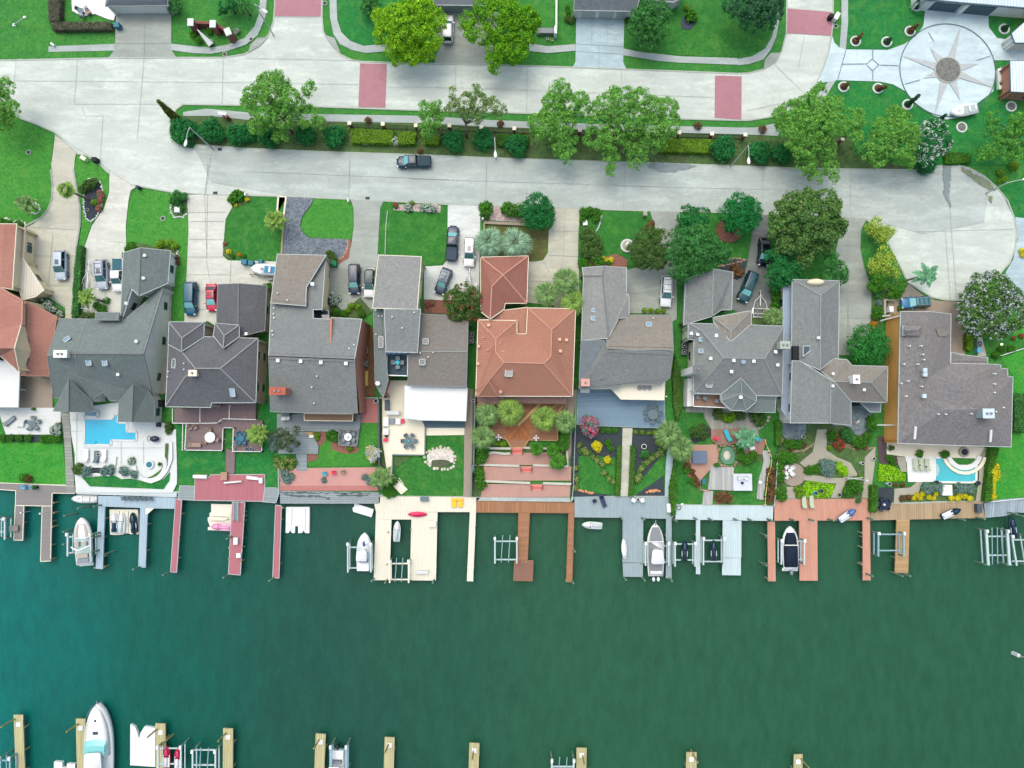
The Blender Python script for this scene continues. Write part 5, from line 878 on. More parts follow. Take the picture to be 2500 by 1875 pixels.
# the shrubs and flowers of the beds, one by one
for kd, tl, lab, txt in (
 ('olive','f','low shrub in the boulder edged entry bed', "800,190,1.1 740,230,.8 850,170,.9"), ('yg','f','lime shrub beside the leaning palm base', "850,345,.9"), ('pink','f','magenta flowering shrub in the black mulch island', "905,290,.8 900,260,.7 905,330,.7 890,400,.8"),
 ('teal','f','bushy green shrub in the kerbside bed', "1600,300,1.2 1570,330,.9 1650,300,.9 1630,400,.7"), ('small','f','small shrub at the corner of the grey garage', "1180,740,.9 1150,770,.7"), ('yg','f','yellow green shrub over the curved garage bed', "1450,720,1.1 1520,710,1.1 1570,740,1.0 1420,750,.8"), ('brown','f','dry plant in the bed east of the garage', "1590,840,.7 1600,890,.6"),
 ('white','f','leafy white tipped shrub in the angled planter', "370,1210,.8 430,1270,1.1 470,1310,.9 540,1350,.8"), ('small','f','low plant on the terracotta house bed', "30,520,.8 80,530,.7 170,540,.8"), ('small','f','dark shrub behind the boat trailer', "880,1280,.9 920,1310,1.0 960,1230,.7"), ('teal','f','green round shrub between two roof hips', "1880,1470,1.0"), ('olive','f','flat dark shrub north of the pool house', "780,1370,1.0 840,1380,.8"),
 ('rosette','g','strappy green plant at the driveway corner bed', "290,290,1.1 250,320,.9 330,290,.8"), ('yellow','g','small yellow bush in the front lawn bed', "378,320,.7 278,370,.6"), ('pink','g','pink flower at the lawn edge', "180,715,.5"), ('yellow','g','yellow bush at the lawn corner', "215,790,.8"), ('orange','g','orange flower at the lawn edge', "310,815,.5"), ('small','g','low lawn edge plant', "250,830,.5 350,830,.5"),
 ('small','g','green shrub beside the boat shed corner', "565,1110,.9"), ('white','g','flowering shrub by the pale yellow garage wall', "1130,1190,1.2 1090,1220,1.0 1160,1240,1.0 1200,1210,.8"), ('olive','g','bare purple shrub at the gravel corner', "1130,820,.9 1160,850,.8"), ('yg','g','bright shrub in the triangular bed', "1320,1280,.9 1380,1290,.8 1290,1320,.7"), ('small','g','low shrub by the glass atrium', "1180,1340,.9 1410,1350,.8 1250,1350,.8"),
 ('red','g','red flowering shrub at the bed end', "1715,375,.8"), ('white','g','white variegated shrub in the pebble strip', "1830,395,1.0 2010,395,1.1 1960,400,.8 2060,405,.8"), ('yg','g','spiky green plant in the pebble strip', "1860,350,.7"),
 ('pink','h','pink flowering plant beside the white drive', "200,1250,.7 160,1270,.6 320,1240,.7"), ('small','h','shrub along the yard wall', "1570,440,1.1 1620,430,1.0 1680,440,1.0 1680,490,.9 1560,500,.8"), ('olive','h','large soft shrub on the west lawn edge', "1600,640,1.6 1640,700,1.7 1600,780,1.6 1680,750,1.4 1660,830,1.3"), ('small','h','round clipped bush north of the grey roof', "1560,900,1.1 1700,885,1.2"), ('yellow','h','bright yellow bush by the roof ridge', "1742,845,.6 1775,868,.7 1815,862,.9"), ('brown','h','russet shrub at the driveway corner', "2160,560,1.0 2150,600,.8 2180,530,.8"), ('small','h','low green edge plant behind the garage', "1790,890,.6 1600,920,.7"),
 ('yg','i','green planter hedge by the white wagon', "270,1320,.7 330,1320,.7 390,1325,.7 440,1325,.7"), ('brown','i','dead grey shrub by the mulch circle', "1090,930,1.2 1130,980,1.1 1070,990,.9"), ('small','i','dark shrub at the wall of the long house', "1440,1130,1.1 1460,1200,1.2 1450,1280,1.0 1490,1150,.9"),
 ('teal','j','blue green flower bush by the driveway', "905,210,.8 900,260,.8"), ('blueg','j','pale blue flower bush by the driveway', "905,330,.7"), ('small','j','green shrub left of the ochre wall', "890,400,1.0 920,440,.8 870,450,.8"), ('orange','j','orange flowering shrub by the ochre wall', "855,520,.8 850,570,.7"), ('small','j','green shrub beside the blue car', "1100,375,.7 1030,240,.9 1080,260,.7"), ('red','j','pink flowering shrub at the east fence', "2190,630,.7 2120,650,.6"), ('small','j','low plant by the glowing garden light', "2010,750,.8 2100,740,.8 1960,800,.8"),
 ('small','k','shrub in the long planter', "30,1365,.8 100,1365,.8 180,1365,.8 260,1365,.8 400,1370,.9 450,1370,.8 510,1375,.9"), ('white','k','white flowered shrub at the patio corner', "490,1290,1.1 515,1260,.9 520,1320,.8"), ('olive','k','potted shrub on the house ledge', "1520,1260,.8 1520,1300,.7"), ('white','k','small potted plant on the pale terrace', "1180,1570,.9"),
 ('olive','p','spiky grass clump at the pool terrace edge', "700,350,1.0 740,360,1.0 720,330,.8"), ('olive','p','lawn edge grass clump', "120,1,.1") , ('blueg','p','grey green palm like shrub below the terrace', "780,370,1.2 1120,370,1.1 1210,400,.9 940,370,1.0 990,360,1.0"), ('small','p','single green bush on the lime lawn', "215,430,.9"), ('brown','p','dark dome shrub on the lime lawn', "255,440,.9"),
 ('yg','l','bright shrub by the yellow bench', "1005,1150,.8 1010,1180,.6"), ('small','l','green shrub left of the grey gazebo', "1140,1150,1.1 1180,1170,1.0"), ('yg','l','yellow green shrub below the gazebo', "1305,1275,.8"), ('blueg','l','grey blue shrub beside the deck steps', "620,1190,1.1 620,1260,1.0"), ('yg','l','yellow green grass tuft below the white flower shrub', "1515,1390,.9"), ('small','l','low plant at the narrow yard', "1690,1560,1.0 1640,1610,1.0"),
 ('blueg','q','twiggy vine on the pink terrace', "720,400,1.0 740,450,.9 780,420,.7 1070,450,.6 1440,420,.7 1480,460,.8"), ('small','q','shrub at the corner of the red terrace', "1640,520,1.1 1650,570,1.0 1690,570,.8"), ('cream','l','variegated yellow plant beside the deck stairs', "640,1370,1.0 690,1400,1.1 740,1370,1.1 790,1390,1.1 700,1440,.9 770,1440,.9 640,1420,.8"),
 ('small','m','green shrub under the palms', "640,1300,1.1 660,1350,1.1 630,1380,1.0 700,1050,1.0 690,1290,.8"), ('small','m','shrub beside the lower terrace', "620,1480,1.1 630,1540,1.0 650,1600,1.0"), ('yg','m','spreading green shrub between deck and wall', "780,1220,.9 840,1225,.9"), ('yellow','m','big yellow dome bush in black mulch', "1687,1253,1.6"), ('yellow','m','yellow dome bush nearer the clipped hedge', "1782,1373,1.1"), ('yg','m','tiny yellow green bush beside the yellow one', "1825,1408,.5"),
 ('small','m','dark green shrub on the black mulch', "1790,1225,.8 1810,1270,.7"), ('cream','m','cream pink coleus row along the west lawn arc', "1560,1290,.9 1600,1310,.9 1690,1370,.8 1740,1420,.8 1760,1490,.8 1800,1540,.8 1830,1570,.8 1650,1340,.7"), ('cream','m','cream plant along the fence strip', "1500,1450,.8 1500,1540,.9 1500,1620,.8 1530,1240,.7"), ('small','m','green bedding along the deck edge', "1790,1110,.6 1850,1110,.6 1740,1110,.6"),
 ('yg','n','yellow bedding along the deck edge', "190,1125,.6 250,1125,.6 310,1130,.6 360,1130,.6"), ('cream','n','cream pink coleus row along the east lawn arc', "420,1300,.9 380,1330,.9 330,1360,.9 290,1400,.9 250,1450,.9 230,1510,.8 210,1555,.9 450,1260,.8"), ('teal','n','soft green plant in the east black bed', "270,1320,.9"), ('yg','n','yellow shrub inside the curved planked bed', "1000,990,1.2 1060,990,1.2 1030,1010,1.0"), ('olive','n','dark shrub beside the curved planked bed', "930,960,1.1 1130,970,1.1 1280,980,1.4 1300,1020,1.2"), ('yg','n','orange green shrub by the path palm', "400,1210,1.0 430,1230,.8"),
 ('olive','n','grey sage mound left of the paddle garden', "740,1130,1.2 790,1100,1.0 800,1150,1.0"), ('brown','n','reddish plant in the red mulch curve', "700,1480,.8 720,1540,.8 660,1430,.9 740,1590,.8"), ('small','n','green plant in the red mulch curve', "650,1470,.7 690,1560,.7"), ('small','n','fern beside the lower lawn square', "1150,1350,1.1 1200,1370,1.1 1250,1340,1.0 1130,1290,.9"),
 ('brown','s','dry russet ground shrub above the pale dock', "960,600,1.4 1010,610,1.4"), ('brown','s','brown scrub beside the curved handrail', "1410,450,1.3 1420,550,1.3 1400,620,1.1 1410,370,1.1"), ('small','s','green shrub beside the chain fence', "1500,240,1.3 1480,330,1.0 1490,420,1.1 1490,560,1.3 1510,600,1.0 1590,250,1.2"), ('blueg','s','grey teal shrub in the middle of the path loop', "1900,330,1.4 1940,320,1.3 1930,380,1.1"), ('chart','s','lime shrub in the path loop', "2020,320,1.2 2060,360,1.2 2080,390,.9"), ('small','s','round green shrub in the path loop', "1750,360,1.0 1820,350,.9"), ('yg','s','dark gold shrub below the round patio', "1660,540,1.1 1680,580,1.0"),
 ('small','o','shrub by the slate patio edge', "80,310,.9 130,310,1.0 180,310,.9"), ('red','o','red flowering garden plant', "520,240,.9 560,330,1.2 530,310,1.0 600,230,.9 560,280,.9"), ('small','o','green garden plant near the flagpole', "480,230,1.0 700,280,1.1 740,300,1.2 670,650,1.2 700,700,1.3 620,740,1.1 60,430,1.2 110,440,1.1"), ('small','o','evergreen by the corner of the grey house', "830,90,.9 840,150,1.1 800,250,1.0"), ('teal','o','teal shrub beside the statue corner', "600,210,1.0 640,250,1.0"), ('brown','o','rust coloured border plant', "230,320,.7 720,340,.7 780,340,.7 120,350,.7"), ('yg','o','gold tinged garden shrub', "460,340,.7 740,610,.7"),
 ('yellow','o','yellow flower clump along the lap pool bed', "1250,770,.8 1300,760,.8 1360,790,.8 1280,800,.7 1420,760,.7 1560,800,.9 1620,800,.9 1680,780,.9 1730,800,.9 1640,760,.7 1220,800,.7 1400,800,.7"), ('blueg','o','grey green grass clump along the lap pool bed', "1340,710,1.2 1440,700,1.1 1640,710,1.1 1720,710,1.1"), ('brown','o','rusty plant at the boardwalk edge', "1120,800,.8 1180,790,.7 1060,680,.6 1120,680,.6"), ('yellow','o','yellow bush on the lime lawn edge', "1955,515,1.2 1948,560,1.5 1968,585,1.2 1940,620,1.3 1930,655,1.1 1926,690,1.1 1924,725,1.1 1927,775,1.3"), ('small','o','potted plant on the pool cabana step', "1270,395,.8 1490,400,.8 1510,400,.7"), ('small','o','fern clump by the plum bed', "1000,440,.7 1030,470,.7"),
 ('small','c','yellow green planting in the narrow bed', "680,70,.5 690,110,.5"), ('olive','c','brown bush in the narrow bed', "680,170,.7 720,180,.7"), ('small','c','dark tuft by the garage corner', "1220,180,.6"), ('rosette','c','spiky yucca by the dark mulch circle', "1800,145,1.1"), ('yg','c','yellow shrub at the roof corner', "1755,70,.8"), ('brown','c','bare twig sapling on the median sidewalk', "80,1110,.9 1860,1130,1.0"), ('brown','b','bare twig sapling beside the fence', "1100,1080,.9"), ('white','b','white flowered shrub at the hedge end', "1340,1270,1.1 1080,1280,.8"), ('brown','b','small brown shrub above the pickup truck', "1570,1360,.8"), ('white','a','pale flower cluster in the brick planter', "1900,380,.7 2130,280,.7"), ('small','a','green shrub in the brick planter', "1740,310,.8 1790,370,.8 1890,280,.7"),
 ('brown','d','tiny sapling on the right sidewalk', "230,1160,1.0"), ('yellow','e','yellow and white flowers in the far right island', "2200,1150,.9 2205,1190,.8"), ('yg','e','yellow bush by the street lamp at right', "2000,450,.9 2030,500,.9 2120,380,1.3 1990,520,.6"), ('small','w','clipped ball shrub in the window planter', "1810,1330,.6 1790,1510,.6 1810,1640,.6"), ('white','w','pale round shrub in the window planter', "1800,1240,.5")):
    toks = sorted((tuple(float(v) for v in tok.split(',')) for tok in txt.split()), key=lambda q: q[0]); toks = [q for q in toks if q[2] > .2]
    for i, (X, Y, sc) in enumerate(toks): bush(kd, tl, X, Y, sc, lab+(', ' if len(toks) > 1 else '')+nth(i, len(toks)), lab if len(toks) > 1 else None)
# -- palms
def palm(tile, X, Y, z, rad, label, mat, bx=None, by=None, nf=26, kind='fan', group='fan palms', drop=.35):
    rad = rad*1.12 if kind == 'fan' else rad*1.1
    top = W(tile, X, Y, z); b = W(tile, bx, by, 0) if bx is not None else Vector((top.x, top.y, 0)); t = thing('palm_tree', (b.x, b.y, 0), label, 'palm', group)
    rel = Vector((top.x-b.x, top.y-b.y, z)); tr = MB(); k = 6
    for i in range(k): a, c = rel*(i/k), rel*((i+1)/k); tr.cyl(b+a, b+c, .21-.015*i+.03, .2-.015*i, 8)
    tr.build('trunk', M_palmbark, t); vs = []; 
    nf = int(nf*1.15)
    for i in range(nf):
        fr_ = (i+.5)/nf; az = i*2.399+random.uniform(-.2, .2); el = math.pi*.5*(1-fr_**.6)*.95-.12-drop*.3; L_ = rad*random.uniform(.8, 1.22)*(.68+.38*fr_**.5)
        d = Vector((math.cos(az), math.sin(az), 0)); up = Vector((0,0,1)); side = Vector((-d.y, d.x, 0))
        def pt(s): return rel+d*(L_*s*math.cos(el*.8))+up*(L_*(s*math.sin(el)-drop*s*s*(1.1-.5*math.sin(max(el,0)))))
        if kind == 'fan':
            h0 = pt(.3); hd = (pt(.55)-pt(.42)).normalized(); sd_ = side
            a, c = pt(.0), h0; w_ = side*.03; vs += [a-w_, c-w_, c+w_, a+w_]
            for j in range(13):
                th = (j/12-.5)*2.1; q = (hd*math.cos(th)+sd_*math.sin(th)).normalized(); ln = L_*.72*(1-.22*abs(th)/1.35)*random.uniform(.9, 1.05); m_ = h0+q*ln*.5; e = h0+q*ln-up*ln*.22; pw = q.cross(up).normalized()*(.05+.02*rad)
                vs += [h0, m_-pw, e, m_+pw]
        else:
            n = 16
            for j in range(n):
                s = .12+.88*j/(n-1); c = pt(s); nx = pt(min(1, s+.05))-pt(s-.05); nx.normalize(); ll = L_*.26*math.sin(math.pi*(.15+.8*s))+.1
                for sg in (-1, 1):
                    q = (nx*.6+side*sg*.9-up*.3).normalized(); pw = nx*(.07+.02*rad); e = c+q*ll; vs += [c-pw, e-pw*.2, e+pw*.2, c+pw]
    v = np.array([tuple(p) for p in vs]); o = link('fronds', leafmesh('fronds', v)); o.data.materials.append(mat); o.parent = t; return t
palm('f', 590, 230, 4.8, 1.35, 'small fan palm leaning over the tan driveway from the mulch island', Lf['palmY'], 800, 322, 18, group=None)
palm('f', 225, 355, 3.6, 1.5, 'thin dull green palm in the stone ring on the west lawn', Lf['palm'], 318, 400, 16, 'pinnate', group=None)
palm('f', 770, 1195, 3.4, 1.3, 'small yellowing palm over the empty boat trailer', Lf['palmY'], 940, 1240, 14, 'pinnate', group=None)
palm('g', 625, 500, 3.6, 1.55, 'bright green pygmy date palm on the front lawn', Lf['palmY'], 690, 560, 26, 'pinnate', group=None)
palm('h', 715, 700, 4.2, 2.35, 'left silver blue palm above the old terracotta roof', Lf['silver'], nf=34, group='silver palms above the terracotta roof'); palm('h', 955, 710, 4.4, 2.4, 'right silver blue palm above the old terracotta roof', Lf['silver'], nf=34, group='silver palms above the terracotta roof')
palm('h', 1235, 1170, 4.6, 1.9, 'lower left palm of three at the end of the paver drive', Lf['palm'], nf=32, group='three palms at the end of the paver drive'); palm('h', 1410, 1050, 5.2, 2.1, 'topmost palm of three at the end of the paver drive', Lf['palm'], nf=34, group='three palms at the end of the paver drive'); palm('h', 1480, 1240, 4.8, 1.95, 'brightest palm of three, touching the terracotta roof corner', Lf['palmY'], nf=34, group='three palms at the end of the paver drive')
palm('m', 705, 960, 4.2, 1.85, 'leftmost palm of the row on the cedar deck', Lf['palm'], nf=32, group='palms around the cedar deck'); palm('m', 900, 940, 4.6, 2.0, 'roundest palm of the row on the cedar deck', Lf['palmY'], nf=36, group='palms around the cedar deck')
palm('m', 1210, 1000, 4.4, 1.95, 'open crowned palm right of the pale plank on the cedar deck', Lf['palmY'], nf=30, group='palms around the cedar deck'); palm('m', 1400, 1030, 4.2, 1.7, 'rightmost palm of the row on the cedar deck', Lf['palm'], nf=30, group='palms around the cedar deck')
palm('m', 660, 1175, 4.0, 1.85, 'palm at the lower left corner of the cedar deck', Lf['palm'], nf=32, group='palms around the cedar deck'); palm('m', 1145, 1270, 2.4, 1.1, 'small dark palm right of the upper brick steps', Lf['hedgeD'], nf=22, group='small palms on the terrace'); palm('m', 1335, 1395, 2.6, 1.3, 'dark green fan palm at the edge of the upper terrace', Lf['hedgeD'], nf=24, group='small palms on the terrace'); palm('m', 1290, 1290, 2.0, 1.0, 'low dark palm between wall and hedge column', Lf['hedgeD'], nf=20, group='small palms on the terrace')
palm('n', 495, 1140, 4.6, 2.1, 'larger palm at the foot of the cream balcony', Lf['palm'], nf=34, group='two palms by the grey garden path'); palm('n', 605, 1270, 4.4, 1.95, 'paler palm beside the wooden hot tub deck', Lf['palm'], nf=32, group='two palms by the grey garden path')
palm('i', 1450, 1370, 2.8, 1.5, 'soft green palm beside the white boat trailer', Lf['palm'], nf=26, group=None)
palm('n', 1190, 1185, 3.2, 1.6, 'airy palm shading the turquoise chairs', Lf['palmT'], nf=20, kind='pinnate', group=None)
palm('e', 1340, 1365, 4.2, 1.7, 'teal palm leaning over the cul-de-sac on a long grey trunk', Lf['palmT'], 1040, 1450, 13, 'pinnate', group=None)
palm('q', 1580, 430, 3.0, 1.6, 'feathery palm at the corner of the pink terrace', Lf['palm'], nf=22, kind='pinnate', group=None)
palm('l', 470, 1140, 3.6, 1.5, 'yellowish palm tied with twine at the mauve deck corner', Lf['palmY'], nf=24, kind='pinnate', group=None)
# columnar cypresses
def cypress(tile, bx, by, z, tx, ty, rb, label, mat, group=None):
    b = W(tile, bx, by, 0); top = W(tile, tx, ty, z); t = thing('cypress_tree', (b.x, b.y, 0), label, 'tree', group); rel = Vector((top.x-b.x, top.y-b.y, z)); lb = []
    for i in range(9): s = (i+.6)/9; c = rel*s; lb.append((c.x, c.y, c.z, rb*(1-.75*s)+.05))
    o = link('foliage', leafmesh('foliage', cloud(lb, .2, 1.6, .2, 1.5, 22, low=-.9, spiky=.2))); o.data.materials.append(mat); o.parent = t
    MB().cyl(b, b+rel*.3, .09, .06, 6).build('trunk', M_bark, t); return t
cypress('a', 1600, 1085, 6.5, 1420, 905, .75, 'tall olive columnar cypress leaning out over the street junction', Lf['cypress'])
rings = (('d',1060,375,'first ring from the street, north lawn', 1125,305,Lf['brown'],2.0), ('d',1340,382,'second ring from the street, north lawn', 1385,345,Lf['cypG'],1.4), ('d',1550,285,'ring nearest the forecourt star on the north lawn', 1630,220,Lf['brown'],2.2), ('d',1610,60,'ring at the corner of the modern white house', 1640,0,Lf['cypG'],2.4), ('d',952,785,'first ring from the street, south lawn', 1000,752,Lf['brown'],1.4), ('d',1262,798,'second ring from the street, south lawn', 1345,780,Lf['brown'],1.9), ('d',1528,945,'ring with the tallest dark cypress, south lawn', 1638,858,Lf['cypG'],3.6), ('d',2015,1148,'ring below the white boat', 2045,1120,Lf['brown'],1.0), ('x',1850,395,'ring at the right edge beside the blue house', 1900,340,Lf['cypG'],1.0), ('w',1845,530,'ring between the two white walls', 1930,450,Lf['cypG'],1.6))
for tl, X, Y, ds, tx, ty, mt, z in rings:
    c = W(tl, X, Y, 0); o = tag(ring(c, .8, .22, 'stone_ring', M_stonewhite, .2, 24, .2), 'pale stone tree ring, '+ds, 'edging', 'stone tree rings around the forecourt')
    tag(MB().prism(circ(c, .72, 20), 0, .12).build('gravel_bed', M_disc), kind='structure')
    if z > 1.2: cypress(tl, X, Y, z, tx, ty, .38, ('bronze tipped' if mt == Lf['brown'] else 'dark green')+' slim cypress in the '+ds.replace('ring','stone ring', 1), mt, 'slim cypresses around the forecourt')
cypress('d', 1800, 1095, 3.4, 1880, 1035, .35, 'slim cypress rising behind the white blossoming tree', Lf['cypG'])
# ================================================================== VEHICLES
Tyre = M('tyre', (26,28,30), kind='plain', rough=.8); Rim = M('alloy_rim', (150,156,160), kind='plain', rough=.3, metal=.6); CGlass = M('car_glass', (22,44,56), kind='plain', rough=.06, spec=.9)
CGlassSky = M('car_glass_painted_sky', (120,190,196), kind='plain', rough=.06, spec=.9); Lamp = M('headlamp', (220,224,224), kind='plain', rough=.1); LampR = M('tail_lamp', (190,30,30), kind='plain', rough=.2)
def rring(x, w_, z0, z1, n=20, e=4.5, pinch=.94):
    out = []
    for i in range(n):
        t = 2*math.pi*i/n; c, s = math.cos(t), math.sin(t); y = math.copysign(abs(c)**(2/e), c)*w_/2; zz = math.copysign(abs(s)**(2/e), s)
        z = (z0+z1)/2+zz*(z1-z0)/2; out.append((x, y*(pinch if zz > .5 else 1), z))
    return out
def rpoly(x0, x1, w0, w1, z, r=.18, n=4):
    """rounded plan outline: width w0 at x0, w1 at x1"""
    pts = []
    for (cx, cy, a0) in ((x1-r, w1/2-r, 0), (x0+r, w0/2-r, 90), (x0+r, -w0/2+r, 180), (x1-r, -w1/2+r, 270)):
        for k in range(n+1): a = R_(a0+90*k/n); pts.append((cx+r*math.cos(a), cy+r*math.sin(a), z))
    return pts
def car(kind, col, roofcol=None, L=4.8, Wd=1.9, glass=None, rack=False, sun_roof=False, cover=None, stripe=None):
    def mk():
        t = thing(kind if kind != 'suv' else 'suv_car', (0,0,0), 'x', {'suv': 'car', 'pickup': 'pickup truck', 'sedan': 'car', 'van': 'van'}[kind]); h = {'suv': 1.72, 'pickup': 1.85, 'sedan': 1.42, 'van': 1.75}[kind]; belt = h*.62; hood = h*.58
        P_ = paint('car_paint_%d_%d_%d' % col, col, .22)
        st = [(-.5, .80, .42, hood*.9), (-.485, .92, .34, belt*.97), (-.44, .98, .28, belt), (-.2, 1, .25, belt), (.14, 1, .25, belt), (.3, .99, .25, hood*1.02), (.42, .95, .27, hood*.95), (.475, .86, .34, hood*.85), (.5, .7, .42, hood*.72)]
        mb = MB(); mb.loft([rring(x*L, w_*Wd, z0, z1) for x, w_, z0, z1 in st]); body = mb.build('body', P_, t, True)
        cab = {'suv': (-.475, .24, -.40, .09), 'pickup': (-.12, .27, -.08, .15), 'sedan': (-.40, .27, -.24, .08), 'van': (-.48, .28, -.43, .14)}[kind]
        x0, x1, r0, r1 = (v*L for v in cab); gw, rw = Wd*.9, Wd*.74; g = MB(); a = rpoly(x0, x1, gw, gw*.96, belt-.03); b = rpoly(r0, r1, rw, rw*.96, h-.05); g.loft([a, b]); g.build('windows', glass or CGlass, t)
        rp = MB(); rp.loft([rpoly(r0-.05, r1-.02, rw+.06, rw, h-.07), rpoly(r0-.02, r1-.06, rw+.02, rw-.02, h-.01), rpoly(r0+.12, r1-.2, rw-.22, rw-.26, h+.03)]); rf = rp.build('roof', paint('car_paint_%d_%d_%d' % (roofcol or col), roofcol or col, .25), t, True)
        pl = MB()
        for s_ in (-1, 1):
            pl.bar((x1-.03, s_*gw*.47, belt), (r1-.03, s_*rw*.47, h-.05), .07, .05); pl.bar((x0+.06, s_*gw*.48, belt), (r0+.05, s_*rw*.48, h-.05), .12, .05); m_ = (r0+r1)/2; pl.bar((m_, s_*gw*.495, belt), (m_, s_*rw*.49, h-.05), .07, .04)
        pl.build('pillars', P_, t)
        if glass is None:   # sky reflection painted into the windscreen as a brighter glass colour
            ws = MB(); ws.add([(x1+.01, -gw*.42, belt+.04), (x1+.01, gw*.42, belt+.04), (r1+.02, rw*.42, h-.08), (r1+.02, -rw*.42, h-.08)], [(0,1,2,3)]); ws.v = [(x+.02, y, z+.02) for x, y, z in ws.v]; ws.build('windscreen', CGlassSky if sum(col) < 500 else M('windscreen_painted_sky', (60,110,112), kind='plain', rough=.06, spec=.9), t)
        if sun_roof: part('sunroof', rf, CGlass, lambda b: b.box(r1-.75, 0, h+.03, .8, .62, .02))
        if rack:
            for s_ in (-1, 1): part('roof_rail', rf, Rim if sum(col) < 500 else M_dark, lambda b: b.bar((r0+.15, s_*rw*.4, h+.06), (r1-.3, s_*rw*.4, h+.06), .05, .05))
            for k in range(3): part('roof_bar', rf, M_dark, lambda b: b.bar((r0+.4+k*(r1-r0-.9)/2, -rw*.4, h+.07), (r0+.4+k*(r1-r0-.9)/2, rw*.4, h+.07), .05, .04))
        if kind == 'pickup':
            part('bed', t, cover or M_black, lambda b: b.loft([rpoly(-.475*L, -.125*L, Wd*.8, Wd*.8, belt+.005, .06), rpoly(-.475*L, -.125*L, Wd*.8, Wd*.8, belt+.03, .06)]))
        for i_, (fx, s_) in enumerate(((.31, 1), (.31, -1), (-.31, 1), (-.31, -1))):
            w_ = part('wheel', t, Tyre, lambda b: b.cyl((fx*L, s_*(Wd/2-.22), .36), (fx*L, s_*(Wd/2+.02), .36), .36, .36, 18)); part('rim', w_, Rim, lambda b: b.cyl((fx*L, s_*(Wd/2+.0), .36), (fx*L, s_*(Wd/2+.035), .36), .23, .21, 12))
        for s_ in (-1, 1):
            part('headlight', t, Lamp, lambda b: b.box(.468*L, s_*Wd*.36, hood*.72, .16, .34, .14, s_*-.25)); part('tail_light', t, LampR, lambda b: b.box(-.49*L, s_*Wd*.38, hood*.72, .1, .2, .22)); part('mirror', t, P_, lambda b: b.box(x1-.25, s_*(Wd/2+.08), belt-.04, .16, .22, .14))
        if stripe: part('hood_stripe', t, stripe, lambda b: (b.box(.37*L, 0, hood*.985, .7, .5, .02)))
        return t
    return mk
def veh(key, mk, tile, X0, Y0, X1, Y1, label, group='cars parked on the driveways', z=.9):
    """rear mark X0,Y0 -> front mark X1,Y1"""
    a, b = W(tile, X0, Y0, z), W(tile, X1, Y1, z); d = b-a; c = (a+b)/2; return place(key, mk, (c.x, c.y, .14), math.atan2(d.y, d.x), label, group)
veh('c1', car('suv', (176,192,204), L=4.9, sun_roof=True), 'f', 545,775, 545,1050, 'silver blue car with sunroof alone on the tan driveway')
veh('c2', car('suv', (168,182,196), L=5.0, rack=True, sun_roof=True), 'f', 910,855, 920,1135, 'silver car with roof rack between the boat trailer and a white truck')
veh('c3', car('pickup', (226,232,234), L=5.5, cover=paint('tonneau_teal', (20,90,104), .7)), 'f', 1065,845, 1062,1155, 'white pickup truck with teal bed cover half under the grey garage eave')
veh('c4', car('van', (14,84,108), L=5.5, Wd=2.0), 'f', 1720,1058, 1712,1368, 'dark teal van parked beside the red car')
veh('c5', car('sedan', (186,30,70), L=4.5, Wd=1.85, rack=True), 'f', 1900,1080, 1905,1325, 'bright magenta red car beside the charcoal garage')
veh('c6', car('van', (26,52,76), L=5.0), 'g', 1345,898, 1345,1178, 'dark navy minivan on the cracked grey driveway')
veh('c7', car('suv', (226,232,234), roofcol=(8,58,64), L=4.8), 'g', 1490,942, 1478,1200, 'white car with dark teal roof tucked under the light grey eave')
veh('c8', car('pickup', (36,58,78), L=5.9, Wd=2.0, cover=M('bed_liner', (62,76,92), .1, 4)), 'h', 376,882, 395,550, 'dark blue pickup truck facing the street on the white driveway')
veh('c9', car('suv', (230,234,234), L=4.9, sun_roof=True), 'h', 545,655, 532,928, 'white car with dark sunroof towing spot on the new white driveway')
veh('c10', car('suv', (40,66,86), roofcol=(74,104,124), L=4.4, rack=True), 'h', 345,942, 262,1172, 'small dark blue car parked at an angle by the yellow siding')
veh('c11', car('pickup', (10,58,76), L=5.7, Wd=2.05, cover=paint('tonneau_dark', (6,52,66), .7), stripe=M_trimD), 'b', 1668,1452, 1360,1458, 'dark teal pickup truck parked on the lower street', group='cars parked on the street')
veh('c12', car('suv', (230,234,234), L=4.7), 'b', 1815,385, 1822,135, 'white car half hidden beneath the brightest lime tree')
veh('c13', car('sedan', (6,18,34), L=4.7), 'i', 1355,662, 1340,918, 'black car on the dark driveway beside the magnolia')
veh('c14', car('van', (12,66,76), L=5.3, Wd=2.0), 'i', 1262,962, 1142,1252, 'dark green teal car parked at an angle above the white boat trailer')
veh('c15', car('suv', (222,230,232), L=5.2, rack=True), 'i', 478,1000, 460,1290, 'white car with roof rack on the concrete forecourt beside the planter hedge')
veh('c16', car('suv', (28,110,156), roofcol=(70,120,130), L=4.7, rack=True), 'j', 1366,318, 1108,335, 'blue car with roof rack on the brown paver drive')
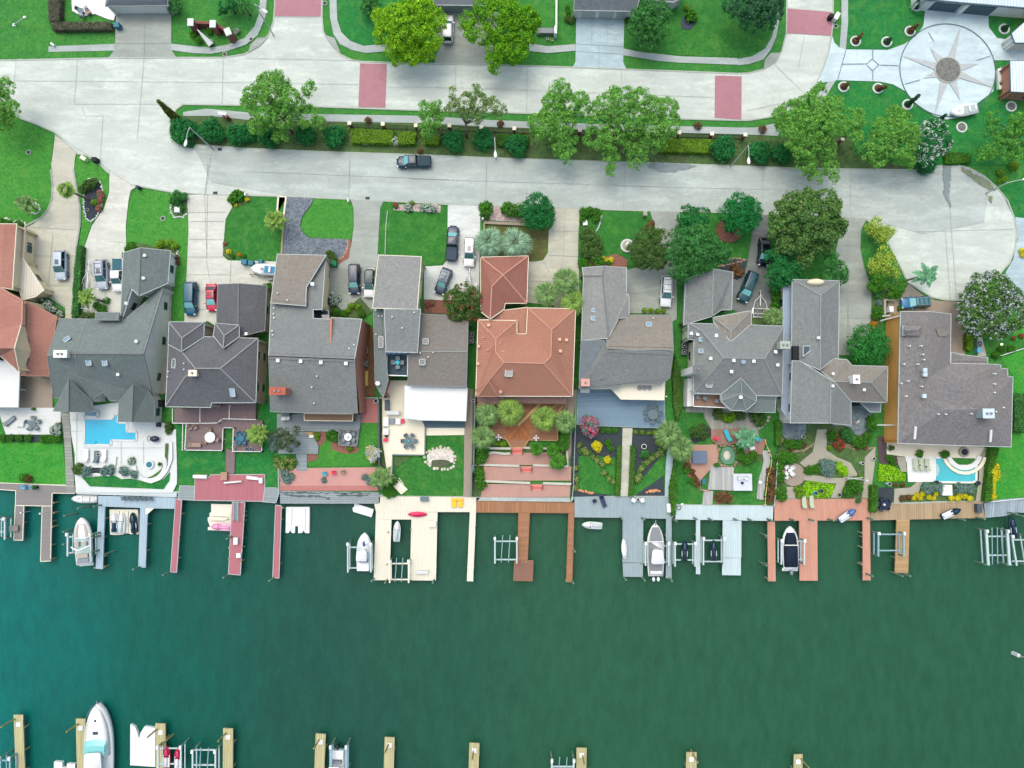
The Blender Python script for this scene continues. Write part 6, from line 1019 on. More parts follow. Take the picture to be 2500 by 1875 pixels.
# ------------------------------------------------------------------ boats
Gel = paint('gelcoat_white', (226,232,232), .2); Seat = paint('marine_grey', (128,138,146), .6); Navy = M('navy_canvas', (12,32,52), .08, 2, .85); TanV = M('tan_vinyl', (176,168,156), .05, 2, .6); Blk = paint('engine_black', (20,26,32), .3)
def outline(L, B, x0=-.5, x1=.5, k=1.0, n=14, full=.55):
    """pointed-bow plan outline between stations x0..x1 of the length"""
    up = []
    for i in range(n+1):
        s = x0+(x1-x0)*i/n; u = (s+.5); w_ = B/2*k*(.86+.14*math.sin(min(1, u/.45)*math.pi/2)) if u < full else B/2*k*max(0, 1-((u-full)/(1-full))**2.2)**.75
        up.append((s*L, w_))
    return [(x, w_) for x, w_ in up]+[(x, -w_) for x, w_ in up[::-1] if w_ > 1e-3]
def hull(b, L, B, h, z=0, n=14):
    o = outline(L, B, n=n); o = [p for p in o]; r1 = [(x, y, z+h+(max(0, x/L+.1)**2)*h*.6) for x, y in o]; r2 = [(x*.97, y*.9, z+h*.45) for x, y in o]; r3 = [(x*.9-.03*L, y*.35, z-.1) for x, y in o]
    b.loft([r3, r2, r1])
def boat(L, B, h=.9, inner=(150,160,166), style='open', engines=1, top=None):
    def mk():
        t = thing('motor_boat' if style != 'dinghy' else 'dinghy', (0,0,0), 'x', 'boat'); mb = MB(); hull(mb, L, B, h); hu = mb.build('hull', Gel, t, True)
        cm = M('boat_sole_%d' % sum(inner), inner, .06, 3, .7); dz = h+.03
        def flat(b, x0, x1, k, z0, z1=None): o = outline(L, B, x0, x1, k); b.prism([(x, y) for x, y in o], z0, z1 or z0+.03)
        rise = lambda x: h+(max(0, x+.1)**2)*h*.6
        if style == 'cruiser':
            part('foredeck', t, Gel, lambda b: b.loft([[(x, y, h+.02) for x, y in outline(L, B, -.05, .46, .9)], [(x*.98, y*.72, h+.75) for x, y in outline(L, B, -.05, .4, .9)]]), True)
            part('windscreen', t, M('boat_glass', (120,196,196), kind='plain', rough=.05, spec=.9), lambda b: b.loft([[(.10*L+.55*math.cos(a), B*.40*math.sin(a), h+.72) for a in np.linspace(-1.5, 1.5, 12)]+[(-.02*L, B*.40*math.sin(a), h+.72) for a in np.linspace(1.5, -1.5, 4)], [(.06*L+.3*math.cos(a), B*.36*math.sin(a), h+1.2) for a in np.linspace(-1.5, 1.5, 12)]+[(-.02*L, B*.36*math.sin(a), h+1.2) for a in np.linspace(1.5, -1.5, 4)]]))
            part('hardtop', t, Gel, lambda b: b.loft([rpoly(-.28*L, .02*L, B*.7, B*.6, h+1.5, .4), rpoly(-.28*L, .01*L, B*.68, B*.56, h+1.65, .4)]), True)
            for x in (.33, .2): part('hatch', t, CGlass, lambda b: b.box(x*L, 0, h+.5 if x > .3 else h+.74, .35 if x > .3 else .45, .3 if x > .3 else .8, .3 if x > .3 else .06))
            part('cockpit_seat', t, TanV, lambda b: b.box(-.4*L, 0, h, .7, B*.7, .35)); part('bow_rail', t, Rim, lambda b: b.tube([Vector((x, y*.97, h*1.1+.75)) for x, y in outline(L, B, 0, .5, 1)], .03, 5)); part('anchor', t, Rim, lambda b: b.box(.51*L, 0, h*1.15, .5, .12, .1))
        elif style == 'bow':
            part('cockpit', t, cm, lambda b: flat(b, -.42, .0, .78, h+.0, h+.04)); part('bow_cockpit', t, TanV, lambda b: b.prism([(x, y) for x, y in outline(L, B, .1, .40, .72)], h, h+.16)); part('bow_floor', t, Gel, lambda b: b.prism([(x, y) for x, y in outline(L, B, .09, .35, .38)], h+.1, h+.18))
            part('windscreen', t, M('boat_glass', (120,196,196), kind='plain', rough=.05, spec=.9), lambda b: b.bar((.05*L, -B*.38, h+.3), (.05*L, B*.38, h+.3), .06, .45)); part('tower_arch', t, Gel, lambda b: b.tube([Vector((-.1*L-.25*L*.3*(1-abs(u)), B*.52*u, h+1.2*(1-u*u*.5))) for u in np.linspace(-1, 1, 9)], .14, 8))
            for s_ in (-1, 1): part('seat', t, TanV, lambda b: b.box(-.05*L, s_*B*.22, h+.05, .6, .55, .5))
            part('stern_seat', t, TanV, lambda b: (b.box(-.30*L, 0, h+.05, .6, B*.66, .35))); part('sun_pad', t, Seat, lambda b: b.box(-.41*L, 0, h+.03, .7, B*.66, .2)); part('swim_platform', t, Gel, lambda b: b.box(-.5*L, 0, h*.4, .5, B*.8, .12))
        elif style == 'console':
            part('cockpit', t, cm, lambda b: flat(b, -.46, .36, .80, h, h+.04)); part('console', t, Gel, lambda b: b.box(.02*L, 0, h, .9, .8, .9)); part('bow_seat', t, Gel, lambda b: b.prism([(x, y) for x, y in outline(L, B, .22, .4, .75)], h, h+.3)); part('cooler', t, paint('marine_blue', (20,70,140), .5), lambda b: b.box(.21*L, 0, h+.05, .8, .34, .3))
            part('t_top', t, Gel, lambda b: b.loft([rpoly(-.2*L, .07*L, B*.74, B*.7, h+1.7, .2), rpoly(-.19*L, .06*L, B*.7, B*.66, h+1.8, .2)]), True)
            for s_ in (-1, 1): part('top_leg', t, Rim, lambda b: (b.cyl((0, s_*B*.3, h), (0, s_*B*.3, h+1.7), .03), b.cyl((0, s_*B*.3, h+.9), (-.12*L, s_*B*.3, h+1.7), .03)))
            part('leaning_post', t, Seat, lambda b: b.box(-.22*L, 0, h, .4, B*.6, .6)); part('stern_deck', t, Gel, lambda b: b.box(-.38*L, 0, h, 1.3, B*.78, .25))
        elif style == 'ttop':
            part('foredeck_pad', t, M('marine_deck_grey', (132,138,140), .05, 3, .7), lambda b: flat(b, .16, .42, .76, h+.2, h+.3)); part('cockpit', t, MATS['marine_deck_grey'], lambda b: flat(b, -.46, .16, .84, h, h+.05)); part('walkthrough', t, Gel, lambda b: b.box(.15*L, 0, h, .14, B*.84, .34)); part('console', t, Gel, lambda b: b.box(-.05*L, 0, h, 1.2, .9, .9))
            part('hard_top', t, Gel, lambda b: b.loft([rpoly(-.24*L, .03*L, B*.78, B*.66, h+1.7, .35), rpoly(-.23*L, .02*L, B*.74, B*.6, h+1.84, .35)]), True)
            for s_ in (-1, 1): part('top_leg', t, Gel, lambda b: b.cyl((-.1*L, s_*B*.3, h), (-.1*L, s_*B*.28, h+1.7), .05))
            part('stern_bench', t, Gel, lambda b: b.box(-.42*L, 0, h+.03, .4, B*.66, .35)); part('bow_sprit', t, M_trimD, lambda b: b.box(.5*L, 0, h*1.2, .8, .16, .08))
        elif style == 'covered':
            part('fore_cover', t, Navy, lambda b: b.loft([[(x, y, h+.1) for x, y in outline(L, B, .08, .36, .78)], [(x, y*.6, h+.35) for x, y in outline(L, B, .1, .32, .7)]]), True); part('aft_cover', t, Navy, lambda b: b.loft([rpoly(-.44*L, .06*L, B*.86, B*.86, h+.05, .25), rpoly(-.4*L, .02*L, B*.7, B*.7, h+.6, .3)]), True)
            part('windscreen_frame', t, Gel, lambda b: b.bar((.07*L, -B*.42, h+.35), (.07*L, B*.42, h+.35), .12, .25)); part('swim_platform', t, Gel, lambda b: b.box(-.5*L, 0, h*.5, .5, B*.95, .12))
        else:
            part('cockpit', t, cm, lambda b: flat(b, -.40, .02, .62, h, h+.04)); 
            part('seat', t, Gel, lambda b: b.box(-.18*L, 0, h+.02, .28, B*.5, .2)); part('foredeck', t, Gel, lambda b: b.prism([(x, y) for x, y in outline(L, B, .08, .4, .7)], h, h+.1)); part('hatch', t, CGlass if style == 'sail' else Seat, lambda b: b.box(.1*L if style == 'sail' else .2*L, 0, h+.1, .5 if style == 'sail' else .4, .45 if style == 'sail' else .12, .06))
        for i in range(engines):
            y = (i-(engines-1)/2)*.75; e = part('outboard', t, Gel if style == 'ttop' else Seat if style == 'covered' else Blk, lambda b: (b.loft([[(-.5*L-.45+.36*math.cos(a), y+.24*math.sin(a), h*.9+z_) for a in np.linspace(0, 2*math.pi, 13)[:-1]] for z_ in (0, .35)]+[[(-.5*L-.45+.2*math.cos(a), y+.14*math.sin(a), h*.9+.5) for a in np.linspace(0, 2*math.pi, 13)[:-1]]])), True)
            part('drive_leg', e, Blk, lambda b: b.box(-.5*L-.4, y, -.4, .2, .12, h*.9+.3))
        return t
    return mk
def craft(key, mk, tile, X0, Y0, X1, Y1, label, z=.6, zw=-1.1, group='boats moored at the private docks'):
    a, b = W(tile, X0, Y0, z), W(tile, X1, Y1, z); d = b-a; c = (a+b)/2; return place(key, mk, (c.x, c.y, zw), math.atan2(d.y, d.x), label, group)
craft('b1', boat(14.5, 4.4, 1.7, style='cruiser', engines=0), 't', 875,1900, 864,1125, 'large white cabin cruiser moored at the south piers', z=.8, zw=-1.4)
craft('b2', boat(4.2, 1.4, .5, (214,218,214), 'dinghy', 0), 'p', 872,620, 640,618, 'small white rowing boat beside the pale pool house dock', z=-.5)
craft('b3', boat(7.5, 2.75, 1.2, (176,206,200), 'bow', 0), 'p', 755,1208, 733,792, 'white bowrider with tan seats and tower on a lift', z=1, zw=-.2)
craft('b4', boat(6.2, 2.4, .9, (206,212,214), 'console', 1), 'u', 1195,1500, 1180,1850, 'white boat with black outboard, stern toward the canal, at the south piers', z=.3, zw=-.6)
craft('b5', boat(6.1, 2.35, 1.0, (190,214,214), 'console', 0), 'q', 1425,1262, 1437,930, 'white center console boat on a lift beside the cream dock', z=.9, zw=-.2)
craft('b6', boat(8.4, 2.75, 1.2, style='ttop', engines=2), 's', 372,1310, 368,840, 'white boat with grey deck, white hard top and twin engines', z=1, zw=-.2)
craft('b7', boat(6.9, 2.6, 1.1, style='covered', engines=1), 's', 1590,1250, 1580,872, 'white boat under navy blue covers at the salmon dock', z=.9, zw=-.2)
craft('b8', boat(4.6, 2.0, .7, (170,186,186), 'open', 0), 'x', 960,420, 215,565, 'open white boat standing on the compass forecourt', z=.9, zw=.35, group=None)
craft('b9', boat(4.6, 1.9, .6, (60,140,180), 'sail', 0), 'g', 670,962, 418,942, 'white sailboat poking out from under the grey garage roof', z=.9, zw=.5, group=None)
def jetski(col, seat=(30,36,44), cover=None):
    def mk():
        t = thing('jet_ski', (0,0,0), 'x', 'jet ski'); L, B = 3.3, 1.15; P_ = paint('jet_%d_%d_%d' % col, col, .25); mb = MB(); hull(mb, L, B, .55); mb.build('hull', P_, t, True)
        part('side_deck', t, paint('jet_%d_%d_%d' % seat, seat, .5), lambda b: b.prism([(x, y) for x, y in outline(L, B, -.46, .1, .9)], .55, .6)); part('hood', t, P_, lambda b: b.loft([[(x, y, .55) for x, y in outline(L, B, .0, .46, .75)], [(x*.9, y*.55, .88) for x, y in outline(L, B, .0, .38, .75)]]), True)
        part('seat', t, cover or paint('jet_%d_%d_%d' % seat, seat, .6), lambda b: b.loft([rpoly(-1.45, .15, .42, .34, .58, .12), rpoly(-1.4, .1, .36, .26, .9, .1)]), True)
        part('handlebar', t, M_black, lambda b: b.bar((.3, -.38, 1.0), (.3, .38, 1.0), .06, .06)); 
        for s_ in (-1, 1): part('footwell', t, paint('jet_trim', (200,216,224), .4), lambda b: b.box(-.5, s_*.42, .6, .85, .08, .04))
        return t
    return mk
JW, JN, JP, JR, JT = (226,232,232), (8,50,70), (236,160,196), (190,40,80), (10,52,66)
for key, mk, tl, a, lab, z, zw in (('j1', jetski(JW, (20,60,80)), 'p', (1030,920,1030,745), 'white and navy jet ski, leftmost on the cream floating dock', -.2, -.7), ('j2', jetski(JW, (196,212,214)), 'p', (1095,930,1100,740), 'all white jet ski, middle on the cream floating dock', -.2, -.7), ('j3', jetski(JT, (10,40,60)), 'p', (1210,925,1192,740), 'dark navy jet ski, rightmost on the cream floating dock', -.2, -.7),
 ('j4', jetski(JP, (236,160,196)), 'p', (2085,880,1895,865), 'pink jet ski on the floating dock by the red pier', -.2, -.7), ('j5', jetski(JW, (180,196,200)), 'q', (1727,1000,1735,820), 'white jet ski on a lift inside the cream dock slip', .3, -.1), ('j6', jetski(JW, (196,206,206)), 'r', (1732,862,1550,850), 'white jet ski hanging below the blue grey dock', .3, -.1),
 ('j7', jetski(JT, (8,40,56)), 's', (628,1165,632,1000), 'dark teal jet ski on the left narrow lift', .4, 0), ('j8', jetski(JT, (8,40,56)), 's', (892,1170,890,990), 'dark teal jet ski on the lift beside the wide pale dock', .4, 0), ('j9', jetski((92,120,170), JW), 'o', (555,990,680,905), 'blue and white jet ski lying across the salmon dock edge', .6, .3), ('j10', jetski((14,52,70), JW), 'o', (1480,960,1620,900), 'dark and white jet ski on the timber boardwalk edge', .6, .3),
 ('j11', jetski(JR, JW), 't', (1500,1640,1500,1480), 'red and white jet ski, left one of two at the south piers', .3, -.2), ('j12', jetski(JR, JW), 't', (1602,1660,1602,1490), 'red and white jet ski, right one of two at the south piers', .3, -.2), ('j13', jetski(JN, (8,40,66)), 'o', (2115,1140,2090,970), 'dark blue jet ski hanging by the right edge dock', .4, .1)):
    craft(key, mk, tl, *a, lab, z=z, zw=zw, group='jet skis at the docks')
# floating docks
Float = M('float_plastic', (222,222,204), .03, 2, .6); FloatW = M('float_white', (224,232,230), .03, 2, .5)
def floatdock(label, txt, mat, pods=()):
    p = P(txt, -.6); c = sum(p, Vector())/len(p); t = thing('floating_dock', (c.x, c.y, 0), label, 'floating dock', 'floating docks'); MB().prism(p, -1.15, -.62).build('deck', mat, t)
    for q in pods:
        a = P(q, -.55); part('cradle', t, mat, lambda b: [b.bar(u, v_, .5, .2) for u, v_ in zip(a[:-1], a[1:])])
    return t
floatdock('cream floating dock holding three jet skis', "p985,715 1240,715 1250,935 1230,940 1220,900 1185,940 1160,930 1120,930 1110,940 1030,945 990,940", Float, ("p1060,730 1065,930", "p1140,730 1140,925")); floatdock('cream floating dock under the pink jet ski', "p1900,665 2090,670 2085,912 1870,900 1870,875 1890,870 1870,820 1868,790 1885,780 1885,745 1900,740", Float, ("p1900,760 2080,765", "p1880,805 2080,812"))
floatdock('white notched floating dock right of the thin red pier', "q730,692 942,692 940,928 905,928 890,905 870,928 840,928 838,865 812,865 808,928 785,928 770,905 750,928 727,925", FloatW, ("q770,710 768,900", "q890,710 890,900")); floatdock('tilted white floating dock at the corner of the weathered deck', "q1345,655 1520,715 1500,785 1335,735 1328,700 1345,690", FloatW)
floatdock('large white floating dock at the south piers', "t1172,1265 1215,1290 1235,1340 1250,1400 1265,1340 1300,1285 1395,1300 1395,1650 1170,1635", FloatW); floatdock('small white floating dock left of the cabin cruiser', "t485,1602 558,1608 560,1655 600,1660 602,1620 675,1625 675,1800 480,1800", FloatW)
# trailers
def trailer(tile, X0, Y0, X1, Y1, Wd, label, mat=None, spread=True, z=.6):
    a, b = W(tile, X0, Y0, z), W(tile, X1, Y1, z); d = b-a; L = d.length; c = (a+b)/2; mat = mat or M_white; t = thing('boat_trailer', (c.x, c.y, .15), label, 'boat trailer', 'boat trailers on the driveways', rz=math.atan2(d.y, d.x)); h = Wd/2; z = .5
    part('frame', t, mat, lambda b: (b.bar((L*.5, 0, z), (-L*.05, 0, z), .12, .1), [b.tube([Vector((L*.3, 0, z)), Vector((L*.12, s*h*.75, z)), Vector((-L*.1, s*h, z)), Vector((-L*.48, s*h, z))], .05) for s in (-1, 1)], [b.bar((x, -h, z), (x, h, z), .08, .08) for x in (-L*.15, -L*.33, -L*.46)]))
    for s in (-1, 1):
        part('bunk', t, M_trimD, lambda b: b.bar((L*.05, s*h*.45, z+.15), (-L*.45, s*h*.45, z+.15), .12, .08)); w_ = part('wheel', t, Tyre, lambda b: b.cyl((-L*.25, s*(h+.1), .33), (-L*.25, s*(h+.32), .33), .33, .33, 14)); part('fender', t, mat, lambda b: b.box(-L*.25, s*(h+.21), .68, .9, .28, .06))
    part('winch_post', t, mat, lambda b: b.box(L*.28, 0, z, .12, .12, .6)); part('jack', t, Blk, lambda b: b.cyl((L*.42, .12, .1), (L*.42, .12, .8), .06, .06)); return t
trailer('f', 765,1320, 805,870, 2.0, 'empty white boat trailer between the long hedge and the silver car'); trailer('h', 540,1150, 537,940, 1.8, 'white trailer frame behind the white car with the sunroof'); trailer('i', 1310,1390, 1315,1140, 2.2, 'white boat trailer standing beside the green palm'); trailer('g', 650,995, 400,995, 1.3, 'trailer tongue sticking out below the white sailboat', M_trimD)
# ================================================================== DOCKS, PIERS, LIFTS
def deckmat(n, rgb, rgb2, ang=0, var=.12, size=.28): return M(n, rgb, var, 2, .85, 'plank', rgb2, ang=ang, size=size)
D_brown = deckmat('grey_brown_deck', (136,134,132), (150,150,146), R_(90), .07); D_pale = deckmat('pale_dock', (196,212,214), (204,216,216), R_(90), .04); D_blue = deckmat('blue_grey_dock', (166,190,202), (156,184,196), 0, .05); D_red = deckmat('red_painted_deck', (176,112,120), (190,130,138), 0, .08)
D_grey = deckmat('weathered_grey_deck', (146,160,162), (124,138,142), R_(90), .14, .35); D_cream = deckmat('cream_dock', (228,226,206), (222,222,206), R_(0), .03); D_cedar = deckmat('cedar_deck', (162,120,88), (146,100,72), 0, .16, .3); D_cedarH = deckmat('cedar_deck_cross', (162,120,90), (148,102,74), R_(90), .14, .3); D_cdk = deckmat('brown_float_deck', (140,106,90), (126,96,84), R_(90), .06)
D_slate = deckmat('slate_blue_dock', (152,172,176), (142,162,170), R_(0), .06); D_ice = deckmat('ice_grey_dock', (194,216,218), (182,206,210), R_(0), .05); D_salmon = deckmat('salmon_dock', (200,150,128), (190,138,118), R_(0), .06); D_tan = deckmat('tan_boardwalk', (172,152,120), (150,134,110), 0, .14, .35); D_tanH = deckmat('tan_pier', (180,152,108), (164,140,104), R_(90), .14, .35); D_south = deckmat('south_pier_timber', (184,180,136), (164,160,120), 0, .12, .4); D_steel = deckmat('silver_deck', (150,168,176), (126,146,156), R_(8), .2, .4)
M_pile = M('timber_pile', (140,144,112), .15, 3); M_pileG = M('green_pile', (110,140,120), .15, 3); M_galv = M('lift_white_metal', (186,208,208), .04, 3, .4); M_galvB = M('lift_galvanised', (140,176,184), .06, 3, .4); M_fend = M('dock_edge', (120,124,112), .1, 3)
def pile(root, tile, X, Y, z, r=.15, mat=None, name='pile'):
    """pile whose top shows at the mark"""
    c = W(tile, X, Y, z); part(name, root, mat or M_pile, lambda b: b.cyl((c.x, c.y, -3), (c.x, c.y, z), r, r*.95, 9))
def dock(label, decks, piles='', tall='', z=.12, edge=None, name='dock', pz=.25, group=None):
    first = P(decks[0][0], z); c = sum(first, Vector())/len(first); t = thing(name, (c.x, c.y, 0), label, 'dock', group); k = 0
    for txt, m in decks:
        k += 1; p = P(txt, z); zz = z+.004*k; o = MB().prism(p, zz-.22, zz, True).build('deck', m, t)
        if edge: part('edge_board', o, edge, lambda b: [b.bar((u.x, u.y, zz-.06), (v_.x, v_.y, zz-.06), .1, .17) for u, v_ in zip(p, p[1:]+p[:1])])
        for u, v_ in zip(p, p[1:]+p[:1]):        # supports in the water under long free edges
            L_ = (v_-u).length; my = (u+v_)/2
            if L_ > 5 and my.y < -9.5:
                cen = sum(p, Vector())/len(p)
                for i in range(int(L_/3.2)): q = u.lerp(v_, (i+.5)/int(L_/3.2)); q = q+(cen-q).normalized()*.3; part('support_pile', t, M_pile, lambda b: b.cyl((q.x, q.y, -3), (q.x, q.y, zz-.23), .14, .14, 7))
    for s, zt, m in ((piles, pz, M_pile), (tall, 2.2, M_pileG)):
        for tok in s.split(): tl = tok[0]; X, Y = (float(v) for v in tok[1:].split(',')); pile(t, tl, X, Y, zt, .15, m)
    return t
d1 = dock('grey brown double pier at the left edge below the lime lawn', [("p-300,472 0,475 605,500 612,480 668,500 670,570 470,567 465,684 140,678 142,545 0,535 -300,530", D_brown), ("p465,684 455,1178 365,1182 380,684", D_brown), ("p215,682 205,992 125,990 138,678", D_brown)], 'p480,655 p480,745 p470,870 p455,1165', edge=M_cream)
d2 = dock('pale and blue dock below the turquoise pool house', [("p680,500 1590,555 1590,605 690,575", D_pale), ("p885,592 1575,608 1570,708 1385,705 885,686", D_blue), ("p886,686 945,686 925,1252 860,1248", D_blue), ("p1262,695 1330,698 1310,1240 1245,1232", D_blue)], 'p850,1240 p935,1232', 'p840,688 p700,705 p575,772 p565,915 p565,1030 p830,940 p830,970 p820,1100 p930,1120 p1195,1255')
part('corner_gusset', d2, M_cream, lambda b: b.prism(P('p1310,705 1385,705 1325,758 1310,755', .2), 0, .2))
d3 = dock('red painted dock with three narrow red piers', [("p1755,435 1860,440 1900,402 q540,398 540,520 522,642 p1750,632", D_red), ("p1620,500 1755,505 1750,632 1600,622", D_grey), ("q540,520 645,520 670,560 640,655 522,645", D_grey), ("p1582,615 1636,632 1590,1282 1535,1276", D_red), ("q247,648 362,652 320,1305 213,1296", D_red), ("q637,675 690,682 668,1333 612,1326", D_red)], 'q215,1060 q330,1060 q222,950 q340,820 q345,740 q215,1160 q325,1180', 'p1465,1305 q165,1330 q580,1358 q195,978', edge=M_trim)
for t_ in ("q378,410 480,425 478,450 376,440", "q482,430 520,430 520,480 490,478", "p1738,402 1862,405 1860,435 1738,432", "q172,468 330,455 332,468 175,482"): c = sum(P(t_), Vector())/4; tag(MB().prism(P(t_, .5), .15, .62).build('storage_bench', M_white), 'white storage bench on the red deck, '+{'q3':'long one at right','q4':'square one in the right corner','p1':'at the left corner','q1':'low step edge below the stairs'}[t_[:2]], 'bench', 'white benches on the red deck')
d4 = dock('weathered grey deck with dark seaweed stains along the pink terrace', [("q675,548 1570,560 1565,662 680,662", D_grey)], 'q700,700')
d5 = dock('cream U shaped dock with an empty slip and a long narrow arm', [("q1525,660 1575,655 1580,600 r600,605 598,738 q1540,736", D_cream), ("q1540,736 2096,740 2093,806 1538,804", D_cream), ("q1538,804 1680,806 1662,1350 1520,1352", D_cream), ("q1860,806 2093,806 2080,1355 1845,1352", D_cream), ("r542,738 598,738 572,1362 515,1360", D_cream)], 'q1650,920 q1855,890 q1640,1210 q1850,1200 q1840,1360', 'q1500,1360 q1620,1375 q2050,1375')
d6 = dock('cedar brown dock with centre pier ending in a square float', [("r600,638 1480,655 1480,746 605,739", D_cedar), ("r982,739 1080,743 1060,1188 970,1188", D_cedarH), ("r1432,746 1480,748 1462,1368 1410,1365", D_cedarH), ("r945,1176 1112,1174 1105,1358 935,1354", D_cdk)], 'r1060,985 r1048,1188 r1412,1360', 'r1475,1380 r1490,1095', edge=M('dark_cedar_edge', (150,110,72), .1, 3))
d7 = dock('blue grey dock with one wide and one narrow arm around the hard top boat', [("r1482,600 s482,600 545,680 540,770 515,800 75,790 r1485,785", D_slate), ("s75,790 260,795 258,1195 72,1190", D_slate), ("s74,1196 258,1198 255,1322 80,1320", D_slate), ("s465,800 515,800 515,1340 462,1332", D_slate)], 's90,1195 s240,1205', 's105,1350 s70,800 s270,805 s520,1360 s275,1355 s560,820')
d8 = dock('ice grey dock with a thin finger and a wide stepped arm', [("s548,674 1432,684 1425,818 548,804", D_ice), ("s735,805 772,808 772,1298 735,1296", D_ice), ("s975,812 1143,818 1142,1150 972,1148", D_ice), ("s972,1152 1138,1152 1138,1308 970,1305", D_ice)], '', 's745,805 s880,810 s1110,812 s1240,815 s1420,815')
d9 = dock('salmon pink dock with wide centre arm beside the navy covered boat', [("s1440,622 o820,802 828,997 s1440,816", D_salmon), ("s1378,824 1445,826 1452,1362 1385,1360", D_salmon), ("o188,1000 352,1000 355,1540 193,1540", D_salmon), ("o760,997 826,997 832,1537 762,1537", D_salmon)], 's1385,1340 o755,1110 o755,1240 o755,1395', 'o150,1000 o325,1002 o500,1000 s1430,825 s1370,950 s1370,1220')
d10 = dock('tan timber boardwalk with one pier beside the empty blue lift', [("o830,922 890,920 890,852 1090,852 1850,824 1862,975 830,997", D_tan), ("o1065,992 1183,985 1170,1472 1050,1470", D_tanH)], '', 'o850,1500 o1120,1500 o1190,1500 o860,990 o1860,985 o1680,995', edge=None)
d11 = dock('silver grey deck at the right edge beside the lime lawn', [("o1840,845 1990,810 2400,775 2400,940 2140,925 2040,958 1860,975", D_steel)], '', 'o2212,960 o2150,940')
lab = ('first south pier from the left edge', 'south pier behind the cabin cruiser', 'south pier beside the large white float', 'south pier right of the red jet ski lift', 'south pier left of the black outboard boat', 'lone south pier at the middle of the bottom edge', 'south pier at bottom centre, left of the small empty lift', 'south pier right of the small empty lift', 'second south pier from the right', 'rightmost short south pier')
for i, (txt, px_) in enumerate((("t122,1182 205,1182 245,2200 160,2200", ('t10,1290',)), ("t682,1215 765,1218 790,2200 705,2200", ('t597,1335',)), ("t1398,1258 1488,1262 1500,2200 1405,2200", ('t1325,1385', 't1440,1465')), ("t2008,1302 2098,1306 2090,2200 2000,2200", ('t1962,1420',)), ("u998,1350 1088,1355 1055,2200 965,2200", ('u980,1485',)), ("u1618,1382 1708,1385 1685,2200 1595,2200", ('u1622,1525',)), ("v170,1433 260,1438 235,2200 145,2200", ('v195,1588',)), ("v1135,1478 1225,1480 1215,2200 1122,2200", ('v1205,1630',)), ("v2122,1518 2215,1520 2210,2200 2115,2200", ('v2225,1610',)), ("y140,1262 220,1260 215,2000 130,2000", ('y275,1380',)))):
    t = dock('weathered timber '+lab[i], [(txt, D_south)], name='pier', group='timber piers along the bottom edge')
    for q in px_: pile(t, q[0], *(float(v) for v in q[1:].split(',')), 3.0, .13, M('mooring_pole', (156,146,88), .15, 3), 'mooring_pole')
    a = P(txt, .15); m = (a[0]*.93+a[1]*.93+a[2]*.07+a[3]*.07)/2; part('pole_plate', t, M_white, lambda b: b.box(m.x, m.y-.25, .14, .7, .7, .05))
def lift(label, tile, xa, xb, ya, yb, cross=None, z=1.1, mat=None, tilt=0, bunks=0, w_=.22, group='boat lifts'):
    mat = mat or M_galv; c = W(tile, (xa+xb)/2, (ya+yb)/2, z); t = thing('boat_lift', (c.x, c.y, 0), label, 'boat lift', group); cr = cross or (ya+.15*(yb-ya), yb-.15*(yb-ya))
    for x in (xa, xb):
        a, b = W(tile, x, ya, z+.5), W(tile, x+tilt, yb, z+.5); part('top_beam', t, mat, lambda m_: m_.bar(a, b, w_, .25)); part('cradle_beam', t, mat, lambda m_: m_.bar(a-Vector((0,0,1.3)), b-Vector((0,0,1.3)), .16, .16))
        for y in (ya+6, yb-6): q = W(tile, x, y, z+.45); part('post', t, M_pileG, lambda m_: m_.cyl((q.x, q.y, -3), (q.x, q.y, z+.45), .12, .12, 8))
        q = a.lerp(b, .04); part('winch_motor', t, M_white, lambda m_: m_.box(q.x, q.y, q.z+.1, .36, .5, .28))
    for y in cr: part('cross_beam', t, mat, lambda m_: m_.bar(W(tile, xa, y, z-.9), W(tile, xb, y, z-.9), .2, .2))
    for i in range(bunks): x = xa+(xb-xa)*(i+1)/(bunks+1); part('bunk', t, M_galvB, lambda m_: m_.bar(W(tile, x+5, ya-20, z-.75), W(tile, x-10+tilt, yb-10, z-.75), .12, .12))
    return t
lift('white boat lift cut by the left edge beside the brown pier', 'p', -40, 45, 790, 985, (800, 915), mat=M_galv); lift('white boat lift under the tan seated bowrider', 'p', 610, 818, 930, 1135); lift('white boat lift under the center console boat', 'q', 1288, 1495, 1015, 1280)
lift('pale curved boat lift inside the cream dock slip', 'q', 1665, 1835, 1170, 1375, mat=M_cream, bunks=2); lift('empty pale green boat lift left of the cedar pier', 'r', 768, 965, 965, 1200, bunks=2, mat=M_galv); lift('grey boat lift under the hard top boat', 's', 280, 488, 1010, 1220)
lift('narrow lift holding the left dark teal jet ski', 's', 545, 725, 1010, 1228, (1025, 1168)); lift('lift with white end cap holding the right dark teal jet ski', 's', 800, 985, 965, 1215, (992, 1182)); lift('white lift beside the navy covered boat', 's', 1502, 1708, 985, 1210, (1000, 1165)); lift('empty blue and white lift between the salmon and tan piers', 'o', 900, 1128, 1105, 1322, (1122, 1268), mat=M_galvB)
lift('empty silver lift standing in open water near the right edge', 'o', 1870, 2060, 1080, 1400, (1140, 1310), mat=M_galv, bunks=3, tilt=20, w_=.36); lift('slim silver lift rail at the right edge', 'o', 2100, 2230, 1130, 1405, mat=M_galv, tilt=45)
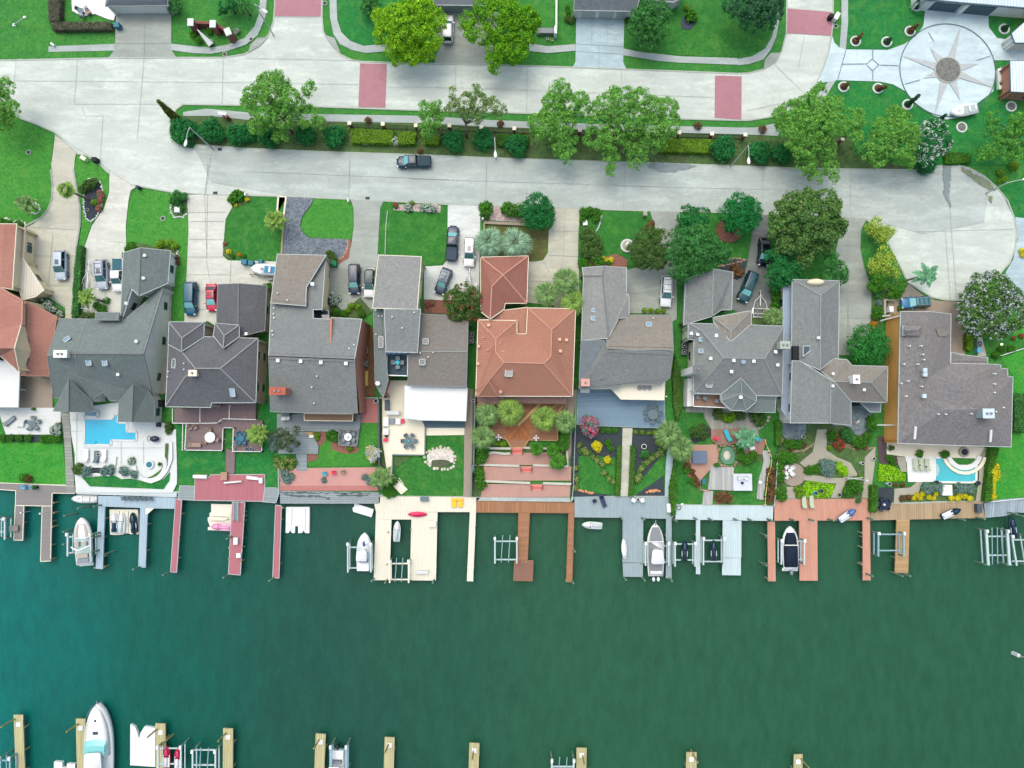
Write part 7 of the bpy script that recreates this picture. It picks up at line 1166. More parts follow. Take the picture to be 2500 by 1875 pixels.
lift('lift holding the two red jet skis at the south piers', 't', 1425, 1630, 1455, 1760, (1480, 1620)); lift('empty white square lift right of the red jet skis', 't', 1735, 1940, 1495, 1760, (1495, 1630), bunks=2); lift('small empty lift cut by the bottom edge', 'v', 912, 1110, 1580, 1760, (1645, 1700), bunks=2); lift('blue lift cut by the bottom left corner', 't', 5, 92, 1560, 1760, mat=M_galvB); lift('pale lift beside the black outboard boat', 'u', 1135, 1275, 1455, 1700, mat=M_galvB, w_=.4)
# dock furniture that stands or lies on the decks
def board(label, tile, X, Y, L_, Wd, rz, mat, z=.3, name='paddle_board', cat='paddle board'):
    c = W(tile, X, Y, z); t = thing(name, (c.x, c.y, z), label, cat, rz=rz or 1e-5); part('hull', t, mat, lambda b: b.loft([[(L_*.5*math.cos(a), Wd*.5*math.sin(a)*(1-.25*math.cos(a)**2), zz) for a in np.linspace(0, 2*math.pi, 25)[:-1]] for zz in (0, .12)]), True); part('fin', t, M_black, lambda b: b.box(-L_*.38, 0, .12, .35, .05, .08)); return t
board('bright pink red paddle board lying across the cream dock', 'q', 1915, 758, 3.1, .85, 0, paint('kayak_red', (226,52,96), .4)); board('white paddle board on the left side of the wide blue grey arm', 's', 88, 1068, 3.3, .9, R_(93), paint('board_white', (232,236,236), .3)); board('cream kayak beside the pink jet ski', 'p', 1975, 800, 3.6, .7, R_(178), Float, -.5, 'kayak', 'kayak')
for k in ("q690,590 760,575 900,590 1000,585 1100,600 1100,612 1000,600 880,606 760,592", "q1180,590 1260,570 1330,580 1400,572 1480,590 1400,600 1330,596 1250,602", "q700,560 900,556 1100,562 1300,558 1500,566 1500,575 1100,572 700,570", "q1090,605 1120,602 1128,622 1095,624"): part('seaweed_stain', d4, M('seaweed', (84,98,98), .2, 3), lambda b: b.prism(blotch(k, .12), .131, .131))
# ================================================================== YARDS: decks, pools, fences, furniture
def platform(name, label, txt, mat, z=.5, cat='deck', edge=None, group=None):
    p = P(txt, z); c = sum(p, Vector())/len(p); t = thing(name, (c.x, c.y, 0), label, cat, group); MB().prism(p, 0, z).build('deck_boards' if 'deck' in name else 'top', mat, t)
    if edge: part('edge_trim', t, edge, lambda b: [b.bar(u, v_, .12, .16) for u, v_ in zip(p, p[1:]+p[:1])])
    return t
def rail(label, txt, h=1.0, mat=None, name='railing', posts=True, z0=0, w_=.1, cat='railing', panel=None):
    mat = mat or M_white; t = None; pm = MB()
    for seg in txt.split('|'):
        p = P(seg, h+z0)
        if t is None: t = thing(name, (p[0].x, p[0].y, 0), label, cat)
        part('top_rail', t, mat, lambda b: [b.bar(u, v_, w_, .09) for u, v_ in zip(p[:-1], p[1:])])
        if panel: part('panel', t, panel, lambda b: [b.bar(u-Vector((0,0,h*.5+.06)), v_-Vector((0,0,h*.5+.06)), .05, h*.85) for u, v_ in zip(p[:-1], p[1:])])
        if posts:
            for u, v_ in zip(p[:-1], p[1:]):
                n = max(1, round((v_-u).length/2.0))
                for i in range(n+1): q = u.lerp(v_, i/n); part('post', t, mat, lambda b: b.box(q.x, q.y, z0, w_*1.3, w_*1.3, h+.06))
    return t
def wall(label, txt, h, w_, mat, name='garden_wall', cat='wall', cap=None):
    p = P(txt, h); t = thing(name, (p[0].x, p[0].y, 0), label, cat); MB().prism(strip_pts(p, w_), 0, h).build('wall_body', mat, t); part('coping', t, cap or mat, lambda b: b.prism(strip_pts(p, w_+.08), h, h+.06)); return t
def chair_mk(mat, kind='chair'):
    def mk():
        t = thing(kind, (0,0,0), 'x', 'chair'); part('seat', t, mat, lambda b: b.box(0, 0, .4, .55, .55, .08)); part('backrest', t, mat, lambda b: b.box(-.28, 0, .42, .08, .55, .5))
        for sx in (-1, 1):
            for sy in (-1, 1): part('leg', t, mat, lambda b: b.box(sx*.23, sy*.23, 0, .06, .06, .4))
            part('armrest', t, mat, lambda b: b.box(0, sx*.3, .6, .5, .07, .05))
        return t
    return mk
def lounger_mk(mat, fmat):
    def mk():
        t = thing('sun_lounger', (0,0,0), 'x', 'lounger'); part('mattress', t, mat, lambda b: b.box(.3, 0, .35, 1.35, .65, .1)); part('backrest', t, mat, lambda b: b.bar((-.38, 0, .4), (-.95, 0, .75), .65, .1)); part('frame', t, fmat, lambda b: b.box(0, 0, .28, 1.95, .72, .07))
        for sx in (-.8, .8):
            for sy in (-1, 1): part('leg', t, fmat, lambda b: b.box(sx, sy*.3, 0, .07, .07, .28))
        return t
    return mk
def table_mk(r, mat, sq=False, umb=None):
    def mk():
        t = thing('patio_table', (0,0,0), 'x', 'table'); part('tabletop', t, mat, lambda b: b.box(0, 0, .7, 2*r, 2*r, .05) if sq else b.cyl((0,0,.7), (0,0,.75), r, r, 20)); part('pedestal', t, M_dark, lambda b: b.cyl((0,0,0), (0,0,.7), .07, .07)); part('foot', t, M_dark, lambda b: b.cyl((0,0,0), (0,0,.04), r*.5, r*.5, 14))
        if umb: part('centrepiece', t, umb, lambda b: b.ball(0, 0, .9, .2, .2, .16))
        return t
    return mk
CM = {k: paint('chair_'+k, c, .6) for k, c in dict(grey=(120,136,140), white=(226,232,230), red=(226,40,80), turq=(40,180,196), teal=(20,110,130), dark=(60,80,90), slate=(90,112,120), yellow=(246,190,40), sage=(176,192,160), navy=(24,40,74), brown=(150,130,114), blue=(90,180,220)).items()}
def ch(col, tile, X, Y, deg, label, z=.1, kind='chair', group=None):
    c = W(tile, X, Y, z+.4); return place('chair_'+col, chair_mk(CM[col]), (c.x, c.y, z), R_(deg), label, group)
def tset(tile, X, Y, r, tcol, ccol, n, where, z=.1, a0=0, sq=False, top=None, dist=.55):
    """a table and the chairs round it"""
    c = W(tile, X, Y, z+.7); place('table_%s_%.1f%s%s' % (tcol, r, sq, top is not None), table_mk(r, CM[tcol], sq, top), (c.x, c.y, z), 0, ('square ' if sq else 'round ')+tcol+' table '+where)
    names = [('right', 0), ('upper right', 45), ('top', 90), ('upper left', 135), ('left', 180), ('lower left', 225), ('bottom', 270), ('lower right', 315), ('right', 360)]
    for i in range(n):
        a = a0+360*i/n; nm = min(names, key=lambda q: abs(q[1]-a % 360))[0]; place('chair_'+ccol, chair_mk(CM[ccol]), (c.x+math.cos(R_(a))*(r+dist-.2), c.y+math.sin(R_(a))*(r+dist-.2), z), R_(a+180), '%s chair, %s of table %s' % (ccol, nm, where), 'chairs round the table '+where)
def lg(tile, X, Y, deg, mcol, fcol, label, z=.1, group=None): c = W(tile, X, Y, z+.3); return place('lounger_%s%s' % (mcol, fcol), lounger_mk(CM[mcol], CM[fcol]), (c.x, c.y, z), R_(deg), label, group)
def pot(tile, X, Y, r, mat, label, z=.1, plant=None, name='planter_pot', cat='planter', h=.5):
    c = W(tile, X, Y, z); t = thing(name, (c.x, c.y, 0), label, cat); part('pot', t, mat, lambda b: b.cyl((c.x, c.y, z), (c.x, c.y, z+h), r*.8, r, 16)); part('soil', t, M_black, lambda b: b.cyl((c.x, c.y, z+h), (c.x, c.y, z+h+.02), r*.8, r*.8, 14))
    if plant: f = link('plant', leafmesh('plant', cloud([(0, 0, z+h+.15, r*1.1)], .16, 1, .2, .9, 20))); f.data.materials.append(plant); f.parent = t
    return t
def boxthing(name, cat, label, tile, X, Y, sx, sy, sz, mat, deg=0, z=.1, lid=None, group=None):
    c = W(tile, X, Y, z+sz); t = thing(name, (c.x, c.y, 0), label, cat, group); part('body', t, mat, lambda b: b.box(c.x, c.y, z, sx*.94, sy*.94, sz-.08, R_(deg))); part('lid', t, lid or mat, lambda b: b.box(c.x, c.y, z+sz-.08, sx, sy, .09, R_(deg))); return t
# decks
platform('raised_deck', 'mauve brown deck with white railings behind the charcoal house', "k1570,1095 1900,1090 1910,1048 2303,1045 l455,1015 520,1020 512,1300 246,1300 250,1090 163,1085 158,1290 k1668,1470 1676,1240 1570,1230", deckmat('mauve_deck', (132,116,116), (116,104,106), R_(90), .08), .7)
platform('deck_walkway', 'narrow grey brown walkway from the mauve deck down to the red dock', "l190,1270 272,1300 q265,395 186,390", MATS['mauve_deck'], .3)
rail('white railing around the mauve deck edge', "k1560,1228 1800,1230 1960,1226 2000,1188 2300,1195|k1676,1240 1663,1470 2000,1475 2008,1270 2100,1270 2095,1475|l250,1298 512,1300 522,1060|k1800,1100 1800,1230|k2065,1070 2062,1190", .9, z0=.7)
rail('white picket bracket fence west of the mauve deck', "k1552,1100 1552,1225|k1645,1240 1640,1470", .9)
platform('raised_deck', 'weathered grey deck below the brick sided house', "l650,960 1405,965 1392,1122 650,1115", D_grey, .45); platform('raised_deck', 'lower weathered grey deck under the twiggy tree', "l655,1118 985,1124 1000,1200 1022,1250 1018,1322 662,1320", D_grey, .35); platform('deck_stairs', 'grey wooden stairs leading to the pink terrace', "l822,1322 920,1324 918,1475 825,1470", D_grey, .2, 'stairs')
g_ = platform('gazebo_deck', 'square grey railed deck with fire table', "l1208,1100 1385,1105 1370,1250 1205,1246", M('gazebo_grey', (130,136,140), .08, 2), .5); rail('grey railing around the square fire table deck', "l1208,1100 1385,1105 1370,1250 1205,1246 1208,1100", .8, M_trimD, z0=.5)
platform('pergola_platform', 'brown boxed porch roof strip above the grey deck', "l895,955 1335,962 1330,1025 896,1020", M('brown_boards2', (150,124,100), .14, 2, .85, 'plank', ang=R_(90), size=.5), 2.6, 'porch roof', M_cream)
platform('raised_deck', 'cedar deck with herringbone centre under the palms', "m610,868 1418,870 1330,1110 1335,1200 1070,1195 1030,1262 915,1262 870,1190 718,1145 715,1080 610,1000", D_cedarH, .5, edge=M('cedar_trim', (204,170,120), .1, 2))
for s_, lb in ((("m862,1040 975,1070 975,1190 880,1190", R_(40)), 'left'), (("m975,1070 1100,1010 1065,1195 975,1190", R_(-40)), 'right')): platform('deck_inlay', lb+' half of the herringbone cedar boards', s_[0], M('cedar_inlay_'+lb, (168,108,68), .18, 2, .85, 'plank', (144,92,58), ang=s_[1], size=.3), .56, 'deck')
for i, t_ in enumerate(("m975,1065 1180,866", "m1255,930 1340,868", "m1345,930 1385,885")): p = P(t_, .8); t = thing('timber_beam', (p[0].x, p[0].y, 0), ('long', 'middle', 'short')[i]+' pale beam lying diagonally over the cedar deck', 'beam'); part('beam', t, MATS['cedar_trim'], lambda b: b.bar(p[0], p[1], (.42, .2, .15)[i], .15))
for i, (t_, m) in enumerate((("m917,1264 1020,1264 1015,1325 920,1322", 'upper'), ("m1000,1437 1100,1437 1095,1486 1002,1484", 'middle'), ("m1092,1596 1195,1596 1190,1646 1095,1645", 'lower'))):
    t = thing('brick_steps', P(t_)[0], m+' flight of pink brick steps between the terraces', 'steps'); t.location.z = 0; OFF[t] = Vector(t.location); q = P(t_)
    for k in range(3): part('step', t, M('step_pink_%d' % (k % 2), ((224,136,126), (206,112,106))[k % 2], .08, 3), lambda b: b.prism([q[0].lerp(q[3], k/3), q[1].lerp(q[2], k/3), q[1].lerp(q[2], (k+1)/3), q[0].lerp(q[3], (k+1)/3)], 0, .5-.12*k))
    for s in (0, 1): a, b_ = (q[0], q[3]) if s == 0 else (q[1], q[2]); part('handrail', t, M('brick_trim_brown', (120,90,80), .1, 3), lambda b: b.bar(a+Vector((0,0,.8)), b_+Vector((0,0,.6)), .14, .14))
for lb, t_ in (('upper left', "m590,1268 915,1272"), ('upper right', "m1022,1265 1330,1275 1330,1330"), ('middle left', "m590,1416 988,1428"), ('middle right', "m1112,1422 1425,1432 1415,1290"), ('lower left', "m590,1562 1085,1582"), ('lower right', "m1200,1584 1455,1592"), ('curved bed', "m705,1312 760,1308 860,1320 905,1315|".rstrip('|'))): wall(lb+' pale terrace wall in the rose paved garden', t_, .45, .28, M('terrace_wall', (196,198,184), .06, 2))
platform('raised_deck', 'blue grey deck below the cream balcony', "m1515,742 1860,745 1905,828 n450,835 455,1052 390,1085 160,1080 m1780,1070 1505,1055", deckmat('blue_deck', (120,148,166), (140,168,184), R_(88), .1, .3), .4, edge=D_slate)
boxthing('bench_box', 'storage box', 'white storage box at the corner of the blue grey deck', 'm', 1578, 755, 1.5, .6, .6, M_white, z=.4)
platform('raised_deck', 'tan composite deck holding the covered hot tub', "n690,1240 925,1235 930,1400 880,1440 775,1560 770,1640 850,1645 850,1660 775,1650 770,1560 672,1430", deckmat('tan_deck', (186,150,130), (172,138,120), R_(90), .06), .4); platform('raised_deck', 'pale striped weathered deck beside the rock pond', "n865,1425 930,1440 1078,1440 1065,1650 845,1642", deckmat('bleached_deck', (178,182,178), (140,146,148), 0, .2, .3), .42); platform('raised_deck', 'two tone deck under the turquoise lounger', "n870,1100 1185,1090 1190,1190 1100,1230 925,1240 870,1190", deckmat('russet_deck', (160,126,110), (140,120,112), R_(0), .14, .3), .38)
platform('raised_deck', 'angled deck corner under the airy palm', "n1145,1290 1180,1215 1330,1185 1370,1190 1340,1290 1330,1325 1150,1325", MATS['russet_deck'], .4); platform('deck_stairs', 'long curving plank steps beside the yellow handrail', "n1330,1290 1405,1290 1400,1400 1375,1500 1350,1640 1345,1659 s1345,628 1283,620 1290,480 1320,380 1345,280", MATS['bleached_deck'], .25, 'stairs'); platform('deck_stairs', 'short pale plank steps down to the ice grey dock', "s805,545 890,548 880,680 792,672", MATS['bleached_deck'], .2, 'stairs')
rail('curving yellow wooden handrail beside the plank steps', "n1355,1195 1372,1250 1400,1310 1415,1360 1408,1450 1380,1520 s1372,500 1360,600 1356,672", .9, M('yellow_pine', (206,186,110), .08, 2), posts=True)
# pools
M_pool = M('pool_water', (26,176,210), .05, .7, .06, rgb2=(40,190,220), spec=.5, big=.02); M_pool2 = M('lap_pool_water', (70,186,196), .05, .7, .06, spec=.5, big=.02)
def pool(label, txt, mat, rim, z=.22):
    p = P(txt, z); c = sum(p, Vector())/len(p); t = thing('swimming_pool', (c.x, c.y, 0), label, 'pool'); MB().prism(p, 0, z).build('pool_water', mat, t); part('coping', t, rim, lambda b: [b.bar(u+Vector((0,0,.03)), v_+Vector((0,0,.03)), .32, .14) for u, v_ in zip(p, p[1:]+p[:1])]); return t
pool('irregular turquoise swimming pool behind the grey green house', "k762,1185 1020,1188 1022,1145 1068,1150 1060,1220 1145,1225 1142,1302 1232,1306 1230,1386 1004,1382 1000,1426 760,1420", M_pool, M_stonewhite); pool('small turquoise spa above the swimming pool', "k762,1120 880,1120 880,1172 760,1170", M('spa_water', (20,130,160), .05, .8, .06, spec=.5), M_stonewhite, .34)
pl_ = pool('lap pool with curved shallow step beside the white deck', "o1408,432 1470,430 1530,478 1620,505 1700,506 1782,485 1780,640 1745,656 1405,652", M_pool2, M_white); part('shallow_ledge', pl_, M('ledge', (170,206,208), .04, 1), lambda b: b.prism(P('o1405,470 1440,500 1452,545 1438,590 1405,615', .24), .1, .24))
wall('white step ledge in the turquoise pool', "k765,1402 862,1404", .3, .4, M_pool, cat='pool step')
c_ = W('o', 1670, 380, .3)
for i, (r_, w_, m_) in enumerate(((3.4, .5, M_cream), (2.6, .7, M_white))):
    mb = MB(); pts = [c_+Vector((r_*math.cos(R_(a)), r_*math.sin(R_(a)), 0)) for a in np.linspace(200, 345, 16)]; mb.prism(strip_pts(pts, w_), 0, .5-.1*i); tag(mb.build('curved_bench', m_), ('outer', 'inner')[i]+' curved stone bench around the fire bowl by the lap pool', 'bench')
def firebowl(tile, X, Y, r, label, m1, m2): c = W(tile, X, Y, .3); t = thing('fire_pit', (c.x, c.y, 0), label, 'fire pit'); part('stone_rim', t, m1, lambda b: b.cyl((c.x, c.y, 0), (c.x, c.y, .5), r, r*.95, 24)); part('bowl', t, m2, lambda b: b.cyl((c.x, c.y, .5), (c.x, c.y, .54), r*.62, r*.62, 20)); return t
firebowl('o', 1670, 382, .85, 'round fire bowl inside the curved stone bench', M_flag, M_dark); firebowl('k', 1348, 1600, .75, 'round teal fire pit on the white travertine terrace', M_stonewhite, CM['teal'])
c_ = W('k', 1350, 1600, .3); mb = MB(); mb.prism(strip_pts([c_+Vector((2.5*math.cos(R_(a)), 2.5*math.sin(R_(a)), 0)) for a in np.linspace(185, 385, 20)], .6), 0, .5); tag(mb.build('curved_bench', M_stonewhite), 'curved white stone bench around the teal fire pit', 'bench')
wall('white curved planter wall wrapping the teal fire pit', "p1540,110 1542,260 1500,370 1440,440 1360,470 1290,450", .5, .25, M_white); wall('dark wall of the white travertine terrace above the lawn strip', "p690,325 1035,332 1040,240", .4, .25, M_stonewhite); wall('low white wall facing the dock lawn strip', "p800,395 990,405", .4, .3, M_stonewhite)
# rock ring on the lawn, pond
def rocks(label, tile, pts, mat, s=.5, name='rock_edging', cat='rocks', group=None):
    c = P(pts); o0 = sum(c, Vector())/len(c); t = thing(name, (o0.x, o0.y, 0), label, cat, group); mb = MB(); per = c+[c[0]]
    for u, v_ in zip(per[:-1], per[1:]):
        n = max(1, int((v_-u).length/(s*.8)))
        for i in range(n): q = u.lerp(v_, i/n); mb.ball(q.x+random.uniform(-.1, .1), q.y+random.uniform(-.1, .1), .12, s*random.uniform(.4, .62), s*random.uniform(.4, .6), s*.4, 7, 4)
    o = mb.build('stones', mat, t); o['kind'] = 'stuff'; return t
M_rock = M('pale_rock', (206,204,184), .14, 2, .9); M_rockB = M('brown_rock', (160,140,120), .2, 2, .9)
t = rocks('oval ring of pale boulders around a dark pit on the deep green lawn', 'm', "m140,1350 150,1310 210,1275 280,1262 350,1275 395,1310 412,1380 400,1430 350,1455 290,1458 220,1448 180,1430 150,1390", M_rock, .55); part('sloped_rockery', t, M('rock_slab', (200,196,184), .16, 3, .9, 'paver', (216,212,200), size=.3), lambda b: b.prism(P('m160,1330 210,1285 280,1270 350,1280 395,1320 400,1390 375,1400 350,1378 280,1370 200,1378 195,1430 160,1380'), 0, .3)); part('pit', t, M('pit_dark', (86,92,70), .2, 3), lambda b: b.prism(P('m195,1380 280,1368 365,1378 372,1405 340,1430 260,1442 205,1430'), 0, .16))
t = rocks('rock rimmed pond with green water beside the hot tub deck', 'n', "n930,1300 960,1255 1010,1235 1060,1250 1100,1300 1105,1370 1080,1425 1020,1440 960,1425 925,1370", M_rockB, .5); part('pond_water', t, M('pond_green', (92,140,110), .1, 1, .1), lambda b: b.prism(P('n950,1320 975,1270 1020,1252 1060,1270 1082,1320 1080,1380 1050,1412 990,1410 955,1380'), 0, .2)); part('pond_island', t, M_rock, lambda b: b.ball(*W('n', 1012, 1335, .2), .6, .8, .25))
for lb, t_, m, s in (('white stone edging of the black mulch island', "f760,230 800,140 860,130 910,170 930,270 915,400 870,480 820,518 775,490 758,380", M_white, .28), ('grey stone edging of the kerbside shrub bed', "f1545,290 1560,260 1660,275 1700,350 1700,440 1650,482 1570,480 1540,440", M_stonewhite, .3), ('brick edging of the mulch circle under the emerald tree', "i915,600 945,520 1000,500 1160,640 1050,710 960,690", M_soilR, .3), ('rust boulder edging at the angled car', "i940,930 1010,870 1090,850 1180,870", M_rockB, .35), ('stone ring around the thin palm on the west lawn', "f275,400 290,370 320,355 355,370 370,405 355,440 320,455 285,440", M_stonewhite, .25), ('curved stone edging on the old lawn bed', "h1725,470 1720,520 1700,580 1660,640 1700,580 1722,500", M_stonewhite, .22),
 ('orange boulders at the blue dock corner', "r1510,540 1580,555 1650,570", M('orange_rock', (206,150,110), .1, 2), .4), ('tan boulders by the garden gate', "s290,560 400,545 380,540", MATS['orange_rock'], .5), ('curved rock border below the slate patio', "n1500,1180 1530,1240 1600,1290 1700,1290 1790,1230 1700,1295 1600,1300 1520,1250", M_rockB, .35), ('curved rock border right of the flagstone path', "n2060,1240 2120,1270 2212,1280 2340,1270", M_rockB, .35), ('brown brick border of the gravel drive', "g1290,690 1285,760 1250,830 1200,865 1250,835 1280,770", M('terra_edge', (190,150,130), .1, 2), .25), ('small boulder edge of the curved entry bed', "f1600,780 1612,850 1590,925 1560,940 1590,920", M_stonewhite, .25), ('white stone wave edging by the terracotta house', "f0,510 70,490 120,525 180,510 232,530 232,575 228,540 170,515 110,530 60,495", M_white, .25), ('paving circle edge at the fountain lawn', "n1600,880 1625,905 1625,960 1628,910", M_white, .2)): rocks(lb, t_[0], t_, m, s)
# stepping stones
for i, (X, Y) in enumerate(((1390,990), (1380,1020), (1352,1048), (1330,1075), (1305,1088))): c = W('n', X, Y, .08); tag(MB().cyl((c.x, c.y, 0), (c.x, c.y, .12), .26, .26, 12).build('stepping_stone', M_flag), 'round stepping stone on the lawn right of the bay roof, '+('top','second','third','fourth','last')[i], 'stepping stone', 'stepping stones on the lawn')
# furniture
tset('k', 290, 1232, .55, 'slate', 'grey', 5, 'on the pale west patio', a0=20); boxthing('fire_table', 'fire table', 'white rectangular fire table on the pale west patio', 'k', 173, 1238, 1.35, .8, .5, M_white, lid=M_stonewhite); lg('k', 90, 1210, 40, 'grey', 'dark', 'grey lounger left of the white fire table')
tset('k', 1890, 1355, .85, 'white', 'brown', 3, 'of wrought iron on the mauve deck', z=.7, a0=100); tset('k', 2170, 1365, .5, 'teal', 'teal', 6, 'on the right half of the mauve deck', z=.7); lg('k', 1755, 1425, 0, 'brown', 'brown', 'brown bench on the mauve deck', .7); ch('brown', 'k', 1710, 1275, -60, 'left one of two tilted chairs on the mauve deck', .7); ch('brown', 'k', 1758, 1268, -60, 'right one of two tilted chairs on the mauve deck', .7)
pot('l', 270, 1255, .28, M_white, 'white pot on the lower right deck corner', .7); pot('l', 388, 1275, .25, paint('steel_blue', (120,140,160)), 'left grey pot at the mauve deck edge', .7); pot('l', 424, 1275, .25, paint('pale_blue', (150,190,220)), 'light blue pot at the mauve deck edge', .7)
t = thing('hanging_chair', (0,0,0), 'dark hanging chair with arched stand by the swimming pool', 'chair'); cc = W('k', 1390, 1370, .8); t.location = (cc.x, cc.y, .1); OFF.pop(t); part('pod', t, paint('pod_navy', (24,40,66)), lambda b: b.ball(0, 0, .7, .75, .5, .5)); part('stand', t, M_dark, lambda b: b.tube([Vector((-1.3, -.4, .1)), Vector((-1, .2, 1)), Vector((-.4, .5, 1.7)), Vector((0, .2, 1.7))], .05))
lg('k', 868, 1530, 90, 'slate', 'slate', 'blue grey lounger on the travertine terrace'); lg('k', 940, 1520, 90, 'white', 'white', 'white lounger right of the blue grey one'); lg('k', 780, 1520, 90, 'white', 'white', 'white lounger left of the blue grey one'); pot('k', 899, 1508, .25, M_white, 'small round white side table between loungers', name='side_table', cat='table'); pot('k', 1452, 1595, .24, M('clay', (170,130,100), .1, 3), 'potted shrub right of the teal fire pit', plant=Lf['hedgeD']); pot('k', 318, 1100, .22, M_dark, 'tiny dark plant on the patio', plant=Lf['hedgeD'])
tset('l', 1288, 1168, .62, 'white', 'grey', 6, 'on the square grey railed deck', z=.5, a0=30, top=M_white)
boxthing('grill', 'grill', 'steel grill at the left end of the grey deck', 'l', 725, 965, 1.3, .7, 1.0, CM['slate'], z=.45); ch('white', 'l', 710, 1000, 90, 'left white chair below the steel grill', .45); ch('white', 'l', 748, 998, 90, 'right white chair below the steel grill', .45); boxthing('bench_box', 'bench', 'yellow brown bench box at the lower grey deck', 'l', 942, 1136, 1.0, .4, .5, M('ochre_box', (190,160,90), .1, 2), z=.35); boxthing('bench_box', 'box', 'small white box below the yellow brown bench', 'l', 958, 1162, .7, .5, .4, M_white, z=.35)
ch('turq', 'l', 1078, 1500, -90, 'turquoise chair on the pink terrace', .2); ch('red', 'l', 1162, 1490, -90, 'left red chair on the pink terrace', .2); ch('brown', 'l', 1245, 1485, -90, 'brown chair on the pink terrace', .2)
tset('l', 1838, 1205, .65, 'slate', 'slate', 6, 'on the cream patio with the green umbrella cloth', z=.3, a0=0, top=CM['turq']); boxthing('sofa', 'sofa', 'grey armchair beside white sofa under the canopy edge', 'l', 1685, 1025, .85, .9, .5, CM['grey'], z=.3); boxthing('sofa', 'sofa', 'white sofa piece next to the red cushion', 'l', 1738, 1028, .8, .9, .5, CM['white'], z=.3); boxthing('cushion', 'cushion', 'bright red cushion at the canopy corner', 'l', 1778, 1025, .6, .7, .35, CM['red'], 12, z=.3); boxthing('sofa', 'sofa', 'white sofa along the left patio edge', 'l', 1628, 1030, .9, 1.5, .5, CM['white'], z=.3); boxthing('sofa', 'sofa', 'lower white sofa with dark pillow', 'l', 1628, 1120, .9, 1.0, .5, CM['white'], z=.3); boxthing('cushion', 'cushion', 'dark pillow on the lower white sofa', 'l', 1632, 1160, .5, .4, .55, M_dark, z=.3); boxthing('cushion', 'cushion', 'red cushion at the lower left of the cream patio', 'l', 1625, 1195, .7, .5, .45, CM['red'], z=.3)
boxthing('outdoor_kitchen', 'grill', 'long dark grill cabinet on the cream patio', 'l', 1638, 882, .7, 1.7, .9, CM['dark'], z=.3); boxthing('outdoor_kitchen', 'counter', 'white kitchen counter with sink on the cream patio', 'l', 1690, 950, 2.2, .6, .9, M_stonewhite, z=.3); pot('l', 1545, 845, .38, M_white, 'white barrel outside the cream patio wall'); pot('l', 1628, 775, .3, M_stonewhite, 'upper round planter beside the dark grill', .3); pot('l', 1632, 805, .3, M_stonewhite, 'lower round planter beside the dark grill', .3); pot('l', 1428, 782, .32, paint('pool_blue', (20,130,190)), 'bright blue tub in the narrow timber yard', .1)
boxthing('lumber_stack', 'lumber', 'stack of yellow planks in the narrow timber yard', 'l', 1450, 640, .7, 2.4, .4, M('lumber', (190,170,90), .25, 3, .8, 'plank', size=.2)); wall('slate blue rim of the cream patio', "l1690,1500 1690,1328 1980,1332 1985,1080", .5, .14, CM['slate']); rail('small dog statue path edge', "q1745,430 1790,490", .2, M_white, posts=False) 
tset('l', 1735, 497, .35, 'turq', 'grey', 4, 'on the small dark roof terrace', z=3.3, a0=0)
tset('n', 348, 965, .85, 'slate', 'slate', 7, 'on the blue grey deck', z=.4, a0=10); ch('navy', 'r', 1665, 640, -60, 'navy chair beside the blue dock entrance', .2); lg('r', 1740, 640, -70, 'navy', 'slate', 'navy and grey lounger at the blue dock'); ch('white', 'r', 2015, 630, 60, 'left white chair on the blue dock', .2); ch('white', 'r', 2092, 630, 110, 'right white chair on the blue dock', .2); pot('r', 2052, 622, .24, M_white, 'tiny white table between the white chairs', .2, name='side_table', cat='table')
boxthing('storage_bench', 'bench', 'white locker beside the ivy fence on the blue dock', 's', 493, 702, .65, 1.4, .7, M_white)
t = thing('garden_hose', (0,0,0), 'black coiled hose and white box on the ice grey dock', 'hose'); cc = W('s', 580, 700, .2); t.location = (cc.x, cc.y, .15); OFF.pop(t); part('hose_coil', t, M_black, lambda b: b.tube([Vector((.32*math.cos(a), .32*math.sin(a), .04*a/6)) for a in np.linspace(0, 12.5, 40)], .05)); part('hose_reel', t, M_white, lambda b: b.box(.5, .6, 0, .4, .25, .3))
for X, Y, lb, dg in ((750,808,'left',20), (815,820,'middle',70), (918,842,'right',80)): ch('grey', 'n', X, Y, dg, lb+' pale chair on the brown balcony', 3.45)
tub = boxthing('hot_tub', 'hot tub', 'hot tub under a square slate blue cover', 'n', 768, 1350, 2.3, 2.0, .9, CM['dark'], z=.4, lid=paint('tub_cover', (92,112,134), .7)); spa = boxthing('swim_spa', 'hot tub', 'square white plunge pool with shallow rim', 'n', 1155, 1575, 3.0, 2.7, .7, M_white, z=.2, lid=M('spa_rim', (206,214,224), .03, 1)); ch('white', 'n', 1130, 1535, -60, 'left white seat on the white plunge pool', .9); ch('white', 'n', 1188, 1538, -120, 'right white seat on the white plunge pool', .9); pot('n', 1145, 1580, .2, M_dark, 'dark round table on the white plunge pool', .9, name='side_table', cat='table')
lg('n', 1018, 1155, 112, 'turq', 'dark', 'bright turquoise lounger on the two tone deck', .4); ch('turq', 'n', 1142, 1205, 30, 'left turquoise chair under the airy palm', .4); ch('turq', 'n', 1290, 1188, 150, 'right turquoise chair under the airy palm', .4); ch('red', 'n', 915, 1178, 60, 'small red chair left of the turquoise lounger', .4); boxthing('cooler', 'cooler', 'teal cooler at the tan deck end', 'n', 805, 1568, .5, .9, .5, CM['teal'], z=.4); boxthing('table', 'table', 'white low table below the airy palm', 'n', 1243, 1270, .8, .5, .4, M_white, 20, z=.4); pot('n', 905, 1420, .3, paint('purple_pot', (110,70,100)), 'purple pot beside the pond', .4, Lf['hedgeD'])
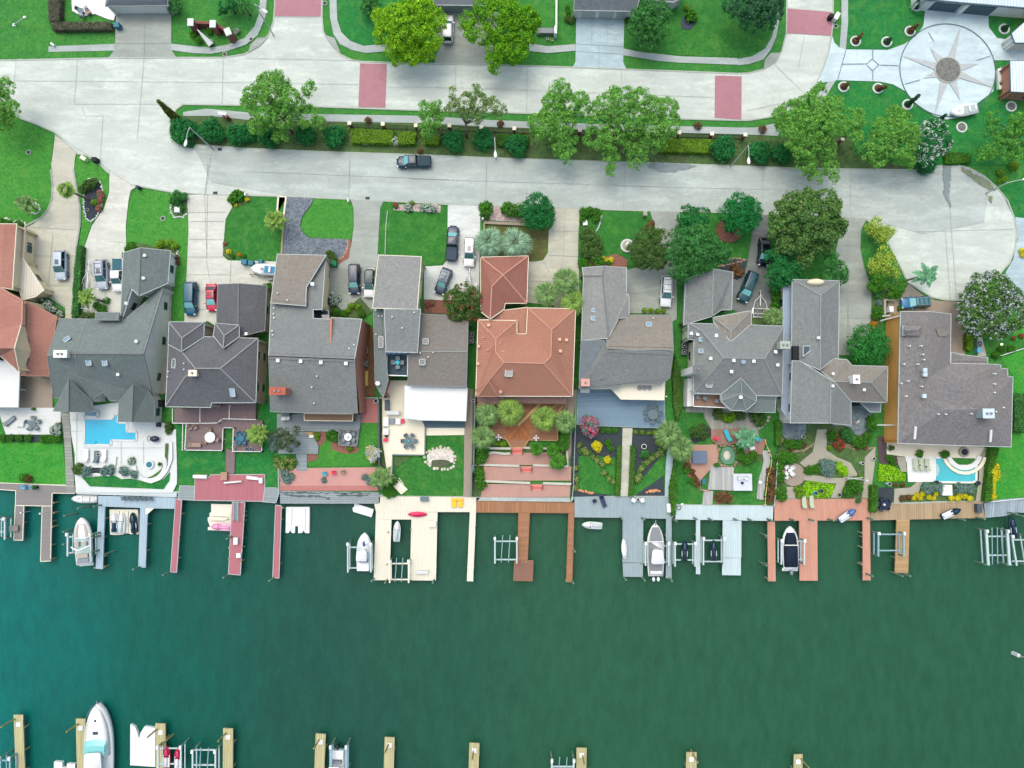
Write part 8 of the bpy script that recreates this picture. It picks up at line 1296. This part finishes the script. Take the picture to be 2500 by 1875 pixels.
pot('n', 1692, 1165, .28, M_white, 'white ring shaped pot on the slate patio', .25); tset('s', 1580, 365, .3, 'white', 'white', 4, 'on the round brown patio', z=.3, a0=40); ch('white', 's', 1545, 420, 60, 'lone white chair at the round patio edge', .3)
pot('s', 1515, 553, .32, M_white, 'white square pot by the salmon dock garden'); pot('m', 2105, 1253, .42, M_white, 'white ball ornament in the black bed', name='garden_ball', cat='ornament'); pot('m', 572, 842, .22, M_white, 'small white post light beside the terracotta house')
for X, lb in ((230, 'left'), (298, 'right')): lg('o', X, 830, 90, 'sage', 'grey', lb+' pale green deck chair on the salmon dock', .2)
pot('o', 710, 820, .35, CM['teal'], 'dark green potted plant on the salmon dock', .2, Lf['teal'])
for i, X in enumerate((1235, 1285, 1340)): lg('o', X, 495, 90, 'sage', 'white', ('left', 'middle', 'right')[i]+' sage green lounger on the white pool deck', .25)
for i, (X, Y) in enumerate(((1258,498), (1315,512))): pot('o', X, Y, .2, M_white, ('left', 'right')[i]+' white side table between sage loungers', .25, name='side_table', cat='table')
tset('o', 950, 855, .45, 'navy', 'navy', 5, 'at the start of the tan boardwalk', z=.2, a0=30, top=M_white); boxthing('cabinet', 'counter', 'white bar cabinet with black knobs in the yellow flower bed', 'o', 1522, 725, 1.6, 1.7, .7, M_white); boxthing('storage_box', 'storage box', 'black box where the boardwalk meets the silver deck', 'o', 1815, 890, .8, 1.4, .8, CM['dark'], z=.2); pot('o', 1412, 655, .36, CM['dark'], 'dark round drain pot at the left pool corner', .2); pot('o', 1785, 660, .36, CM['dark'], 'dark round pot at the right pool corner', .2); pot('o', 995, 345, .42, CM['sage'], 'round planter on the cream pool porch', .2, Lf['olive']); pot('o', 850, 440, .28, M_white, 'white urn on the narrow flagstone path', .2); pot('o', 975, 665, .3, M_stonewhite, 'white fountain statue by the chartreuse bed', .2, name='garden_statue', cat='statue', h=.9); pot('o', 735, 480, .26, M_white, 'white statue in the garden of the long house', .2, name='garden_statue', cat='statue', h=.9); pot('o', 540, 765, .3, M_flag, 'round stone at the lower path end', .15)
for X, Y, lb in ((320,748,'pale blue bird bath on the chartreuse ground cover'), (372,730,'grey blue heron statue right of the bird bath')): pot('o', X, Y, .3, CM['blue'] if X == 320 else CM['slate'], lb, .3, name='bird_bath' if X == 320 else 'garden_statue', cat='ornament', h=.8)
for X, lb in ((215, 'left'), (290, 'right')): ch('blue', 'p', X, 515, -90, lb+' blue chair at the lime lawn dock', .2)
pot('p', 335, 512, .28, M_black, 'black pot right of the blue chairs', .2, Lf['hedgeD']); boxthing('storage_box', 'storage box', 'grey brown box on the brown pier arm', 'p', 120, 885, 1.4, .9, .5, D_brown)
for i, X in enumerate((1115, 1165, 1215, 1262, 1305, 1352)): ch('slate', 'p', X, 618, -90, 'blue grey chair in the row on the blue dock, '+nth(i, 6), .2, group='row of chairs on the blue dock')
for tl, X, Y, sx, sy, m, lb in (('q',275,1000,.65,1.1,M_white,'white locker halfway down the middle red pier'), ('q',302,1130,.7,.7,M_white,'white fish cleaning table on the middle red pier'), ('q',1975,620,1.3,.7,CM['slate'],'grey dock box near the cream dock lawn'), ('q',1955,1280,2.0,.5,M_stonewhite,'long grey bench at the end of the cream dock'), ('q',2045,845,1.2,.9,M_cream,'cream table on the right arm of the cream dock'), ('q',170,415,1.0,1.3,M('box_tan',(176,140,120),.1,2),'tan chest at the top of the red dock stairs')): boxthing('dock_box', 'box', lb, tl, X, Y, sx, sy, .5, m, z=.2)
rail('white handrails of the metal gangway on the middle red pier', "q258,655 255,810|q300,655 300,815", .7, M_trim, w_=.07); tag(MB().prism(P('q262,655 300,655 300,815 258,812', .35), .16, .35).build('gangway', CM['grey']), 'grey metal gangway lying on the middle red pier', 'gangway')
c = W('r', 428, 655, .25); t = thing('inflatable_raft', (c.x, c.y, .2), 'yellow orange inflatable raft on the cream dock', 'raft', rz=1e-5); part('tube_ring', t, CM['yellow'], lambda b: (b.box(-.5, 0, 0, .8, 1.3, .28), b.box(.5, 0, 0, .8, 1.3, .28))); part('backrest', t, CM['yellow'], lambda b: b.box(0, .6, .1, 1.8, .3, .35))
# fences, walls, signs
M_iron = M('black_iron', (30,38,46), .1, 3, .5); M_brk = M('pillar_brick', (130,80,76), .15, 5)
pil = [('b',933,1108), ('b',1233,1115), ('b',1530,1128), ('b',1832,1130), ('b',2120,1143), ('c',205,1155), ('c',500,1160), ('c',795,1170), ('c',1092,1172), ('c',1390,1180), ('c',1690,1192), ('c',1985,1203), ('d',72,1212), ('d',948,1248)]; pts = []
for i, (tl, X, Y) in enumerate(pil):
    c = W(tl, X, Y, 1.9); t = thing('brick_pillar', (c.x, c.y, 0), 'brick fence pillar with pale square cap, '+nth(i, len(pil)), 'pillar', 'brick pillars of the median fence'); part('shaft', t, M_brk, lambda b: b.box(c.x, c.y, 0, .45, .45, 1.85)); part('cap', t, M_cream, lambda b: b.box(c.x, c.y, 1.85, .6, .6, .12)); pts.append(c)
for i, (u, v_) in enumerate(zip(pts[:-2], pts[1:-1])):
    t = thing('iron_fence', (u.x, u.y, 0), 'black iron fence panel between brick pillars, '+nth(i, len(pts)-2), 'fence', 'iron fence panels of the median'); d = (v_-u).normalized()*.3; a, b_ = Vector((u.x, u.y, 0))+d, Vector((v_.x, v_.y, 0))-d; part('rails', t, M_iron, lambda b: [b.bar(a+Vector((0,0,z)), b_+Vector((0,0,z)), .07, .07) for z in (.2, 1.55)]); n = int((b_-a).length/.16); part('pickets', t, M_iron, lambda b: [b.box(a.lerp(b_, k/n).x, a.lerp(b_, k/n).y, .05, .035, .035, 1.65) for k in range(n+1)])
def monument():
    q = P('a1715,205 1915,215 2050,280', 1.2); t = thing('entrance_wall', (q[0].x, q[0].y, 0), 'curved brick entrance wall with three stone capped piers and a white wedge', 'wall'); part('brick_wall', t, M_brk, lambda b: b.prism(strip_pts(q, .45), 0, 1.5))
    for X, Y, X2, Y2 in ((1715,200,1760,330), (1915,215,1940,280), (2050,285,2090,370)):
        c = W('a', X, Y, 2.6); pr = part('pier', t, M_brk, lambda b: b.box(c.x, c.y, 0, .8, 1.0, 2.5, R_(-20 if X > 2000 else 0))); part('pier_cap', pr, M_stonewhite, lambda b: b.box(c.x, c.y, 2.5, 1.0, 1.25, .18, R_(25 if X > 2000 else 0)))
    part('wedge_panel', t, M_white, lambda b: b.add(P('a1775,260,2.6 1920,385,.9 1880,420,.9 1775,270,2.6')+P('a1775,260,2.3 1920,385,.1 1880,420,.1 1775,270,2.3'), [(0,3,2,1), (4,5,6,7), (0,1,5,4), (1,2,6,5), (2,3,7,6), (3,0,4,7)])); return t
monument()
c = W('a', 2000, 1020, 1.6); t = thing('brick_pillar', (c.x, c.y, 0), 'brick sign pier with pale slab at the west tip of the median', 'pillar'); part('shaft', t, M_brk, lambda b: b.box(c.x+.3, c.y-.2, 0, 1.2, .5, 1.5, R_(-35))); part('cap', t, M_stonewhite, lambda b: b.box(c.x, c.y, 1.5, 1.4, .6, .12, R_(-5)))
wall('white garden wall beside the north lawn left of the blue driveway', "c585,-60 583,250", .9, .22, M_white); wall('grey fence panel between lawn and lime tree', "c405,275 560,275", .8, .8, M_trimD, cat='fence'); boxthing('gate_post', 'post', 'tall white gate post at the end of the grey fence panel', 'c', 577, 265, .45, 1.3, 1.6, M_white)
rail('white scalloped fence along the lime lawn', "j1985,812 2212,738 2400,660|o1920,830 2212,800 2350,790", .6, M_white, name='scalloped_fence', cat='fence'); wall('white frame around the small kerb bed', "g662,292 652,425 712,455 732,300 662,292", .25, .2, M_cream); wall('timber edging between lawn and gravel drive', "g712,455 690,815", .3, .2, M('edge_timber', (170,150,120), .1, 2)); wall('tan low wall behind the pebble bed', "h690,880 672,700 672,528 1065,545", .4, .4, M_tanp)
rail('white strip fence on the deep green front lawn', "g1645,420 1630,560 1622,815", .2, M_trim, posts=False, name='lawn_edging', cat='edging'); wall('tall slate fence between the cream patio and the cedar deck', "m588,790 582,1150 575,1500 r560,300 555,600", 1.5, .12, CM['slate'], 'privacy_fence', 'fence'); rail('pale blue rail fence along the rose terraces', "m1500,740 1492,1100 1475,1600 r1460,640", 1.0, M_trim, w_=.08, cat='fence'); rail('white pipe fence east of the curved planked garden', "n1590,320 1585,560|s1470,220 1455,500 1440,680", 1.0, M_trim, w_=.1, cat='fence')
wall('dark fence between the pink terrace and the narrow yard', "l1565,815 1568,1250 1570,1640", 1.3, .1, CM['dark'], 'privacy_fence', 'fence'); rail('pale post fence at the grey deck corner', "q660,345 665,560", .9, M_trim, cat='fence'); rail('white bracket gate between the two yards', "l1395,815 1600,818", 1.2, M_trim, cat='gate'); wall('stone capped wall in front of the blue car', "j960,435 960,300 1060,310", .8, .3, M_flag)
# lamps, bins, mailboxes, drains
M_pole = M('lamp_pole', (176,190,184), .05, 2, .5)
def lamp(tile, bx, by, kx, ky, hx, hy, label, zt=8.5):
    top = W(tile, kx, ky, zt); hd = W(tile, hx, hy, zt+.2); t = thing('street_lamp', (top.x, top.y, 0), label, 'street lamp', 'street lamps'); part('pole', t, M_pole, lambda b: b.cyl((top.x, top.y, 0), top, .12, .08, 10)); part('arm', t, M_pole, lambda b: b.tube([top, top.lerp(hd, .5)+Vector((0,0,.25)), hd], .06)); d = (hd-top).normalized(); part('lamp_head', t, M_white, lambda b: b.loft([[tuple(hd+d*x+Vector((-d.y, d.x, 0))*(w_*math.cos(a))+Vector((0,0,.12*math.sin(a)))) for a in np.linspace(0, 2*math.pi, 11)[:-1]] for x, w_ in ((-.1, .08), (.2, .2), (.6, .28), (.95, .2), (1.05, .06))]), True)
lamp('a', 0, 0, 1707, 1148, 1678, 1262, 'street lamp over the oleanders at the west end of the median'); lamp('c', 0, 0, 28, 1240, 34, 1362, 'street lamp in the middle of the median over the lower street'); lamp('d', 0, 0, 98, 1310, 102, 1420, 'street lamp at the east end of the median over the lower street'); lamp('b', 0, 0, 80, 38, 150, 85, 'street lamp leaning over the north sidewalk at the red crossing'); lamp('e', 0, 0, 2060, 540, 2200, 510, 'street lamp cut by the right edge at the cul-de-sac', 5)
for tl, X, Y, m, lb, s in (('a',1045,220,CM['teal'],'dark teal wheeled bin beside the hedge end', .9), ('a',842,1432,M_black,'black wheeled bin at the kerb beside the white mailbox', .8), ('d',852,138,M_black,'black wheeled bin on the red crossing beside a white box', .7), ('f',1232,205,CM['navy'],'navy bin at the corner of the bright lawn', .5), ('g',350,880,CM['teal'],'left dark teal bin behind the front lawn wall', .9), ('g',410,888,CM['teal'],'right dark teal bin of the pair behind the front lawn wall', .8), ('g',498,878,CM['teal'],'single dark teal bin near the sailboat', .7), ('g',1155,895,M('green_crate', (30,120,80), kind='plain'),'green crate by the pale yellow wall', 1.0), ('l',1568,1,CM['grey'],'x', 0)):
    if s: boxthing('wheeled_bin', 'bin', lb, tl, X, Y, s, s*.9, 1.1, m)
for tl, X, Y, sx, sy, sz, m, dg, lb in (('a',745,1420,.95,.6,.9,M_cream,-30,'cream brick mailbox box at the west driveway kerb'), ('a',468,396,.7,.3,.5,M_white,-35,'small white utility box at the sidewalk start'), ('d',900,140,.7,1.3,.9,M_white,-30,'white mailbox cluster beside the black bin'), ('f',1592,410,.85,.85,.8,M_white,0,'white square utility box in the kerbside shrub bed'), ('g',1287,322,.2,.6,.9,M_white,0,'thin white mailbox at the gravel drive lawn corner'), ('g',360,270,.25,.5,.9,M_white,0,'white mailbox by the strappy plant'), ('h',1580,530,.75,.8,.6,M_white,10,'white utility box on the old lawn bed'), ('h',2122,445,.6,.7,1.1,M_flag,0,'grey stone mailbox at the pale driveway'), ('h',2030,372,.1,.1,.1,M_white,0,''), ('h',658,490,.3,.3,.9,M_white,0,'small white lamp post at the pebble bed'), ('f',945,1212,.5,.5,.6,M_white,0,'white round light at the palm base'), ('d',948,1247,.0,.0,.0,M_white,0,''), ('j',1020,385,.65,.9,1.4,M_white,0,'white post box structure beside the blue car'), ('j',1812,755,.7,.8,.8,CM['blue'],0,'pale blue air conditioner below the round one'), ('h',1590,1,.0,.0,.0,M_white,0,''), ('f',1540,985,.3,.5,.6,M_black,0,'black meter box on the east garage wall'), ('k',1435,1050,1.0,1.2,1.2,M_black,0,'black air conditioner enclosure by the pool house wall'), ('k',1418,1240,.5,.8,.8,M_dark,0,'black equipment box above the hanging chair'), ('j',1010,720-50,.0,.0,.0,M_white,0,'')):
    if lb: boxthing('utility_box' if 'mail' not in lb else 'mailbox', 'box' if 'mail' not in lb else 'mailbox', lb, tl, X, Y, sx, sy, sz, m, dg)
def ac(tile, X, Y, label, s=.85):
    c = W(tile, X, Y, .9); t = thing('air_conditioner', (c.x, c.y, 0), label, 'air conditioner', 'air conditioners beside the houses'); part('housing', t, CM['grey'], lambda b: b.box(c.x, c.y, .05, s, s, .85)); part('fan_guard', t, M_dark, lambda b: b.cyl((c.x, c.y, .9), (c.x, c.y, .93), s*.4, s*.4, 16)); part('fan_hub', t, CM['white'], lambda b: b.cyl((c.x, c.y, .93), (c.x, c.y, .96), s*.12, s*.12, 8))
for tl, X, Y, lb in (('l',1445,388,'air conditioner in the narrow timber yard, upper'), ('l',1443,508,'pale air conditioner in the narrow timber yard, lower'), ('m',555,245,'upper air conditioner beside the white canopied house'), ('m',553,300,'lower air conditioner beside the white canopied house'), ('n',632,345,'upper round fan air conditioner west of the bay roofed house'), ('n',630,403,'lower round fan air conditioner west of the bay roofed house'), ('j',1812,698,'white air conditioner under the lilac tree')): ac(tl, X, Y, lb)
for i, (tl, X, Y) in enumerate((('f',1934,260), ('g',1463,307), ('a',1977,1343))): c = W(tl, X, Y, .2); tag(MB().box(c.x, c.y, .0, .65, .4, .21).build('storm_drain', M_dark), 'dark storm drain in the lower street gutter, '+('west', 'east', 'median side')[i], 'drain', 'storm drains')
for i, (tl, X, Y, r) in enumerate((('b',712,28,.32), ('b',47,352,.26), ('a',2022,487,.3), ('d',887,235,.3), ('f',1465,490,.3), ('a',255,1370,.3), ('f',785,412,.2), ('b',285,15,.0))):
    if r: c = W(tl, X, Y, .17); t = thing('manhole_cover', (c.x, c.y, 0), 'round dark manhole cover '+('beside the red crossing top right', 'on the north sidewalk curve', 'on the verge of the north street corner', 'in the strip below the white mailboxes', 'on the bright lawn', 'on the west lawn', 'in the black mulch island')[i], 'manhole cover', 'manhole covers'); part('collar', t, M_kerb, lambda b: b.cyl((c.x, c.y, 0), (c.x, c.y, .17), r*1.35, r*1.35, 18)); part('lid', t, M_dark, lambda b: b.cyl((c.x, c.y, .17), (c.x, c.y, .185), r, r, 18))
c = W('c', 1765, 205, .2); t = thing('mulch_circle', (c.x, c.y, 0), 'dark blue mulch circle with a stump on the north east lawn', 'planting ring'); part('rim', t, CM['navy'], lambda b: b.cyl((c.x, c.y, 0), (c.x, c.y, .16), 1.15, 1.15, 24)); part('stump', t, M_rock, lambda b: b.cyl((c.x, c.y, .16), (c.x, c.y, .4), .18, .15, 8))
c = W('h', 1960, 735, .4); t = thing('fountain', (c.x, c.y, 0), 'round white tiered fountain on the front lawn', 'fountain'); part('basin', t, M_stonewhite, lambda b: b.cyl((c.x, c.y, 0), (c.x, c.y, .4), 1.1, 1.1, 26)); part('basin_floor', t, M_flag, lambda b: b.cyl((c.x, c.y, .4), (c.x, c.y, .42), .85, .85, 22)); part('column', t, M_stonewhite, lambda b: b.cyl((c.x, c.y, .4), (c.x, c.y, 1.3), .2, .12)); part('upper_bowl', t, M_stonewhite, lambda b: b.cyl((c.x, c.y, 1.2), (c.x, c.y, 1.35), .25, .45, 16))
top = W('o', 800, 640, 7); bs = Vector((top.x, top.y, 0)); t = thing('flagpole', bs, 'tall white flagpole leaning right over the flagstone garden', 'flagpole'); part('pole', t, M_white, lambda b: b.cyl(bs, top, .1, .06)); part('ball', t, M_white, lambda b: b.ball(*top, .18)); part('yard_arm', t, M_white, lambda b: b.bar(bs.lerp(top, .5)-Vector((1.2, 0, 0)), bs.lerp(top, .5)+Vector((1.2, .2, 0)), .07, .07))
c = W('o', 705, 115, 3.2); t = thing('flag', (c.x, c.y, 0), 'small furled red white and blue flag on a pole by the long grey house', 'flag'); part('staff', t, M_white, lambda b: b.cyl((c.x+.1, c.y+.3, 0), (c.x, c.y, 3.4), .03)); part('cloth', t, M_white, lambda b: b.add([(c.x+.5, c.y+.35, 3.3), (c.x+.1, c.y+.2, 3.3), (c.x-.3, c.y-.45, 3), (c.x+.3, c.y-.1, 3.1)], [(0,1,2,3)])); part('stripe', t, LampR, lambda b: b.bar((c.x+.2, c.y+.05, 3.3), (c.x-.3, c.y-.42, 3.08), .08, .02))
for X, Y, lb in ((800,1172,'left'), (1140,1178,'right')):
    c = W('m', X, Y, 1.9); t = thing('globe_lamp', (c.x, c.y, 0), lb+' cluster of white globe lamps at the cedar deck front', 'lamp', 'globe lamps on the cedar deck'); part('lamp_post', t, M_dark, lambda b: b.cyl((c.x, c.y, 0), (c.x, c.y, 1.8), .06)); part('cross_arm', t, M_dark, lambda b: b.bar((c.x-.35, c.y, 1.75), (c.x+.35, c.y, 1.75), .06, .06))
    for dx, dy in ((-.35, 0), (.35, 0), (0, .35), (0, -.35), (0, 0)): part('globe', t, M_white, lambda b: b.ball(c.x+dx, c.y+dy, 1.95, .17), True)
c = W('j', 2012, 702, .5); t = thing('garden_light', (c.x, c.y, 0), 'small glowing warm garden light under the lilac tree', 'lamp'); part('stake', t, M_dark, lambda b: b.cyl((c.x, c.y, 0), (c.x, c.y, .4), .04)); gl = M('lit_lamp', (255,240,200), kind='plain'); gl.node_tree.nodes['Principled BSDF'].inputs['Emission Color'].default_value = (1, .85, .55, 1); gl.node_tree.nodes['Principled BSDF'].inputs['Emission Strength'].default_value = 3; part('lamp_globe', t, gl, lambda b: b.ball(c.x, c.y, .5, .16), True)
for X, Y, lb in ((190,745,'left'), (362,752,'right')):
    c = W('p', X, Y, 2.2); t = thing('dock_light', (c.x, c.y, 0), lb+' white globe dock light on the brown double pier', 'lamp'); part('lamp_post', t, M_galv, lambda b: b.cyl((c.x, c.y, 0), (c.x, c.y, 2.2), .05)); part('globe', t, M_white, lambda b: b.ball(c.x, c.y, 2.25, .16), True)
for lb, a, b_ in (('long white utility post on the north west lawn', ('a',125,222), ('a',222,155)), ('white davit arm at the right image edge over the water', ('y',2168,372), ('y',2260,400))):
    p, q = W(*a, .3), W(*b_, 2.2); t = thing('utility_post', (p.x, p.y, 0), lb, 'post'); part('shaft', t, M_trim, lambda b: b.cyl(p, q, .07, .07)); part('cap', t, M_white, lambda b: b.box(q.x, q.y, q.z-.1, .4, .3, .2)); part('foot', t, M_white, lambda b: b.box(p.x, p.y, 0 if 'davit' not in lb else -1.2, .45, .45, .3 if 'davit' not in lb else 1.5))
tset('a', 730, 95, .45, 'slate', 'slate', 3, 'on the white north patio', z=.2, a0=30); boxthing('garden_bench', 'bench', 'brown chair near the white patio edge', 'a', 790, 105, .7, .7, .5, CM['brown'], 30, z=.2)
for X, Y, lb in ((502,360,'left'), (543,370,'right')): pot('c', X, Y, .22, M_white if X < 520 else M('lime_white', (200,230,150), kind='plain'), lb+' small white ornament on the verge lawn', name='garden_ornament', cat='ornament')
boxthing('window_planter', 'planter', 'long white planter under the blue framed window', 'w', 1800, 1420, .9, 3.6, .5, M_white)
